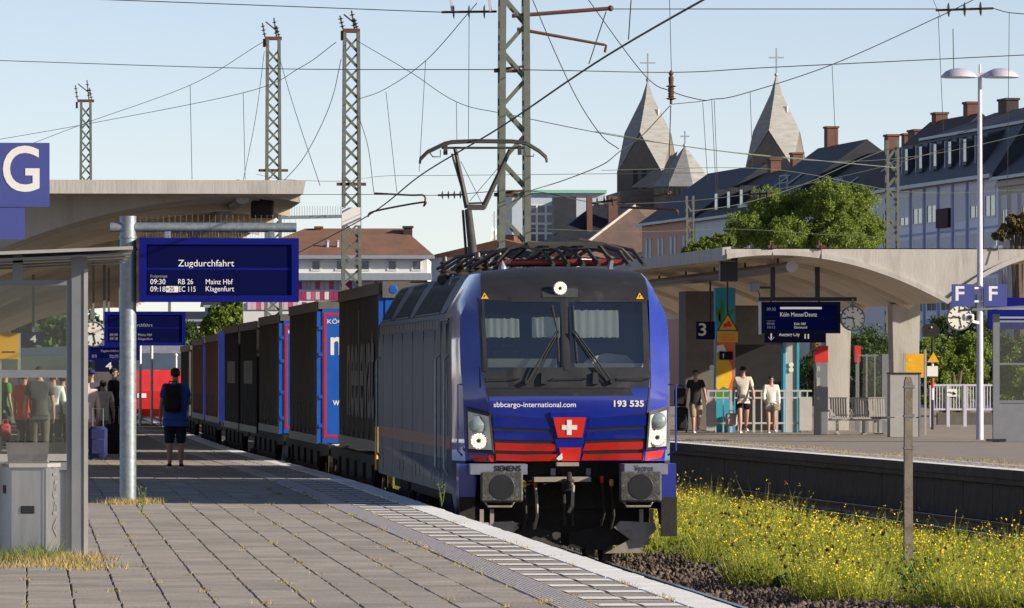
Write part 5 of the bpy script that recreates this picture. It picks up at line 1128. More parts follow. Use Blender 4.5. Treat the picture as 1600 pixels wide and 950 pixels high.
v = Vector((ox(93) - ox(72), .32, 0)).normalized(); lettering('Abfall', Vector((ox(72), BD - .1, zb_ + .18)) + v * .27 + Vector((.006, -.004, 0)), (0, 0, 1), .66, .11, 'greyframe', bn, .0, updir=tuple(-v))
# ================================================================ far platform furniture
M['mural'] = mat('mural_blue', (.03, .33, .48), .6, var=.12, scale=3)
M['muraly'] = mat('mural_yellow', (.75, .45, .02), .6, var=.1)
M['muralg'] = mat('mural_green', (.05, .22, .04), .6, var=.2)
M['muralo'] = mat('mural_orange', (.65, .13, .03), .6, var=.1)
M['palewall'] = mat('pale_panel', (.42, .42, .40), .6, var=.08)
M['darkwall'] = mat('stair_wall', (.14, .125, .11), .8, var=.2)
def fx_(px, d): return PX(px, d)
# departure board, clock and exit sign
d = 172.0
t = thing('departure_board', 'departure board reading Köln Messe/Deutz over the far platform', 'sign', (fx_(1250, d), d, ZZ(520, d)), group='blue departure boards')
s_ = board(t, fx_(1189, d), fx_(1313, d), ZZ(520.5, d), ZZ(471, d), d, .3, 'signnavy')
b = MB(); b.bx(fx_(1187, d), fx_(1189.3, d), d - .04, d + .3, ZZ(522, d), ZZ(471, d)); b.build('side_cheek', M['lilac'], t)
b = MB(); b.bx(fx_(1186, d), fx_(1339, d), d + .05, d + .2, ZZ(469.5, d), ZZ(463.5, d)); b.build('carrier_beam', M['black'], t)
for px in (1208, 1278): b = MB(); b.bx(fx_(px - 3.5, d), fx_(px + 3.5, d), d + .06, d + .2, ZZ(464, d), ZZ(416, d)); b.build('hanger', M['black'], t)
for a in (('09:30', 1198, 485, 14, 5, 'lcddim'), ('Köln Messe/Deutz', 1219, 494, 58, 6.5, 'lcdtext'), ('Folgezüge', 1198, 502, 13, 2, 'lcddim'), ('09:44', 1198, 507.5, 12, 4, 'lcddim'), ('Köln Hbf', 1241, 507.5, 18, 4, 'lcdtext'), ('10:13', 1199, 513, 12, 4, 'lcddim'), ('Dortmund', 1241, 513, 20, 4, 'lcdtext'), ('IC 2006', 1220, 507.5, 14, 3.6, 'lcddim'), ('RE 1049', 1220, 513, 14, 3.6, 'lcddim')):
    if a[0][:2] in ('IC', 'RE'): continue
    onb(*a[:5], d - .012, a[5], s_, d)
b = MB(); b.bx(fx_(1219, d), fx_(1284, d), d - .012, d - .009, ZZ(482.5, d), ZZ(479, d)); b.build('notice_line', M['lcdtext'], s_)
b = MB()
for k in range(40): x = fx_(1190 + k * 3.6, d); b.bar((x, d + .1, ZZ(463, d)), (x, d + .1, ZZ(456, d)), .006)
stuff(b.build('bird_spikes', M['greyframe'], t))
clock('round clock hanging right of the departure board for Deutz', 1332.5, 497.5, 19, d - .1, ZZ(466, d))
clock('round clock half hidden behind the lamp pole at the right', 1499, 496.5, 19.5, 181, ZZ(470, 181))
d = 176.0; t = thing('exit_sign', 'navy exit sign reading Ausgang City under the departure board', 'sign', (fx_(1240, d), d, ZZ(535, d)))
b = MB(); b.bx(fx_(1195, d), fx_(1290, d), d, d + .15, ZZ(535, d), ZZ(512, d)); b.build('panel', M['signnavy'], t)
lettering('Ausgang City', (fx_(1217, d), d - .005, ZZ(526.5, d)), (1, 0, 0), 33 * d / F, 7 * d / F, 'lcdtext', t, .01)
b = MB(); x = fx_(1205, d); z = ZZ(528, d); b.bx(x - .02, x + .02, d - .006, d - .002, z - .02, z + .17); b.bar((x, d - .005, z - .06), (x - .08, d - .005, z + .03), .035, .008); b.bar((x, d - .005, z - .06), (x + .08, d - .005, z + .03), .035, .008); b.build('arrow', M['lcdtext'], t)
for k in (1258, 1263): b = MB(); b.ball((fx_(k, d), d - .01, ZZ(522.5, d)), .02, 6); b.bx(fx_(k - 1, d), fx_(k + 1, d), d - .006, d - .002, ZZ(529, d), ZZ(522.5, d)); b.build('pictogram', M['lcdtext'], t)
for px in (1205, 1280): b = MB(); b.bar((fx_(px, d), d + .08, ZZ(512, d)), (fx_(px, d), d + .08, 4.9), .05); b.build('hanger', M['black'], t)
d = 184.0; t = thing('track_number_sign', 'navy track number 3 sign left of the painted mural', 'sign', (fx_(1100, d), d, ZZ(530, d)))
b = MB(); b.bx(fx_(1088, d), fx_(1117, d), d, d + .12, ZZ(530, d), ZZ(502, d)); b.build('panel', M['signnavy'], t); lettering('3', (fx_(1091.5, d), d - .006, ZZ(524.5, d)), (1, 0, 0), 12 * d / F, 20 * d / F, 'letter', t, .012)
b = MB(); b.bar((fx_(1110, d), d + .05, ZZ(502, d)), (fx_(1110, d), d + .05, 5.0), .05); b.build('hanger', M['black'], t)
# black loudspeaker display and tube lamp
p0 = P(1237, 416.5, 172); p1 = P(1000, 452, 196); t = tube_lamp('long tube lamp under the far canopy', p0, Vector((p0.x - .8, 205, p0.z - .05)), .14, drop=.4)
d = 172; t = thing('signal_box', 'black box hanging before the tube lamp of the far canopy', 'box', P(1139, 439, d)); b = MB(); b.bx(fx_(1125.5, d), fx_(1152.5, d), d, d + .35, ZZ(439, d), ZZ(401, d)); b.build('case', M['black'], t)
b = MB(); b.bx(fx_(1128, d), fx_(1150, d), d - .02, d - .002, ZZ(408, d), ZZ(406.5, d)); b.bar((fx_(1139, d), d + .2, ZZ(401, d)), (fx_(1139, d), d + .2, 5.4), .06); b.build('bracket', M['greyframe'], t)
d = 171; t = thing('loudspeaker', 'small grey loudspeaker on an arm left of the departure board', 'loudspeaker', P(1179, 456, d)); b = MB(); c = P(1179, 448, d); b.cbox((c.x, d, c.z), (.24, .3, .25), .03); b.build('case', M['greyframe'], t); b = MB(); b.bar((c.x, d + .05, c.z - .02), (fx_(1208, d), d + .05, c.z - .02), .06); b.tube([(c.x + .1, d, c.z - .1), (c.x + .15, d, c.z - .3), (c.x + .35, d, c.z - .33), (fx_(1206, d), d, c.z - .25)], .015, 5); b.build('arm', M['black'], t)
# stair enclosure with mural
d = 186.0
st = thing('stair_enclosure', 'stairway enclosure with a painted pineapple mural on its end pillar', 'stairway', (fx_(1180, d), d, PZ))
b = MB(); b.bx(fx_(1118, d), fx_(1149, d), d, d + .5, PZ - .02, ZZ(449, d)); mu = b.build('mural_pillar', M['mural'], st)
def mpoly(pts, m, k, name): b = MB(); n = len(pts); b.add([(fx_(p[0], d), d - .004 - .002 * k, ZZ(p[1], d)) for p in pts], [tuple(range(n))]); b.build(name, M[m], mu)
mpoly([(1119, 532), (1148, 532), (1148, 600), (1143, 610), (1119, 618)], 'muralo', 0, 'orange_field')
mpoly([(1119, 552), (1126, 548), (1136, 556), (1143, 572), (1144, 590), (1138, 606), (1126, 612), (1119, 606)], 'muraly', 1, 'pineapple')
for q in ([(1122, 500), (1128, 462), (1132, 480), (1130, 510)], [(1130, 505), (1138, 485), (1149, 482), (1140, 498)], [(1126, 505), (1119, 490), (1119, 478), (1126, 488)], [(1119, 612), (1130, 604), (1142, 610), (1136, 622), (1122, 624)]): mpoly(q, 'muralg', 2, 'painted_leaf')
mpoly([(1120, 540), (1130, 538), (1136, 550), (1126, 548), (1119, 552)], 'letter', 2, 'white_patch')
b = MB(); b.bx(fx_(1066, d + 6), fx_(1117, d + 6), d + 5, d + 7, PZ, ZZ(455, d + 6)); b.build('rear_wall', M['darkwall'], st)
b = MB(); b.bx(fx_(1140, d), fx_(1262, d), d + 5.8, d + 6.2, PZ, 4.3); b.build('stair_dark', M['black'], st)  # black sheet stands in for the shade inside the stair opening
b = MB(); b.bx(fx_(1149.5, d), fx_(1225, d), d + .3, d + .6, ZZ(538, d), 4.35); b.build('lintel', M['darkwall'], st)
b = MB(); b.bx(fx_(1228, d), fx_(1245, d), d + .1, d + .5, PZ - .02, 4.3); b.build('pale_pillar', M['palewall'], st)
for px in (1224, 1245.2): b = MB(); b.bx(fx_(px, d), fx_(px + 4, d), d + .05, d + .5, PZ - .02, 4.3); b.build('blue_strip', M['mural'], st)
for px, py in ((1111, 574), (1237, 570), (1237, 578)): b = MB(); c = P(px, py, d - .1); b.lathe((c.x, d + (.06 if px > 1200 else -.3), c.z), [(.07, 0), (.065, -.01), (.001, -.011)], 14, 'Y'); b.build('round_sticker', M['letter'], st)
b = MB(); b.bx(fx_(1124, d), fx_(1145, d), d - .05, d - .02, ZZ(562, d), ZZ(549, d)); q = b.build('direction_plate', M['signnavy'], st)
b = MB(); x = fx_(1130, d); z = ZZ(556, d); b.bx(x - .012, x + .012, d - .056, d - .052, z - .06, z + .05); b.bar((x, d - .055, z + .07), (x - .05, d - .055, z + .02), .022, .006); b.bar((x, d - .055, z + .07), (x + .05, d - .055, z + .02), .022, .006); b.build('arrow', M['letter'], q)
# yellow warning triangle with text plate
d = 178.0; t = thing('warning_sign', 'yellow warning triangle above a yellow text plate', 'sign', (fx_(1137, d), d, ZZ(535, d)))
b = MB(); b.prism([(fx_(1120, d), ZZ(516.5, d)), (fx_(1154, d), ZZ(516.5, d)), (fx_(1137, d), ZZ(488, d))], d, d + .04); b.build('triangle_border', M['black'], t)
b = MB(); b.prism([(fx_(1123, d), ZZ(515, d)), (fx_(1151, d), ZZ(515, d)), (fx_(1137, d), ZZ(491.5, d))], d - .008, d - .002); q = b.build('triangle', M['yellow'], t)
b = MB(); c = P(1137, 508, d); b.box((c.x, d - .012, c.z), (.22, .004, .08), ry=.1); b.box((c.x + .03, d - .0125, c.z + .06), (.1, .004, .09), ry=.4); b.box((c.x - .05, d - .013, c.z - .03), (.14, .004, .05), ry=-.4); b.build('pictogram', M['red'], q)
b = MB(); b.bx(fx_(1121, d), fx_(1153, d), d, d + .03, ZZ(534.5, d), ZZ(517.5, d)); q = b.build('text_plate', M['yellow'], t)
b = MB()
for py in (522, 526, 530): b.bx(fx_(1126, d), fx_(1148, d), d - .006, d - .002, ZZ(py + 1.2, d), ZZ(py, d))
b.build('printed_line', M['muralo'], q); b = MB(); b.bar((fx_(1137, d), d + .06, ZZ(488, d)), (fx_(1137, d), d + .06, 5.1), .04); b.build('hanger', M['black'], t)
# white railing round the stairs
d = 183.0; t = thing('railing', 'pale railing with panels around the stairs behind the walkers', 'railing', (fx_(1200, d), d, PZ), group='station railings')
for py in (611, 622, 662): b = MB(); b.bar((fx_(1110, d), d + 1, ZZ(py, d)), (fx_(1275, d), d + 1, ZZ(py, d)), .05); b.build('rail', M['palewall'], t)
for k, px in enumerate(range(1112, 1276, 12)): b = MB(); b.bar((fx_(px, d), d + 1, PZ), (fx_(px, d), d + 1, ZZ(611, d)), .035 if k % 3 else .07); b.build('baluster', M['palewall'], t)
for a, c in ((1109, 1122), (1255, 1275)): b = MB(); b.bx(fx_(a, d), fx_(c, d), d + .9, d + .95, PZ + .05, ZZ(622, d)); b.build('panel', M['palewall'], t)
# ticket machine
d = 177.0; t = thing('ticket_machine', 'slim grey ticket machine with red top beside the column', 'ticket machine', (fx_(1284, d), d, PZ))
b = MB(); b.cbox((fx_(1284, d), d + .2, (PZ + ZZ(566, d)) / 2), (.34, .4, ZZ(566, d) - PZ), .01); b.build('body', M['greyframe'], t)
b = MB(); b.prism([(fx_(1273.5, d), ZZ(566, d)), (fx_(1294, d), ZZ(566, d)), (fx_(1294, d), ZZ(540, d)), (fx_(1282, d), ZZ(540, d)), (fx_(1273.5, d), ZZ(549, d))], d, d + .4); b.build('red_top', M['red'], t)
for py, h in ((572, 8), (590, 14), (620, 5)): b = MB(); b.bx(fx_(1276, d), fx_(1281, d), d - .008, d - .002, ZZ(py + h, d), ZZ(py, d)); b.build('label_plate', M['lightframe'], t)
d = 190; t = thing('red_notice_box', 'small red box right of the column', 'box', (fx_(1341, d), d, PZ)); b = MB(); b.bx(fx_(1336, d), fx_(1345, d), d, d + .3, ZZ(566, d), ZZ(540, d)); b.build('case', M['red'], t); b = MB(); b.bar((fx_(1340, d), d + .15, PZ), (fx_(1340, d), d + .15, ZZ(566, d)), .08); b.build('post', M['greyframe'], t)
# benches: wire mesh seats with arm hoops
def bench(lab, px, d, n, w_=.58):
    x0 = fx_(px, d); t = thing('bench', lab, 'bench', (x0, d, PZ), group='metal platform benches')
    for k in range(n):
        x = x0 + k * w_
        b = MB()                                              # seat shell: back, bend, seat as a thin perforated sheet
        prof = [(.30, .98), (.24, .75), (.18, .52), (.10, .46), (-.12, .45), (-.26, .47), (-.31, .43)]; cols = 7
        for i in range(len(prof) - 1):
            for j in range(cols):
                xa, xb = x + .03 + .46 * j / cols, x + .03 + .46 * (j + .72) / cols
                b.add([(xa, d + prof[i][0], PZ + prof[i][1]), (xb, d + prof[i][0], PZ + prof[i][1]), (xb, d + prof[i + 1][0], PZ + prof[i + 1][1]), (xa, d + prof[i + 1][0], PZ + prof[i + 1][1])], [(0, 1, 2, 3)])
        for i in (0, 2, 4, 6): b.bar((x, d + prof[i][0], PZ + prof[i][1]), (x + .5, d + prof[i][0], PZ + prof[i][1]), .03)
        b.build('seat', M['lightframe'], t)
        b = MB(); b.tube([(x - .03, d + .2, PZ + .62), (x - .03, d - .1, PZ + .66), (x - .03, d - .3, PZ + .6), (x - .03, d - .2, PZ + .47)], .018, 6); b.build('armrest', M['lightframe'], t)
    b = MB(); b.bar((x0 - .05, d + .05, PZ + .40), (x0 + n * w_, d + .05, PZ + .40), .07); b.build('seat_beam', M['lightframe'], t)
    for k in (.2, n * w_ - .25): b = MB(); b.bar((x0 + k, d + .05, PZ), (x0 + k, d + .05, PZ + .4), .08, .06); b.box((x0 + k, d + .02, PZ + .015), (.1, .5, .03)); b.build('leg', M['lightframe'], t)
    return t
bench('metal mesh bench beside the column of the far platform', 1297, 178, 2)
bench('metal mesh bench beside the grey cabinet', 1357, 179, 1)
d = 184; t = thing('wind_screen', 'glazed wind screen with slim frames behind the benches', 'screen', (fx_(1363, d), d, PZ))
for k, px in enumerate((1341, 1354, 1367, 1383)): b = MB(); b.bar((fx_(px, d), d, PZ), (fx_(px, d), d, ZZ(553, d)), .05 if k < 3 else .2); b.build('mullion', M['greyframe'], t)
for px, q in ((1341, 1354), (1354, 1367), (1367, 1381)): b = MB(); b.bx(fx_(px, d) + .03, fx_(q, d) - .03, d - .005, d + .005, ZZ(622, d), ZZ(556, d)); b.build('glass_pane', M['glass'], t)
for py in (554, 624): b = MB(); b.bx(fx_(1340, d), fx_(1385, d), d - .03, d + .03, ZZ(py + 2.5, d), ZZ(py, d)); b.build('transom', M['greyframe'], t)
for px in (1347, 1360, 1373): b = MB(); b.bx(fx_(px - 3, d), fx_(px + 3, d), d - .02, d + .02, PZ, ZZ(626, d)); b.build('lower_post', M['lightframe'], t)
# grey cabinet, yellow board, crossing light, arrow railing
d = 172.0; t = thing('grey_cabinet', 'tall grey metal cabinet behind the concrete post', 'cabinet', (fx_(1414, d), d, PZ))
b = MB(); b.bx(fx_(1391, d), fx_(1438, d), d, d + .6, ZZ(652, d), ZZ(584.5, d)); b.build('upper_case', M['lightframe'], t)
b = MB(); b.bx(fx_(1391, d), fx_(1438, d), d, d + .6, PZ - .01, ZZ(653.5, d)); b.build('lower_case', M['lightframe'], t)
b = MB(); b.bx(fx_(1390, d), fx_(1439.5, d), d - .03, d + .63, ZZ(584.5, d), ZZ(582, d)); b.build('lid', M['black'], t)
b = MB(); b.bx(fx_(1436, d), fx_(1438.5, d), d - .01, d + .61, PZ, ZZ(584.5, d)); b.build('edge_trim', M['greyframe'], t)
d = 176.0; t = thing('yellow_board', 'yellow notice board on two slim posts', 'sign', (fx_(1431, d), d, PZ))
for px in (1413.5, 1446): b = MB(); b.bar((fx_(px, d), d + .02, PZ), (fx_(px, d), d + .02, ZZ(546 if px > 1440 else 551, d)), .055); b.build('post', M['lightframe'], t)
b = MB(); b.bx(fx_(1415.5, d), fx_(1444.5, d), d, d + .04, ZZ(590, d), ZZ(552.5, d)); q = b.build('panel', M['yellow'], t)
b = MB(); b.bx(fx_(1418, d), fx_(1425, d), d - .006, d - .002, ZZ(565, d), ZZ(560, d)); b.bx(fx_(1418, d), fx_(1440, d), d - .006, d - .002, ZZ(573, d), ZZ(571.5, d)); b.bx(fx_(1421, d), fx_(1438, d), d - .006, d - .002, ZZ(577, d), ZZ(575.5, d)); b.build('printed_line', M['muraly'], q)
d = 190.0; t = thing('crossing_light', 'dark signal light on a red and white banded post', 'signal', (fx_(1456, d), d, PZ))
b = MB(); c = P(1454, 517, d); b.prism([(c.x - .22, c.z - .17), (c.x + .22, c.z - .17), (c.x + .24, c.z + .08), (c.x + .12, c.z + .2), (c.x - .12, c.z + .2), (c.x - .24, c.z + .08)], d - .15, d + .2); b.build('lamp_hood', M['black'], t)
b = MB(); b.ball((c.x, d - .16, c.z + .1), .03, 8); b.build('lamp', M['lampshell'], t)
for k, (y0, y1, m_) in enumerate(((528, 556, 'black'), (556, 572, 'letter'), (572, 607, 'red'), (607, 625, 'letter'), (625, 672, 'black'))): b = MB(); b.cyl((fx_(1457, d), d, ZZ(y1, d)), (fx_(1457, d), d, ZZ(y0, d)), .042, n=10); b.build('post_band', M[m_], t)
b = MB(); b.prism([(fx_(1448, d), ZZ(566, d)), (fx_(1467, d), ZZ(566, d)), (fx_(1458, d), ZZ(550, d))], d - .09, d - .06); b.build('warning_triangle', M['yellow'], t)
b = MB(); b.bx(fx_(1448, d), fx_(1465, d), d - .09, d - .06, ZZ(588, d), ZZ(572, d)); b.build('notice_plate', M['letter'], t)
for d, xa, xb, lab in ((205.0, 1455, 1556, 'white railing with an arrow plate behind the lamp pole'),):
    t = thing('railing', lab, 'railing', (fx_((xa + xb) / 2, d), d, PZ), group='station railings')
    for py in (602, 640): b = MB(); b.bar((fx_(xa, d), d, ZZ(py, d)), (fx_(xb, d), d, ZZ(py, d)), .06); b.build('rail', M['lilac'], t)
    for k in range(24): px = xa + (xb - xa) * k / 23; b = MB(); b.bar((fx_(px, d), d, PZ - .1 if k % 6 == 0 else ZZ(640, d)), (fx_(px, d), d, ZZ(602, d)), .10 if k % 6 == 0 else .03); b.build('baluster', M['lilac'], t)
    b = MB(); b.bx(fx_(1479, d), fx_(1495, d), d - .06, d - .04, ZZ(620, d), ZZ(608, d)); q = b.build('arrow_plate', M['letter'], t)
    b = MB(); b.bar((fx_(1482, d), d - .065, ZZ(612, d)), (fx_(1492, d), d - .065, ZZ(615, d)), .05, .006); b.prism([(fx_(1489, d), ZZ(611.5, d)), (fx_(1494, d), ZZ(616, d)), (fx_(1488, d), ZZ(618, d))], d - .068, d - .062); b.build('arrow', M['black'], q)
d = 212.0; b = MB(); b.bx(fx_(1465, d), fx_(1700, d), d, d + .3, -.2, ZZ(645, d)); o = b.build('retaining_wall', M['darkconc']); tag(o, 'low dark wall below the white railing', 'wall')
# street lamp with two dish heads and the F signs
d = 166.0; x = fx_(1531, d); t = thing('street_lamp', 'tall lilac grey lamp pole with two dish heads', 'street lamp', (x, d, PZ))
b = MB(); b.cyl((x, d, PZ - .02), (x, d, ZZ(110, d)), .095, .05, n=16); b.cyl((x, d, ZZ(112, d)), (x, d, ZZ(97, d)), .03, n=8); b.build('shaft', M['lilac'], t, smooth_=True)
for s_ in (-1, 1):
    c = P(1531 + s_ * 36, 118, d); b = MB(); b.lathe((c.x - s_ * .05, d, c.z), [(.43, -.06), (.46, -.04), (.44, .0), (.34, .1), (.18, .17), (.001, .19)], 24); h = b.build('lamp_head', M['lilac'], t, smooth_=True)
    b = MB(); b.bar((x, d, ZZ(114, d)), (c.x - s_ * .1, d, ZZ(112, d)), .16, .12); b.build('arm', M['lilac'], t)
    b = MB(); b.lathe((c.x - s_ * .05, d, c.z - .063), [(.36, 0), (.001, -.005)], 20); b.build('lamp_glass', M['letter'], h)
for k, (xa, xb, lx) in enumerate(((1487.5, 1522.5, 1493), (1537.5, 1573.5, 1545))):
    dd = d - .2; t = thing('section_sign', ('left' if k == 0 else 'right') + ' one of the two blue F signs on the lamp pole', 'sign', (fx_((xa + xb) / 2, dd), dd, ZZ(478, dd)), group='blue section letter signs')
    b = MB(); b.bx(fx_(xa, dd), fx_(xb, dd), dd, dd + .08, ZZ(478, dd), ZZ(443, dd)); b.build('panel', M['plateblue'], t); lettering('F', (fx_(lx, dd), dd - .005, ZZ(469, dd)), (1, 0, 0), 14 * dd / F, 23 * dd / F, 'letter', t, .02)
    b = MB(); b.bar((fx_(xb if k == 0 else xa, dd), dd + .05, ZZ(449, dd)), (x, dd + .1, ZZ(449, dd)), .05); b.bar((fx_(xb if k == 0 else xa, dd), dd + .05, ZZ(470, dd)), (x, dd + .1, ZZ(470, dd)), .05); b.build('bracket', M['lilac'], t)
t = thing('security_camera', 'white camera on a bracket at the lamp pole', 'camera', P(1510, 500, d)); c = P(1510, 496, d); b = MB(); b.cbox((c.x, d - .3, c.z), (.26, .35, .17), .03); b.build('case', M['white'], t); b = MB(); b.cyl((c.x + .02, d - .48, c.z), (c.x + .02, d - .5, c.z), .06); b.build('lens', M['black'], t); b = MB(); b.bar((c.x + .1, d - .25, c.z - .1), (x, d, c.z - .14), .06); b.build('arm', M['white'], t)
d = 172.0; b = MB(); b.bx(fx_(1436, d), fx_(1459, d), d, d + .1, ZZ(452, d), ZZ(441, d)); t = thing('roof_sign', 'small grey plate with red mark under the canopy valley', 'sign', P(1448, 452, d)); b.build('panel', M['greyframe'], t); b = MB(); b.bx(fx_(1444, d), fx_(1455, d), d - .006, d - .002, ZZ(449, d), ZZ(446, d)); b.build('red_mark', M['red'], t)
# shelter at the right edge
d = 160.0; t = thing('platform_shelter', 'grey glass shelter at the right edge on the far platform', 'shelter', (fx_(1580, d), d, PZ))
b = MB(); b.bx(fx_(1552, d), fx_(1562, d), d, d + .15, PZ - .02, ZZ(490, d)); b.build('post', M['greyframe'], t)
for y0, y1 in ((567, 570), (626, 630)): b = MB(); b.bx(fx_(1562, d), fx_(1700, d), d + .03, d + .1, ZZ(y1, d), ZZ(y0, d)); b.build('transom', M['greyframe'], t)
b = MB(); b.bx(fx_(1562, d), fx_(1700, d), d + .05, d + .08, ZZ(691, d), ZZ(630, d)); b.build('lower_panel', M['greyframe'], t)
b = MB(); b.bx(fx_(1562, d), fx_(1700, d), d + .06, d + .07, ZZ(626, d), ZZ(500, d)); b.build('glass_pane', M['glass'], t)
b = MB(); b.add([(fx_(1515, d), d - .4, ZZ(485, d)), (fx_(1700, d), d - .4, ZZ(474, d)), (fx_(1700, d), d + 2, ZZ(474, d)), (fx_(1515, d), d + 2, ZZ(485, d))], [(0, 1, 2, 3)]); o = b.build('roof', M['greyframe'], t); o.modifiers.new('t', 'SOLIDIFY').thickness = .05
b = MB(); b.box((fx_(1557, d), d + .05, PZ + .03), (.45, .3, .06)); b.build('base_plate', M['black'], t)
d = 186; t = thing('departure_board', 'blue departure board mostly hidden by the shelter at the right edge', 'sign', (fx_(1580, d), d, ZZ(510, d)), group='blue departure boards'); b = MB(); b.bx(fx_(1545, d), fx_(1680, d), d, d + .3, ZZ(514, d), ZZ(464, d)); b.build('case', M['signblue'], t); b = MB()
for py in (480, 494, 500): b.bx(fx_(1558, d), fx_(1640, d), d - .006, d - .002, ZZ(py + 3, d), ZZ(py, d))
b.build('screen_lines', M['lcddim'], t); b = MB(); b.bar((fx_(1560, d), d + .1, ZZ(464, d)), (fx_(1560, d), d + .1, 4.6), .06); b.build('hanger', M['black'], t)

# ================================================================ people
M['skin'] = mat('skin', (.42, .24, .17), .55, var=.06)
M['eye'] = mat('eye', (.02, .015, .012), .3, var=0)
def cloth(n, c): M[n] = mat(n, c, .85, var=.18, scale=9, bump=.25, bscale=14); return M[n]
def skin_mesh(nodes, edges, sub=2, root=0):
    me = bpy.data.meshes.new('skinbase'); me.from_pydata([n[0] for n in nodes], edges, []); o = bpy.data.objects.new('skinbase', me); COL.objects.link(o)
    o.modifiers.new('s', 'SKIN'); sv = me.skin_vertices[0].data
    for i, n in enumerate(nodes):
        r_ = n[1] if isinstance(n[1], tuple) else (n[1], n[1]); sv[i].radius = r_; sv[i].use_root = (i == root)
    m_ = o.modifiers.new('u', 'SUBSURF'); m_.levels = sub; m_.render_levels = sub
    bpy.context.view_layer.update(); e = bpy.data.meshes.new_from_object(o.evaluated_get(bpy.context.evaluated_depsgraph_get()))
    vs_ = [v.co.copy() for v in e.vertices]; fs_ = [tuple(p.vertices) for p in e.polygons]
    bpy.data.objects.remove(o); bpy.data.meshes.remove(me); bpy.data.meshes.remove(e); return vs_, fs_
def person(lab, x, y, h, facing, shirt, trouser, shoe=(.03, .03, .035), hair=(.03, .02, .015), cap=None, stride=.0, arms=(0, 0), shorts=0., sleeve=.5, long_hair=False, z=PZ, bulk=1.0, group=None, elbow=(.25, .25), skirt=False):
    """facing: 0 looks at the camera (-Y), pi looks away; stride: half step length; arms: swing of each arm; shorts: fraction of the leg that stays bare"""
    t = thing('person', lab, 'person', (x, y, z), facing, group); s_ = h / 1.75; V = lambda a, b_, c: (a * s_, b_ * s_, c * s_)
    hip, kn, an = .92, .50, .08; sh_z = 1.43; k = bulk
    ft = [(-.10, -stride, an + (.0)), (.10, stride, an + (.05 if stride else 0))]
    kne = [(-.10, -stride * .62 - .03, kn), (.10, stride * .35 - .05, kn - (.01 if stride else 0))]
    el = []; ha = []
    for i, sx in enumerate((-1, 1)):
        sw = arms[i]; e = Vector((sx * (.225 + .02 * k), -math.sin(sw) * .28, sh_z - .05 - math.cos(sw) * .28)); a2 = sw + elbow[i]; hnd = e + Vector((sx * .01, -math.sin(a2) * .25, -math.cos(a2) * .25)); el.append(e); ha.append(hnd)
    # body: one continuous skin surface from feet to head
    N = [(V(0, 0, .95), (.112 * s_ * k, .09 * s_ * k)), (V(0, .01, 1.15), (.115 * s_ * k, .085 * s_ * k)), (V(0, .01, 1.36), (.15 * s_, .095 * s_)), (V(0, 0, 1.47), .06 * s_), (V(0, -.01, 1.56), .05 * s_), (V(0, -.015, 1.66), (.074 * s_, .09 * s_)), (V(0, -.005, 1.72), (.06 * s_, .075 * s_))]
    E = [(0, 1), (1, 2), (2, 3), (3, 4), (4, 5), (5, 6)]
    for i, sx in enumerate((-1, 1)):
        b0 = len(N); N += [(V(sx * .10, 0, hip - .06), .085 * s_ * k), (V(*kne[i]), .062 * s_), (V(kne[i][0], kne[i][1] * .45 + ft[i][1] * .55, (kn + an) * .55), .060 * s_), (V(*ft[i]), .036 * s_), (V(ft[i][0] + sx * .02, ft[i][1] - .15, ft[i][2] - .045), .03 * s_)]
        E += [(0, b0), (b0, b0 + 1), (b0 + 1, b0 + 2), (b0 + 2, b0 + 3), (b0 + 3, b0 + 4)]
        b1 = len(N); N += [(V(sx * .19, 0, sh_z), .055 * s_), (V(*el[i]), .041 * s_), (V(*ha[i]), .028 * s_), (V(*(ha[i] + (ha[i] - el[i]).normalized() * .07)), (.038 * s_, .018 * s_))]
        E += [(2, b1), (b1, b1 + 1), (b1 + 1, b1 + 2), (b1 + 2, b1 + 3)]
    vs_, fs_ = skin_mesh(N, E); b = MB(); b.add(vs_, fs_)
    for i, sx in enumerate((-1, 1)):                           # fingers and thumb grow out of the palm
        dr = (ha[i] - el[i]).normalized(); p = ha[i] + dr * .06; side = Vector((0, 1, 0)) - dr * dr.y; side.normalize(); cu = Vector((-sx, 0, 0))
        for f, ln in enumerate((.065, .078, .074, .055)):
            q = p + side * (.026 - .017 * f); m1_ = q + dr * ln * .6 + cu * .006; b.tube([V(*q), V(*m1_), V(*(m1_ + dr * ln * .45 + cu * .022))], [.0095 * s_, .009 * s_, .007 * s_], 6)
        q = ha[i] + dr * .02 - side * .028; b.tube([V(*q), V(*(q + dr * .035 - side * .02)), V(*(q + dr * .065 - side * .018))], [.012 * s_, .010 * s_, .008 * s_], 6)
    b.ball(V(0, -.103, 1.635), .016 * s_, 8, (.8, 1.1, 1.5))
    for sx in (-1, 1): b.ball(V(sx * .078, .0, 1.64), .02 * s_, 8, (.4, 1, 1.5))
    b.cur = 1
    for sx in (-1, 1): b.ball(V(sx * .032, -.094, 1.663), .011 * s_, 6)
    b.box(V(0, -.098, 1.592), V(.05, .012, .008)); b.build('body', [M['skin'], M['eye']], t, world=False, smooth_=True)
    # shirt
    N = [(V(0, 0, .865), (.17 * s_ * k, .137 * s_ * k)), (V(0, 0, .94), (.17 * s_ * k, .135 * s_ * k)), (V(0, .01, 1.12), (.155 * s_ * k, .118 * s_ * k)), (V(0, .01, 1.36), (.170 * s_, .125 * s_)), (V(0, .005, 1.485), (.082 * s_, .078 * s_))]; E = [(0, 1), (1, 2), (2, 3), (3, 4)]
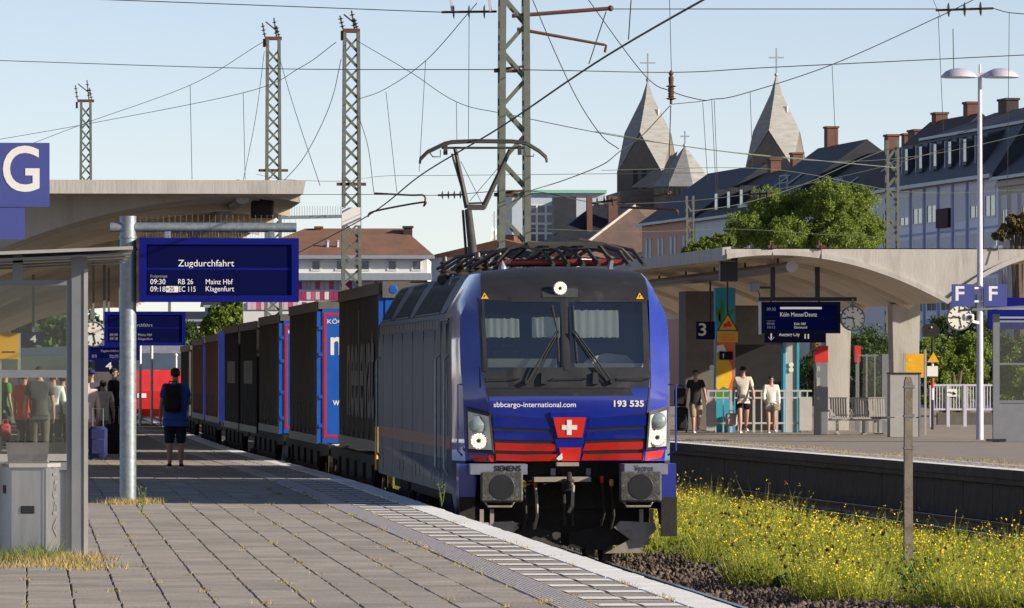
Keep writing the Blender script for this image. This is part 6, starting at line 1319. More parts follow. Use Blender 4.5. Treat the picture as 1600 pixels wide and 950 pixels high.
    for i, sx in enumerate((-1, 1)):
        b0 = len(N); e = Vector(V(*el[i])); sp_ = Vector(V(sx * .185, 0, sh_z - .005)); N.append((tuple(sp_), .082 * s_)); E.append((3, b0))
        if sleeve <= 1: N.append((tuple(sp_ + (e - sp_) * (.35 + .55 * sleeve)), .068 * s_)); E.append((b0, b0 + 1))
        else: N.append((tuple(e), .055 * s_)); N.append((tuple(Vector(V(*ha[i])) * .9 + e * .1), .042 * s_)); E += [(b0, b0 + 1), (b0 + 1, b0 + 2)]
    vs_, fs_ = skin_mesh(N, E, 2, 1); b = MB(); b.add(vs_, fs_); b.build('shirt', cloth('shirt_cloth', shirt), t, world=False, smooth_=True)
    # trousers or shorts
    N = [(V(0, 0, .93), (.145 * s_ * k, .115 * s_ * k)), (V(0, 0, 1.0), (.14 * s_ * k, .11 * s_ * k))]; E = [(0, 1)]
    for i, sx in enumerate((-1, 1)):
        b0 = len(N); a = Vector(V(sx * .10, 0, hip - .08)); kv = Vector(V(*kne[i])); fv = Vector(V(*ft[i])) + Vector((0, 0, .03))
        N.append((tuple(a), .118 * s_ * k)); E.append((0, b0))
        if shorts > .5: N.append((tuple(a + (kv - a) * (.8 - .55 * (shorts - .5) * 2)), .10 * s_)); E.append((b0, b0 + 1))
        elif shorts > 0: N.append((tuple(kv), .092 * s_)); N.append((tuple(kv + (fv - kv) * .22), .088 * s_)); E += [(b0, b0 + 1), (b0 + 1, b0 + 2)]
        else: N.append((tuple(kv), .078 * s_)); N.append((tuple(fv), .066 * s_)); E += [(b0, b0 + 1), (b0 + 1, b0 + 2)]
    vs_, fs_ = skin_mesh(N, E, 2, 0); b = MB(); b.add(vs_, fs_); b.build('shorts' if shorts else 'trousers', cloth('trouser_cloth', trouser), t, world=False, smooth_=True)
    for i, sx in enumerate((-1, 1)):
        fv = Vector(ft[i]); b = MB(); b.add(*skin_mesh([(V(fv.x, fv.y + .04, fv.z - .03), .045 * s_), (V(fv.x + sx * .01, fv.y - .07, fv.z - .04), (.047 * s_, .036 * s_)), (V(fv.x + sx * .02, fv.y - .17, fv.z - .048), (.042 * s_, .028 * s_))], [(0, 1), (1, 2)])); sh_ = b.build('shoe', cloth('shoe_leather', shoe), t, world=False, smooth_=True)
        b = MB(); b.prism([(V(fv.x - .045, 0, 0)[0], V(0, fv.y + .085, 0)[1]), (V(fv.x + .045, 0, 0)[0], V(0, fv.y + .085, 0)[1]), (V(fv.x + .05 + sx * .01, 0, 0)[0], V(0, fv.y - .16, 0)[1]), (V(fv.x + sx * .02, 0, 0)[0], V(0, fv.y - .21, 0)[1]), (V(fv.x - .045 + sx * .01, 0, 0)[0], V(0, fv.y - .16, 0)[1])], (fv.z - .08) * s_, (fv.z - .058) * s_, 'XY'); b.build('sole', M['letter'], sh_, world=False)
    b = MB(); b.ball(V(0, .008, 1.685), .098 * s_, 14, (.88, 1.06, .88))
    if cap is None:
        # cut the hair away from the face
        keep = [f for f in b.f if not (sum(b.v[i].y for i in f) / len(f) < -.045 * s_ and sum(b.v[i].z for i in f) / len(f) < 1.715 * s_) and sum(b.v[i].z for i in f) / len(f) > 1.61 * s_]; b.f = keep; b.m = [0] * len(keep)
        if long_hair: b.add(*skin_mesh([(V(0, .06, 1.68), .07 * s_), (V(0, .085, 1.55), .06 * s_), (V(0, .09, 1.44), .04 * s_)], [(0, 1), (1, 2)], 1))
        b.build('hair', cloth('hair', hair), t, world=False, smooth_=True)
    else:
        hb_ = MB(); hb_.v = list(b.v); hb_.f = [f for f in b.f if sum(b.v[i].y for i in f) / len(f) > -.02 * s_ and 1.6 * s_ < sum(b.v[i].z for i in f) / len(f) < 1.70 * s_]; hb_.m = [0] * len(hb_.f); hb_.build('hair', cloth('hair', hair), t, world=False, smooth_=True)
        b.f = [f for f in b.f if sum(b.v[i].z for i in f) / len(f) > 1.685 * s_]; b.m = [0] * len(b.f); b.v = [Vector((v.x * 1.06, v.y * 1.06, 1.685 * s_ + (v.z - 1.685 * s_) * 1.05)) for v in b.v]
        pts = [V(.09 * math.cos(a), -.05 - .13 * math.sin(a), 1.69 - .012 * math.sin(a)) for a in (0, .5, 1.0, 1.57, 2.1, 2.6, 3.14)]; n = len(pts); b.add(pts + [(p[0], p[1], p[2] + .012) for p in pts], [tuple(range(n)), tuple(range(2 * n - 1, n - 1, -1))] + [(i, i + 1, n + i + 1, n + i) for i in range(n - 1)])
        b.build('cap', cloth('cap', cap), t, world=False, smooth_=True)
    return t
def bag(name, lab, cat, x, y, z, w_, dp, hh, col, rz=0, wheels=False, straps=False, handle=True, group=None, tilt=0.):
    t = thing(name, lab, cat, (x, y, z), rz, group); m_ = cloth(name + '_cloth', col); base = .05 if wheels else 0
    b = MB(); b.cbox((0, 0, base + hh / 2), (w_, dp, hh), min(w_, dp, hh) * .22); b.build('body', m_, t, world=False, smooth_=True)
    b = MB(); b.cbox((0, -dp * .52, base + hh * .36), (w_ * .74, dp * .3, hh * .5), .02); b.build('front_pocket', m_, t, world=False, smooth_=True)
    if wheels:
        for sx in (-1, 1): b = MB(); b.cyl((sx * w_ * .38 - .015, 0, .035), (sx * w_ * .38 + .015, 0, .035), .035); b.build('wheel', M['black'], t, world=False)
        b = MB(); b.tube([(-.1, dp * .3, base + hh * .9), (-.1, dp * .3, base + hh + .34), (.1, dp * .3, base + hh + .34), (.1, dp * .3, base + hh * .9)], .011, 6); b.build('pull_handle', M['greyframe'], t, world=False)
    elif handle:
        b = MB(); b.tube([(-w_ * .25, 0, hh * .96), (-w_ * .2, 0, hh + .07), (w_ * .2, 0, hh + .07), (w_ * .25, 0, hh * .96)], .012, 6); b.build('handle', m_, t, world=False)
    if straps:
        for sx in (-1, 1): b = MB(); b.tube([(sx * w_ * .3, dp * .45, hh * .95), (sx * w_ * .42, dp * .45 + .10, hh * 1.05), (sx * w_ * .46, dp * .45 + .25, hh * .8), (sx * w_ * .42, dp * .4 + .15, hh * .35), (sx * w_ * .3, dp * .45, hh * .2)], .02, 6); b.build('strap', m_, t, world=False)
    return t
def gd(py): return F * 1.7 / (py - 580)
# man in blue seen from behind
d = gd(731); x = PX(274, d); person('man in blue shirt and dark shorts seen from behind with a cap', x, d, 1.74, math.pi, (.03, .085, .34), (.012, .016, .032), (.02, .02, .022), cap=(.012, .016, .04), shorts=.35, sleeve=.55, arms=(.5, .1), elbow=(1.3, .3), bulk=1.32)
bag('backpack', 'black backpack on the back of the man in blue', 'backpack', x - .05, d - .25, PZ + .98, .30, .17, .47, (.01, .01, .012), straps=True)
# walkers on the far platform
d = 183.0
x = PX(1087, d); person('man in black T-shirt and beige shorts pulling a dark case', x, d, 1.72, .1, (.012, .012, .014), (.26, .20, .14), (.6, .6, .6), stride=.20, shorts=.5, sleeve=.4, arms=(-.4, .35))
bag('suitcase', 'dark wheeled case beside the man in black', 'suitcase', PX(1066, d), d + .2, PZ, .36, .25, .66, (.012, .012, .014), wheels=True)
bag('backpack', 'black bag on top of the dark wheeled case', 'bag', PX(1064, d), d + .18, PZ + .73, .34, .26, .50, (.01, .01, .012))
x = PX(1161, d - .3); person('man in cream T-shirt, black shorts and dark cap walking towards the tracks', x, d - .3, 1.82, 0, (.62, .56, .46), (.012, .012, .014), (.5, .5, .5), cap=(.02, .02, .025), stride=.23, shorts=.6, sleeve=.7, arms=(-.3, .4), bulk=1.05)
bag('belly_bag', 'small grey belly bag on the cream shirt', 'bag', x - .06, d - .52, PZ + .95, .2, .07, .11, (.11, .11, .13), handle=False)
bag('weekend_bag', 'pale pink round bag carried beside the man in cream', 'bag', PX(1141, d), d - .3, PZ + .18, .32, .2, .36, (.42, .35, .33))
x = PX(1205, d - .2); person('woman in white open blouse and light shorts walking with sunglasses', x, d - .2, 1.56, 0, (.70, .67, .62), (.45, .47, .46), (.45, .25, .18), hair=(.012, .01, .01), stride=.18, shorts=.8, sleeve=2, arms=(.4, -.25), long_hair=True, bulk=.92, elbow=(.7, .5))
bag('handbag', 'small beige handbag on the arm of the woman in white', 'handbag', x + .13, d - .35, PZ + .62, .2, .1, .18, (.36, .29, .22))
# passengers beside and behind the shelter on the near platform
crowd = [(38, 130, 1.68, 'passenger in red top seen through the shelter glass', (.50, .03, .02), (.01, .012, .02), None, 2.6),
         (62, 124, 1.78, 'passenger in dark grey shirt seen from behind through the glass', (.06, .062, .065), (.10, .09, .07), None, 3.1),
         (83, 132, 1.66, 'passenger in white blouse seen through the shelter glass', (.72, .74, .76), (.10, .1, .1), None, 2.8),
         (98, 138, 1.62, 'passenger in brown top at the right end of the shelter glass', (.13, .09, .06), (.05, .05, .05), None, 3.6),
         (142, 146, 1.72, 'person in dark top with blue cap beside the shelter post', (.04, .045, .07), (.16, .13, .10), (.01, .02, .12), .4),
         (161, 139, 1.50, 'child in pale T-shirt beside the blue suitcase', (.60, .55, .46), (.22, .19, .14), None, 3.0),
         (178, 152, 1.76, 'person in black left of the sign pole', (.008, .008, .009), (.01, .01, .01), None, 1.2),
         (136, 128, 1.60, 'person in pale hooded top half behind the shelter post', (.48, .40, .40), (.30, .24, .20), None, 3.4),
         (8, 150, 1.70, 'passenger in green top at the left edge behind the glass', (.05, .22, .04), (.05, .05, .06), None, 2.0)]
for px, d, h, lab, sh_, tr, cp, fa in crowd: person(lab, PX(px, d), d, h, fa, sh_, tr, cap=cp, sleeve=2 if 'blouse' in lab or 'hooded' in lab else .6, group='passengers waiting on the near platform')
bag('suitcase', 'dark blue suitcase standing beside the child', 'suitcase', PX(153, 127), 127, PZ, .36, .26, .60, (.01, .016, .09), wheels=True)
bag('suitcase', 'black suitcase half behind the sign pole', 'suitcase', PX(178, 133), 133, PZ, .40, .26, .60, (.008, .012, .012), wheels=True)
bag('paper_bag', 'beige shopping bag seen through the lower shelter glass', 'bag', PX(92, 118), 118, PZ + .02, .34, .2, .42, (.50, .40, .30))
bag('travel_bag', 'red bag at the left edge behind the shelter glass', 'bag', PX(8, 121), 121, PZ + .5, .2, .16, .25, (.45, .05, .07))
# ================================================================ houses
M['slate'] = mat('slate', (.019, .022, .031), .6, var=.35, scale=1.0, stretch=(1, 1, 4), bump=.3, bscale=6)
M['slateblue'] = mat('slate_blue', (.031, .043, .060), .6, var=.3, scale=1.0, stretch=(1, 1, 4), bump=.3, bscale=6)
M['browntile'] = mat('brown_tile', (.20, .135, .105), .8, var=.25, scale=1.2, bump=.4, bscale=4, sub=((.14, .115, .095), .6, .55, .7))
M['redtile'] = mat('rust_tile', (.20, .10, .065), .85, var=.2, scale=.8, bump=.4, bscale=4, sub=((.12, .095, .07), .5, .55, .7))
M['browntiled'] = mat('dark_brown_roof', (.045, .036, .033), .7, var=.3, scale=1.0, stretch=(1, 1, 4), bump=.3, bscale=5)
M['darktile'] = mat('dark_tile', (.050, .030, .027), .75, var=.2, scale=1.2, bump=.4, bscale=5)
M['bluewall'] = mat('blue_wall', (.76, .80, .88), .7, var=.05)
M['bluewall2'] = mat('blue_trim', (.36, .42, .60), .7, var=.05)
M['beigewall'] = mat('beige_wall', (.50, .45, .38), .8, var=.08, scale=.6)
M['whitewall'] = mat('white_wall', (.74, .73, .70), .8, var=.06, scale=.5)
M['orangewall'] = mat('orange_wall', (.72, .35, .24), .8, var=.08, scale=.6)
M['greywall'] = mat('grey_wall', (.50, .49, .47), .8, var=.08, scale=.6)
M['brick'] = mat('chimney_brick', (.15, .068, .048), .85, var=.25, scale=3)
M['winframe'] = mat('window_frame', (.68, .68, .66), .6, var=.04)
M['pane'] = mat('window_pane', (.06, .08, .11), .12, var=.15, scale=1, spec=.8)
M['shutter'] = mat('roller_shutter', (.60, .62, .64), .6, var=.05)
M['copper'] = mat('copper_green', (.22, .46, .38), .7, var=.1)
M['pink'] = mat('panel_pink', (.55, .10, .22), .7, var=.06); M['magenta'] = mat('panel_magenta', (.36, .03, .12), .7, var=.06); M['palepink'] = mat('panel_pale_pink', (.66, .50, .56), .7, var=.05)
M['zinc'] = mat('zinc', (.36, .40, .44), .5, .3, var=.1)
class House:
    def __init__(s, name, lab, A, B, depth, cat='building', group=None, z0=-.2):
        a = Vector((PX(*A), A[1], 0)); b_ = Vector((PX(*B), B[1], 0)); s.L = (b_ - a).length; ex = (b_ - a).normalized(); ey = Vector((-ex.y, ex.x, 0))
        if ey.y < 0 and abs(ey.x) < .5: ey = -ey
        if abs(ex.y) > .7 and ey.x < 0: ey = -ey
        s.T = Matrix(((ex.x, ey.x, 0, a.x), (ex.y, ey.y, 0, a.y), (0, 0, 1, 0), (0, 0, 0, 1))); s.D = depth; s.z0 = z0
        c = (a + b_) / 2; s.t = thing(name, lab, cat, (c.x, c.y, z0), group=group)
    def mk(s): q = MB(); q.T = s.T; return q
    def walls(s, z1, m, x0=0, x1=None): b = s.mk(); b.bx(x0, x1 or s.L, 0, s.D, s.z0, z1); return b.build('wall', M[m], s.t)
    def gable(s, ze, zr, m, over=.4, ends='gable', ridge=.5, wallm=None, x0=0, x1=None):
        """roof with the ridge along the facade; ends 'gable' or 'hip'"""
        L_ = x1 or s.L; b = s.mk(); D = s.D; yr = D * ridge; hp = yr if ends == 'hip' else 0
        v = [(x0 - over, -over, ze), (L_ + over, -over, ze), (L_ + over, D + over, ze), (x0 - over, D + over, ze), (x0 - over + hp, yr, zr), (L_ + over - hp, yr, zr)]
        b.add(v, [(0, 1, 5, 4), (2, 3, 4, 5), (1, 2, 5), (3, 0, 4), (3, 2, 1, 0)]); r = b.build('roof', M[m], s.t)
        b = s.mk(); b.bx(x0 - over, L_ + over, -over - .12, -over + .05, ze - .14, ze + .06); b.build('gutter', M['zinc'], r); s.roof = r; return r
    def window(s, x, z, w_, h, shutter=0., m='pane', fr='winframe', mull=1, proud=.05, parent=None):
        b = s.mk(); f = .09
        for q in ((x - f, x + w_ + f, z - f, z), (x - f, x + w_ + f, z + h, z + h + f), (x - f, x, z, z + h), (x + w_, x + w_ + f, z, z + h)): b.bx(q[0], q[1], -proud, .02, q[2], q[3])
        for k in range(mull): xm = x + w_ * (k + 1) / (mull + 1); b.bx(xm - .04, xm + .04, -proud + .01, .02, z, z + h)
        o = b.build('window', M[fr], parent or s.t); b = s.mk(); b.bx(x, x + w_, -.012, .01, z, z + h); b.build('pane', M[m], o)
        if shutter: b = s.mk(); b.bx(x, x + w_, -.04, -.014, z + h * (1 - shutter), z + h); b.build('shutter', M['shutter'], o)
        return o
    def chimney(s, x, y, z, w_=1.0, h=2.2, m='brick', dp=.8): b = s.mk(); b.bx(x, x + w_, y, y + dp, z - 1.2, z + h); b.bx(x - .08, x + w_ + .08, y - .08, y + dp + .08, z + h, z + h + .14); return b.build('chimney', M[m], s.roof)
# --- street row behind the far platform (facades face the tracks, in shade)
EV = 14.35
h1 = House('apartment_house', 'pale blue panelled house with slate mansard roof behind the lamp pole', (1403, 430), (1560, 399), 12, group='houses of the street row')
h1.walls(EV, 'bluewall')
n = 7; bay = h1.L / n
for k in range(n):
    x = k * bay; b = h1.mk(); b.bx(x - .12, x + .12, -.14, .02, 0, EV - .2); b.build('pilaster', M['bluewall2'], h1.t)
    for fl, (z, hh) in enumerate(((11.95, 1.75), (9.15, 1.75), (6.35, 1.75))):
        h1.window(x + bay * .18, z, bay * .64, hh, (.72, .45, .4, .75, 1.0, .6, .3)[k] if fl == 0 else .5)
        b = h1.mk(); b.bx(x + .12, x + bay - .12, -.06, .02, z - .75, z - .62); b.build('panel_strip', M['bluewall2'], h1.t)
b = h1.mk(); b.bx(3 * bay + bay * .08, 3 * bay + bay * .92, -.3, -.06, 11.5, 12.7); b.build('balcony_cloth', cloth('maroon', (.05, .01, .02)), h1.t)
b = h1.mk(); b.add([(-.4, -.5, EV), (h1.L + .4, -.5, EV), (h1.L + .4, 1.6, EV + 3.2), (-.4, 1.6, EV + 3.2)], [(0, 1, 2, 3)]); b.add([(-.4, 1.6, EV + 3.2), (h1.L + .4, 1.6, EV + 3.2), (h1.L + .4, 6.5, EV + 5.0), (-.4, 6.5, EV + 5.0)], [(0, 1, 2, 3)]); b.add([(-.4, 6.5, EV + 5.0), (h1.L + .4, 6.5, EV + 5), (h1.L + .4, 12, EV), (-.4, 12, EV)], [(0, 1, 2, 3)])
b.add([(-.4, -.5, EV), (-.4, 1.6, EV + 3.2), (-.4, 6.5, EV + 5), (-.4, 12, EV)], [(0, 1, 2, 3)]); b.add([(h1.L + .4, -.5, EV), (h1.L + .4, 1.6, EV + 3.2), (h1.L + .4, 6.5, EV + 5), (h1.L + .4, 12, EV)], [(0, 1, 2, 3)]); h1.roof = b.build('roof', M['slateblue'], h1.t)
b = h1.mk(); b.bx(-.4, h1.L + .4, -.65, -.45, EV - .15, EV + .08); b.build('gutter', M['zinc'], h1.roof); b = h1.mk(); b.bx(-.4, h1.L + .4, 1.45, 1.75, EV + 3.15, EV + 3.32); b.build('roof_kerb', M['zinc'], h1.roof)
for k in range(6):
    x = 2 + k * (h1.L - 3.5) / 6; b = h1.mk(); b.prism([(-.1, EV + .9), (1.8, EV + .9), (1.8, EV + 3.0), (.3, EV + 2.7)], x, x + 1.6, 'YZ'); dm = b.build('dormer', M['slateblue'], h1.roof)
    b = h1.mk(); b.bx(x + .15, x + 1.45, -.05, .2, EV + 1.1, EV + 2.5); b.build('dormer_window', M['pane'], dm)
    b = h1.mk(); b.bx(x - .06, x + .1, -.16, .3, EV + .9, EV + 2.6); b.build('dormer_cheek', M['zinc'], dm)
h2 = House('apartment_house', 'beige house with tall narrow windows at the right edge', (1561, 398.8), (1680, 377), 12, group='houses of the street row'); h2.walls(EV - .2, 'beigewall'); h2.gable(EV - .2, EV + 5.2, 'slateblue')
for k in range(7):
    x = 1 + k * h2.L / 7.2
    for z in (10.4, 6.8): h2.window(x, z, 1.6, 2.6, .6 if (k + int(z)) % 2 else .3)
for z in (13.6, 9.6): b = h2.mk(); b.bx(-.1, h2.L, -.18, .02, z, z + .35); b.build('cornice', M['beigewall'], h2.t)
for i, (A, B, wm, rm, zr, lab) in enumerate((((1330, 446), (1402, 430.2), 'whitewall', 'darktile', 5.0, 'white house with dark brown tiled roof right of the big tree'), ((1235, 470), (1329, 446.2), 'whitewall', 'browntiled', 4.1, 'house with dark brown roof and roof rails right behind the big tree'), ((1165, 489), (1234, 470.2), 'greywall', 'slate', 4.3, 'dark slate roofed house with roof ladders left behind the big tree'), ((1086, 512), (1164, 489.2), 'whitewall', 'browntiled', 3.7, 'white house with closely spaced windows left of the big tree'))):
    h = House('apartment_house', lab, A, B, 11, group='houses of the street row'); E0 = EV; EV = E0 + (0, -.5, .35, -.2)[i]; h.walls(EV, wm); h.gable(EV, EV + zr, rm)
    nn = 6 if i == 3 else 3
    for k in range(nn): h.window(.8 + k * h.L / nn, 10.6, 1.3, 2.2, .5 if i == 3 else 0)
    for k in range(nn): h.window(.8 + k * h.L / nn, 7.2, 1.3, 2.2, .4)
    for k in range(2 + i % 2):                                 # skylights and roof ladders
        x = h.L * (.25 + .3 * k); b = h.mk(); s_ = zr / 5.9; b.add([(x, 1.2, EV + 1.6 * s_ + .12), (x + 1.0, 1.2, EV + 1.6 * s_ + .12), (x + 1.0, 2.4, EV + 2.8 * s_ + .12), (x, 2.4, EV + 2.8 * s_ + .12)], [(0, 1, 2, 3)]); b.build('skylight', M['zinc'], h.roof)
    if i in (1, 2):
        x = h.L * .6; s_ = zr / 5.9
        for dx in (0, 3.2): b = h.mk(); b.tube([(x + dx, .6, EV + .9 * s_), (x + dx, .6, EV + .9 * s_ + 1.2)], .06, 5); b.build('roof_rail_post', M['zinc'], h.roof)
        b = h.mk(); b.tube([(x, .6, EV + .9 * s_ + 1.2), (x + 3.2, .6, EV + .9 * s_ + 1.2)], .07, 5); b.tube([(x, .6, EV + .9 * s_ + .7), (x + 3.2, .6, EV + .9 * s_ + .7)], .05, 5); b.build('roof_rail', M['zinc'], h.roof)
    for fx, w_, hh in ([(.1, 1.3, 1.2), (.75, 1.2, 1.6)], [(.35, 1.3, 1.9), (.62, 1.0, 1.7), (.72, 2.2, 1.9)], [(.2, 1.2, 2.4)], [(.12, 1.3, 1.8), (.55, 1.1, 2.0)])[i]: h.chimney(h.L * fx, 5.2, EV + zr - .5, w_ * 1.15, hh * .75)
    EVr = EV
    if i == 3:
        for k in range(3): b = h.mk(); x = h.L * (.25 + .25 * k); b.bx(x, x + 1.6, .6, 2.4, EV + .4, EV + 2.2); dm = b.build('dormer', M['slate'], h.roof); b = h.mk(); b.bx(x + .2, x + 1.4, .56, .62, EV + .7, EV + 1.9); b.build('dormer_window', M['pane'], dm)
    EV = E0
h1.chimney(3, 6, EV + 4.4, 2.6, 1.2, 'darktile'); h1.chimney(h1.L * .62, 6, EV + 4.5, 1.9, 1.4, 'brick')
h = House('apartment_house', 'orange plastered house with paired tall windows and slate roof', (1003, 537), (1085, 512.2), 11, group='houses of the street row'); h.walls(EV, 'orangewall'); h.gable(EV, EV + 4.2, 'slate')
for k in range(4):
    for dx in (0, 1.9): h.window(1.6 + k * h.L / 4.2 + dx, 10.4, 1.2, 2.7, 0, 'shutter', 'greywall', 0); h.window(1.6 + k * h.L / 4.2 + dx, 6.6, 1.2, 2.7, 0, 'shutter', 'greywall', 0)
# --- gabled houses left of the row, facing the camera
def face_house(lab, px0, px1, d, ye, wall, depth=12, turn=0., name='town_house', group=None): return House(name, lab, (px0, d), (px1, d - turn), depth, group=group), ZZ(ye, d)
h, ze = face_house('grey house with brown tiled hip roof above the far canopy', 905, 1003, 565, 394, 'greywall', 9, -30); h.walls(ze, 'greywall')
b = h.mk(); zr = ZZ(322, 570); b.add([(-.4, -.4, ze), (h.L + .6, -.4, ze), (h.L + 3.2, 4.2, zr), (3.4, 4.2, zr), (-.4, 9, ze)], [(0, 1, 2, 3), (0, 3, 4)]); h.roof = b.build('roof', M['browntile'], h.t)
for k in range(9):                                             # tile courses and snow guards
    t_ = (k + .5) / 9; b = h.mk(); b.bar((-.4 + 3.8 * t_ + .1, -.4 + 4.6 * t_, ze + (zr - ze) * t_ + .06), (h.L + .6 + 2.6 * t_, -.4 + 4.6 * t_, ze + (zr - ze) * t_ + .06), .10, .08); b.build('tile_course', M['browntile'], h.roof)
for k in range(7): b = h.mk(); b.bx(.8 + k * .75, .86 + k * .75, .1, .18, ze + .5, ze + .9); b.build('snow_guard', M['zinc'], h.roof)
b = h.mk(); b.bar((-.4, -.45, ze), (3.4, 4.2, zr + .05), .35, .2); b.build('verge', M['beigewall'], h.roof); b = h.mk(); b.bx(-.4, h.L + .6, -.55, -.38, ze - .15, ze + .05); b.build('gutter', M['zinc'], h.roof)
h.window(1.6, ze - 2.2, 1.8, 1.7, 0, 'shutter'); h.window(3.4, ze - 2.2, .8, 1.7)
h, ze = face_house('house with steep dark slate roof and brick chimneys left of the tiled one', 838, 960, 585, 396, 'greywall', 10); h.walls(ze, 'greywall')
b = h.mk(); zr = ZZ(318, 590); b.add([(-.4, -.4, ze), (h.L + 2, -.4, ze), (h.L + 2, 5, zr), (5.6, 5, zr), (-.4, 9.5, ze)], [(0, 1, 2, 3), (0, 3, 4)]); h.roof = b.build('roof', M['slate'], h.t)
for px, y0, w_ in ((925, 338, 10), (962, 325, 17)): x = (px - 838) / F * 585; b = h.mk(); b.bx(x - w_ * .024, x + w_ * .024, 2.0, 3.0, ze + 1, ZZ(306, 588)); b.build('chimney', M['brick'], h.roof)
b = h.mk(); b.bx(-.2 + 1.9, 1.9 + .9, 2, 4, ze, ZZ(308, 588)); b.build('party_wall', M['slate'], h.roof)
# modern office block
h, ze = face_house('office block with window grid and green copper edge', 800, 946, 640, 308, 'greywall', 14, name='office_block'); M['officewall'] = mat('office_wall', (.44, .50, .56), .6, var=.06); h.walls(ZZ(301, 640), 'officewall')
b = h.mk(); b.bx(-.5, h.L + .1, -.5, 14.4, ZZ(301, 640) + .01, ZZ(296, 640)); b.build('roof_edge', M['copper'], h.t)
for r_ in range(5):
    for k in range(4): h.window((826.5 - 800 + k * 14) * .0615, ZZ(332 + r_ * 15, 640), .68, .72, 0, 'pane', 'winframe', 0)
b = h.mk(); b.bx(4.85, 6.1, -1.5, -.3, 8, ZZ(307, 640)); b.build('stair_tower', M['slate'], h.t)
# white house with rusty roof and coloured ground floor, left of the mast
d = 455.0
h = House('town_house', 'white house with rust brown hip roof above the freight train', (380, d), (668, d - 1), 13); h.walls(ZZ(430, d), 'whitewall'); ze = ZZ(400, d)
b = h.mk(); b.bx(0, h.L, 0, 12.9, ZZ(430, d) + .005, ze); b.build('top_floor', M['whitewall'], h.t)
zr = ZZ(357, d + 6); b = h.mk(); b.add([(-.5, -.5, ze), (h.L + .5, -.5, ze), (h.L + .5, 13, ze), (-.5, 13, ze), (4, 6, zr), (h.L - 1.8, 6, zr)], [(0, 1, 5, 4), (1, 2, 5), (2, 3, 4, 5), (3, 0, 4)]); h.roof = b.build('roof', M['redtile'], h.t)
b = h.mk(); b.bx(-.5, h.L + .5, -.62, -.45, ze - .2, ze + .04); b.build('gutter', M['zinc'], h.roof)
for px in (493, 531, 570, 612, 650): x = (px - 380) / F * d; h.window(x - .22, ZZ(421, d), .5, .58, 0, 'pane', 'winframe', 0)
b = h.mk(); b.bx(-.3, h.L + .3, -.8, .0, ZZ(438, d), ZZ(427, d)); b.build('ledge_roof', M['zinc'], h.t)
for k in range(40):
    x = .3 + k * .31; m_ = random.choice(['pink', 'magenta', 'palepink', 'palepink', 'whitewall', 'zinc'])
    for r_ in range(3): b = h.mk(); b.bx(x, x + .29, -.1, .01, ZZ(452 + r_ * 16, d), ZZ(440 + r_ * 16, d)); b.build('facade_panel', M[random.choice(['pink', 'magenta', 'palepink', 'palepink', 'whitewall', 'zinc'])], h.t)
h.chimney((488 - 380) / F * d, 5.5, zr - .4, .45, .4); h.chimney((628 - 380) / F * d, 4.5, zr - .5, .6, .5, 'darktile')
for px in (510, 526): x = (px - 380) / F * d; b = h.mk(); b.lathe((x, 1.6, ze + .5), [(.12, 0), (.12, .5), (.18, .55), (.08, .62)], 8); b.build('vent_pipe', M['zinc'], h.roof)
d = 470.0; h = House('town_house', 'sunlit white wing with brown roof and satellite dishes left of the pantograph', (668, d), (800, d + 18), 11); h.walls(ZZ(402, d), 'whitewall'); h.gable(ZZ(402, d), ZZ(374, d), 'redtile', .3)
for k in range(4): h.window(1.2 + k * 1.2, ZZ(423, d), .35, .8, 0, 'pane', 'winframe', 0)
for x0, x1, y0 in ((1.3, 2.2, 368), (2.3, 3.1, 366)): b = h.mk(); b.bx(x0, x1, 5, 6, ZZ(390, d), ZZ(y0, d)); b.build('chimney', M['brick'], h.roof)
for x, py, r_ in ((1.25, 360, .28), (1.25, 371, .28), (2.0, 363, .3)):
    b = h.mk(); b.lathe((x, 4.5, ZZ(py, d)), [(r_, -.08), (r_ * .7, -.02), (.02, .02)], 16, 'Y'); dsh = b.build('satellite_dish', M['letter'], h.roof); b = h.mk(); b.bar((x, 4.6, ZZ(py, d)), (x, 4.6, ZZ(392, d)), .06); b.build('dish_mast', M['zinc'], dsh)
b = h.mk(); x = 1.1; b.bar((x, 4.6, ZZ(390, d)), (x, 4.6, ZZ(330, d)), .05); b.bar((x - .5, 4.6, ZZ(345, d)), (x + .5, 4.6, ZZ(345, d)), .04); b.bar((x - .35, 4.6, ZZ(337, d)), (x + .35, 4.6, ZZ(337, d)), .04); b.build('aerial', M['zinc'], h.roof)
# far backdrop houses seen below the departure board
for px0, px1, d, y0, wm, lab in ((205, 330, 620, 500, 'greywall', 'far grey building seen between sign pole and train'), (325, 400, 560, 478, 'slateblue', 'far bluish building above the containers'), (-120, 120, 520, 470, 'darktile', 'far dark building behind the near canopy')):
    h = House('far_building', lab, (px0, d), (px1, d), 10, group='far buildings behind the platform'); h.walls(ZZ(y0, d), wm); h.gable(ZZ(y0, d), ZZ(y0 - 14, d), 'slate')
    for r_ in range(3):
        for k in range(6): h.window(.5 + k * h.L / 6, ZZ(y0 + 18 + r_ * 26, d), .6, .8, 0, 'pane', 'greywall' if px0 > 0 else 'darktile', 0)

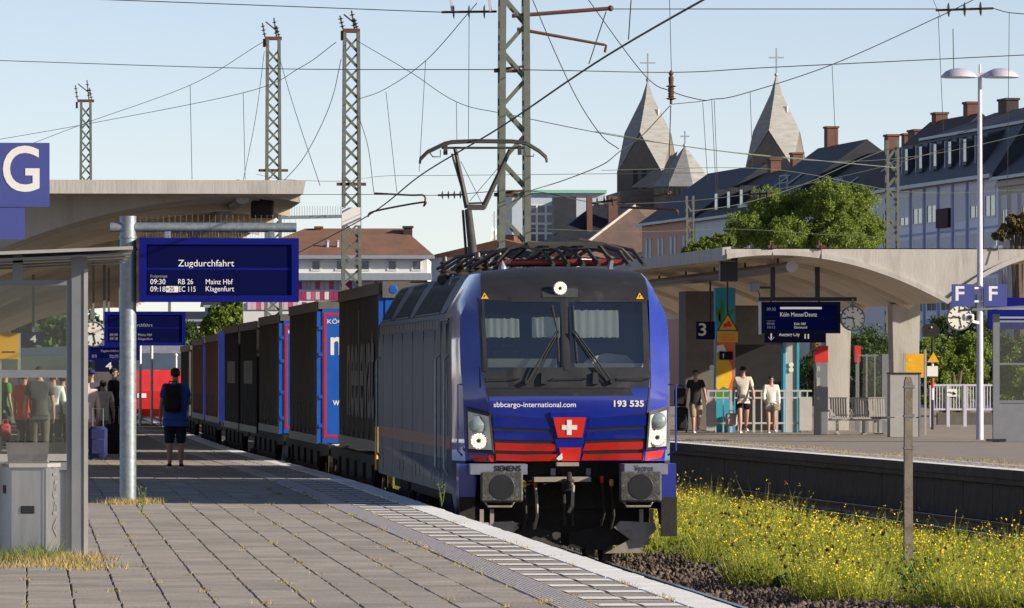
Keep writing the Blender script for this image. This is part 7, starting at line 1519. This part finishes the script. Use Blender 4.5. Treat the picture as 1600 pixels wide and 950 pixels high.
# ================================================================ church
M['churchslate'] = mat('church_slate', (.275, .27, .256), .75, var=.28, scale=.5, stretch=(1, 1, 5), bump=.3, bscale=2)
M['churchwall'] = mat('church_wall', (.16, .14, .12), .85, var=.2, scale=.6)
CD = 1000.0
def cross(t, x, y, z, h):
    b = MB(); b.bar((x, y, z), (x, y, z + h), .22); b.bar((x - h * .27, y, z + h * .66), (x + h * .27, y, z + h * .66), .2); b.ball((x, y, z + .2), .3, 8); b.build('cross', M['zinc'], t)
def tower(lab, px, apy, gpy, cpy, a, rot):
    x = PX(px, CD); za, zg, zc = ZZ(apy, CD), ZZ(gpy, CD), ZZ(cpy, CD); t = thing('church_tower', lab, 'church tower', (x, CD, 0), group='towers of the church')
    Rm = Matrix.Translation((x, CD, 0)) @ Matrix.Rotation(rot, 4, 'Z'); hh = a / 2
    cor = [(hh, -hh), (hh, hh), (-hh, hh), (-hh, -hh)]; mid = [(0, -hh), (hh, 0), (0, hh), (-hh, 0)]
    for k in range(4):                                         # four rhombic roof faces, slightly swept towards the tip
        b = MB(); b.T = Rm; c = cor[k]; m0, m1_ = mid[k], mid[(k + 1) % 4]
        s_ = .30; zs = za - (za - zg) * .30 - .5
        f0 = (m0[0] * s_ , m0[1] * s_, zs); f1 = (m1_[0] * s_, m1_[1] * s_, zs)
        b.add([(0, 0, za), (m0[0] * s_ * .88, m0[1] * s_ * .88, zs), (m1_[0] * s_ * .88, m1_[1] * s_ * .88, zs), (m0[0], m0[1], zg), (m1_[0], m1_[1], zg), (c[0], c[1], zc)], [(0, 1, 2), (1, 3, 4, 2), (3, 5, 4)]); b.build('roof_face', M['churchslate'], t)
    for k in range(4):                                         # gabled walls
        b = MB(); b.T = Rm; c0, c1 = cor[k - 1], cor[k]; m0 = mid[k]; f = .985
        b.add([(c0[0] * f, c0[1] * f, 0), (c1[0] * f, c1[1] * f, 0), (c1[0] * f, c1[1] * f, zc), (m0[0] * f, m0[1] * f, zg - .15), (c0[0] * f, c0[1] * f, zc)], [(0, 1, 2, 3, 4)]); wl = b.build('gable_wall', M['churchwall'], t)
    b = MB(); b.T = Rm
    for dx in (-.7, .7): b.bx(dx - .35, dx + .35, -hh - .02, -hh + .1, zc - 2.2, zc + .6)
    b.build('belfry_window', M['black'], t)
    b = MB(); b.T = Rm; b.box((hh * .42, -hh * .1, za - (za - zg) * .62), (.7, .5, .9)); b.build('roof_hatch', M['letter'], t)
    cross(t, x, CD, za - .3, 4.2)
tower('left church tower with rhombic slate spire', 1012, 122, 206, 272, 7.4, R(-24))
tower('right church tower with rhombic slate spire', 1213, 113, 203, 260, 7.4, R(-24))
t = thing('church_roof', 'low pyramid roof with cross between the church towers', 'church roof', (PX(1070, 980), 980, 0))
n = 8; cx, cy = PX(1070, 980), 980; zb_, za = ZZ(291, 980), ZZ(226, 980)
for k in range(n):
    b = MB(); a0, a1 = 2 * math.pi * (k + .2) / n, 2 * math.pi * (k + 1.2) / n; r_ = 4.9; b.add([(cx, cy, za), (cx + r_ * math.cos(a0), cy + r_ * math.sin(a0), zb_), (cx + r_ * math.cos(a1), cy + r_ * math.sin(a1), zb_)], [(0, 1, 2)]); b.build('roof_face', M['churchslate'], t)
b = MB(); b.lathe((cx, cy, 0), [(4.6, 0), (4.6, zb_)], 8); b.build('drum_wall', M['churchwall'], t)
for k in range(12): b = MB(); x = cx - 4 + k * .73; b.bx(x, x + .34, cy - 4.75, cy - 4.5, zb_ - 1.3, zb_ - .35); b.build('arcade_opening', M['black'], t)
cross(t, cx, cy, za - .2, 2.4)
b = MB(); b.prism([(PX(965, 990), 0), (PX(1125, 990), 0), (PX(1120, 990), ZZ(296, 990)), (PX(965, 990), ZZ(299, 990))], 985, 1010); b.build('nave', M['churchwall'], t)
b = MB(); b.add([(PX(985, 992), 992, ZZ(292, 992)), (PX(1045, 992), 992, ZZ(292, 992)), (PX(1066, 992), 999, ZZ(232, 992))], [(0, 1, 2)]); b.build('side_roof', M['slate'], t)

# ================================================================ trees
M['leafgreen'] = mat('leaf', (.19, .26, .038), .75, var=.3, scale=.8, island=.4, sub=((.21, .23, .04), .5, .55, .5), trans=.35)  # yellow-green leaf colour, paler than the dark one
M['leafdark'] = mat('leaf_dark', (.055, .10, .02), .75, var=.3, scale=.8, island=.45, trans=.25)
M['leafbrown'] = mat('leaf_brown', (.13, .10, .03), .75, var=.3, scale=.8, island=.45)
M['bark'] = mat('bark', (.09, .065, .045), .9, var=.3, scale=8, bump=.4)
def tree(lab, lobes, base, nleaf, size, m='leafgreen', name='tree', trunk=True, group=None):
    """lobes: (x, y, z, radius); the leaves sit in shells of sub-clumps on every lobe"""
    t = thing(name, lab, 'tree' if name == 'tree' else 'bush', base, group=group); C = []; tot = sum(l[3] ** 2 for l in lobes)
    for (x, y, z, r_) in lobes:
        nc = max(8, int(60 * r_)) ; u = rng.normal(0, 1, (nc, 3)); u /= np.linalg.norm(u, axis=1)[:, None]; cc = np.array([x, y, z]) + u * r_ * rng.uniform(.55, 1.0, (nc, 1)) * [1, 1, .85]
        n = int(nleaf * r_ ** 2 / tot); i = rng.integers(0, nc, n); v = rng.normal(0, 1, (n, 3)); v /= np.linalg.norm(v, axis=1)[:, None]
        C.append(cc[i] + v * (r_ * .24) * rng.random((n, 1)) ** .5)
    C = np.concatenate(C) - np.array(base); n = len(C)
    u = rng.normal(0, 1, (n, 3)); u /= np.linalg.norm(u, axis=1)[:, None]; v = np.cross(u, rng.normal(0, 1, (n, 3))); v /= np.linalg.norm(v, axis=1)[:, None]; s_ = rng.uniform(.6, 1.2, (n, 1)) * size
    V = np.stack([C - u * s_, C + v * s_ * .45, C + u * s_, C - v * s_ * .45], 1); arrays('crown', V.reshape(-1, 3), np.arange(n * 4).reshape(-1, 4), M[m], t)
    if trunk:
        b = MB(); cx = np.mean([l[0] for l in lobes]); cz = np.mean([l[2] for l in lobes]); top = Vector((cx - base[0], 0, cz - base[2])); b.tube([(0, 0, 0), top * .5, top], [.32, .24, .12], 8)
        for (x, y, z, r_) in lobes: q = Vector((x, y, z)) - Vector(base); b.tube([top * .45, (top * .6 + q * .4), q], [.16, .1, .04], 6)
        b.build('trunk', M['bark'], t, world=False)
    return t
d = 325.0
def lobe(px, py, rp, dd=0): q = P(px, py, d + dd); return (q.x, q.y, q.z, rp * d / F)
tree('big bushy green tree before the dark roofs', [lobe(1205, 330, 42, 1), lobe(1165, 360, 34), lobe(1265, 345, 50, .5), lobe(1300, 315, 36, -1), lobe(1290, 300, 26), lobe(1330, 325, 42, .3), lobe(1362, 362, 30), lobe(1225, 375, 45, -1), lobe(1315, 380, 50, -1), lobe(1330, 300, 20, .4)], (PX(1270, d), d, -.2), 110000, .068)
d = 290.0; tree('low sunlit bush at the left end of the far canopy roof', [lobe(1105, 385, 20), lobe(1130, 378, 18), lobe(1085, 395, 20)], (PX(1110, d), d, -.2), 14000, .07)
d = 300.0; tree('brownish tree at the right edge below the beige house', [lobe(1590, 350, 22), lobe(1565, 365, 16), lobe(1615, 355, 28)], (PX(1595, d), d, -.2), 16000, .07, 'leafbrown')
d = 250.0
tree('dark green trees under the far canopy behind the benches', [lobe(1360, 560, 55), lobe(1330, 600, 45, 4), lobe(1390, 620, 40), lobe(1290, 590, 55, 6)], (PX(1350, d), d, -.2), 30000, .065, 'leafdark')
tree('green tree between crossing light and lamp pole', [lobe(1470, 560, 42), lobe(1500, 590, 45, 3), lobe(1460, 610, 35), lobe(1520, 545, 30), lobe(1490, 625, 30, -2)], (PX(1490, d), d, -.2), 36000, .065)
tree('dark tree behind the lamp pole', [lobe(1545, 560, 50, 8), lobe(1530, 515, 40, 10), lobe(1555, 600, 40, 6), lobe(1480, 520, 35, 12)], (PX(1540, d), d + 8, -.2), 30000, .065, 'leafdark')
tree('green shrubbery behind the shelter at the right edge', [lobe(1600, 590, 45), lobe(1575, 620, 35), lobe(1640, 580, 55), lobe(1610, 550, 35, 5)], (PX(1605, d), d, -.2), 34000, .065)
d = 520.0; tree('far tree left above the containers', [lobe(350, 495, 24), lobe(335, 510, 22), lobe(365, 478, 18), lobe(375, 505, 15)], (PX(350, d), d, -.2), 7000, .2)
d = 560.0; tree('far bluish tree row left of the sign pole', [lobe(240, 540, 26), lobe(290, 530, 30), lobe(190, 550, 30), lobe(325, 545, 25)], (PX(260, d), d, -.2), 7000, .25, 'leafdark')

# added belt of trees, mostly out of view, darkens reflections on the train's side
lob = []
for k in range(46):
    yy = random.uniform(430, 640); xx = PX(random.uniform(-560, 205), yy); lob.append((xx, yy, random.uniform(1, 5.5) * (1 if yy > 500 else .8), random.uniform(2.2, 4.0)))
C = []
for (x, y, z, r_) in lob:
    n = 900; u = rng.normal(0, 1, (n, 3)); u /= np.linalg.norm(u, axis=1)[:, None]; C.append(np.array([x, y, z]) + u * r_ * rng.uniform(.55, 1, (n, 1)))
o = cards('added_tree_belt', np.concatenate(C), rng.uniform(.18, .42, len(lob) * 900), M['leafdark'], 'added dark belt of trees far behind the near platform', 'trees')
# ================================================================ red train at the far end of the platform
A, B = Vector((PX(249, 300), 300, 0)), Vector((PX(-60, 425), 425, 0)); ex = (B - A).normalized(); ey = Vector((-ex.y, ex.x, 0)); L_ = (B - A).length
t = thing('passenger_train', 'red regional train at the far end of the near platform', 'train', tuple((A + B) / 2)); Tm = Matrix(((ex.x, ey.x, 0, A.x), (ex.y, ey.y, 0, A.y), (0, 0, 1, 0), (0, 0, 0, 1)))
b = MB(); b.T = Tm; b.prism([(-1.35, .45), (1.35, .45), (1.4, 1.2), (1.4, 2.6), (-1.4, 2.6), (-1.4, 1.2)], .3, L_, 'XZ'); b.v = []; b.f = []; b.m = []
def trn(): q = MB(); q.T = Tm; return q
b = trn(); b.prism([(0.5, .45), (L_, .45), (L_, 2.55), (.25, 2.55), (0, 1.6), (.1, .8)], -1.4, 1.4, 'XZ'); b.build('lower_body', M['trainred'], t)
b = trn(); b.prism([(.3, 2.56), (L_, 2.56), (L_, 3.3), (.9, 3.3)], -1.38, 1.38, 'XZ'); b.build('window_band', M['pane'], t)
b = trn(); b.prism([(.9, 3.31), (L_, 3.31), (L_, 3.75), (1.5, 3.75)], -1.35, 1.35, 'XZ'); b.build('roof', M['lgrey'], t)
for sy in (-1.41, 1.41):
    for k in range(8): b = trn(); b.bx(5 + k * 13, 6.4 + k * 13, sy - .012, sy + .012, .6, 2.5); b.build('door', M['letter'], t)
for dy in (-.8, .8): b = trn(); b.bx(-.02, .12, dy - .2, dy + .2, 1.3, 1.5); b.build('headlamp', M['letter'], t)
# slim pale poles beyond the platform
for k, (px, y0, d) in enumerate(((219, 530, 210), (237, 530, 212), (275, 555, 250))):
    b = MB(); b.cyl((PX(px, d), d, 0), (PX(px, d), d, ZZ(y0, d)), .045, n=8); b.ball((PX(px, d), d, ZZ(y0, d)), .07, 8); tag(b.build('slim_pole', M['letter']), ['slim white pole right of the sign pole', 'second slim white pole right of the sign pole', 'short slim pole before the tail of the train'][k], 'pole')
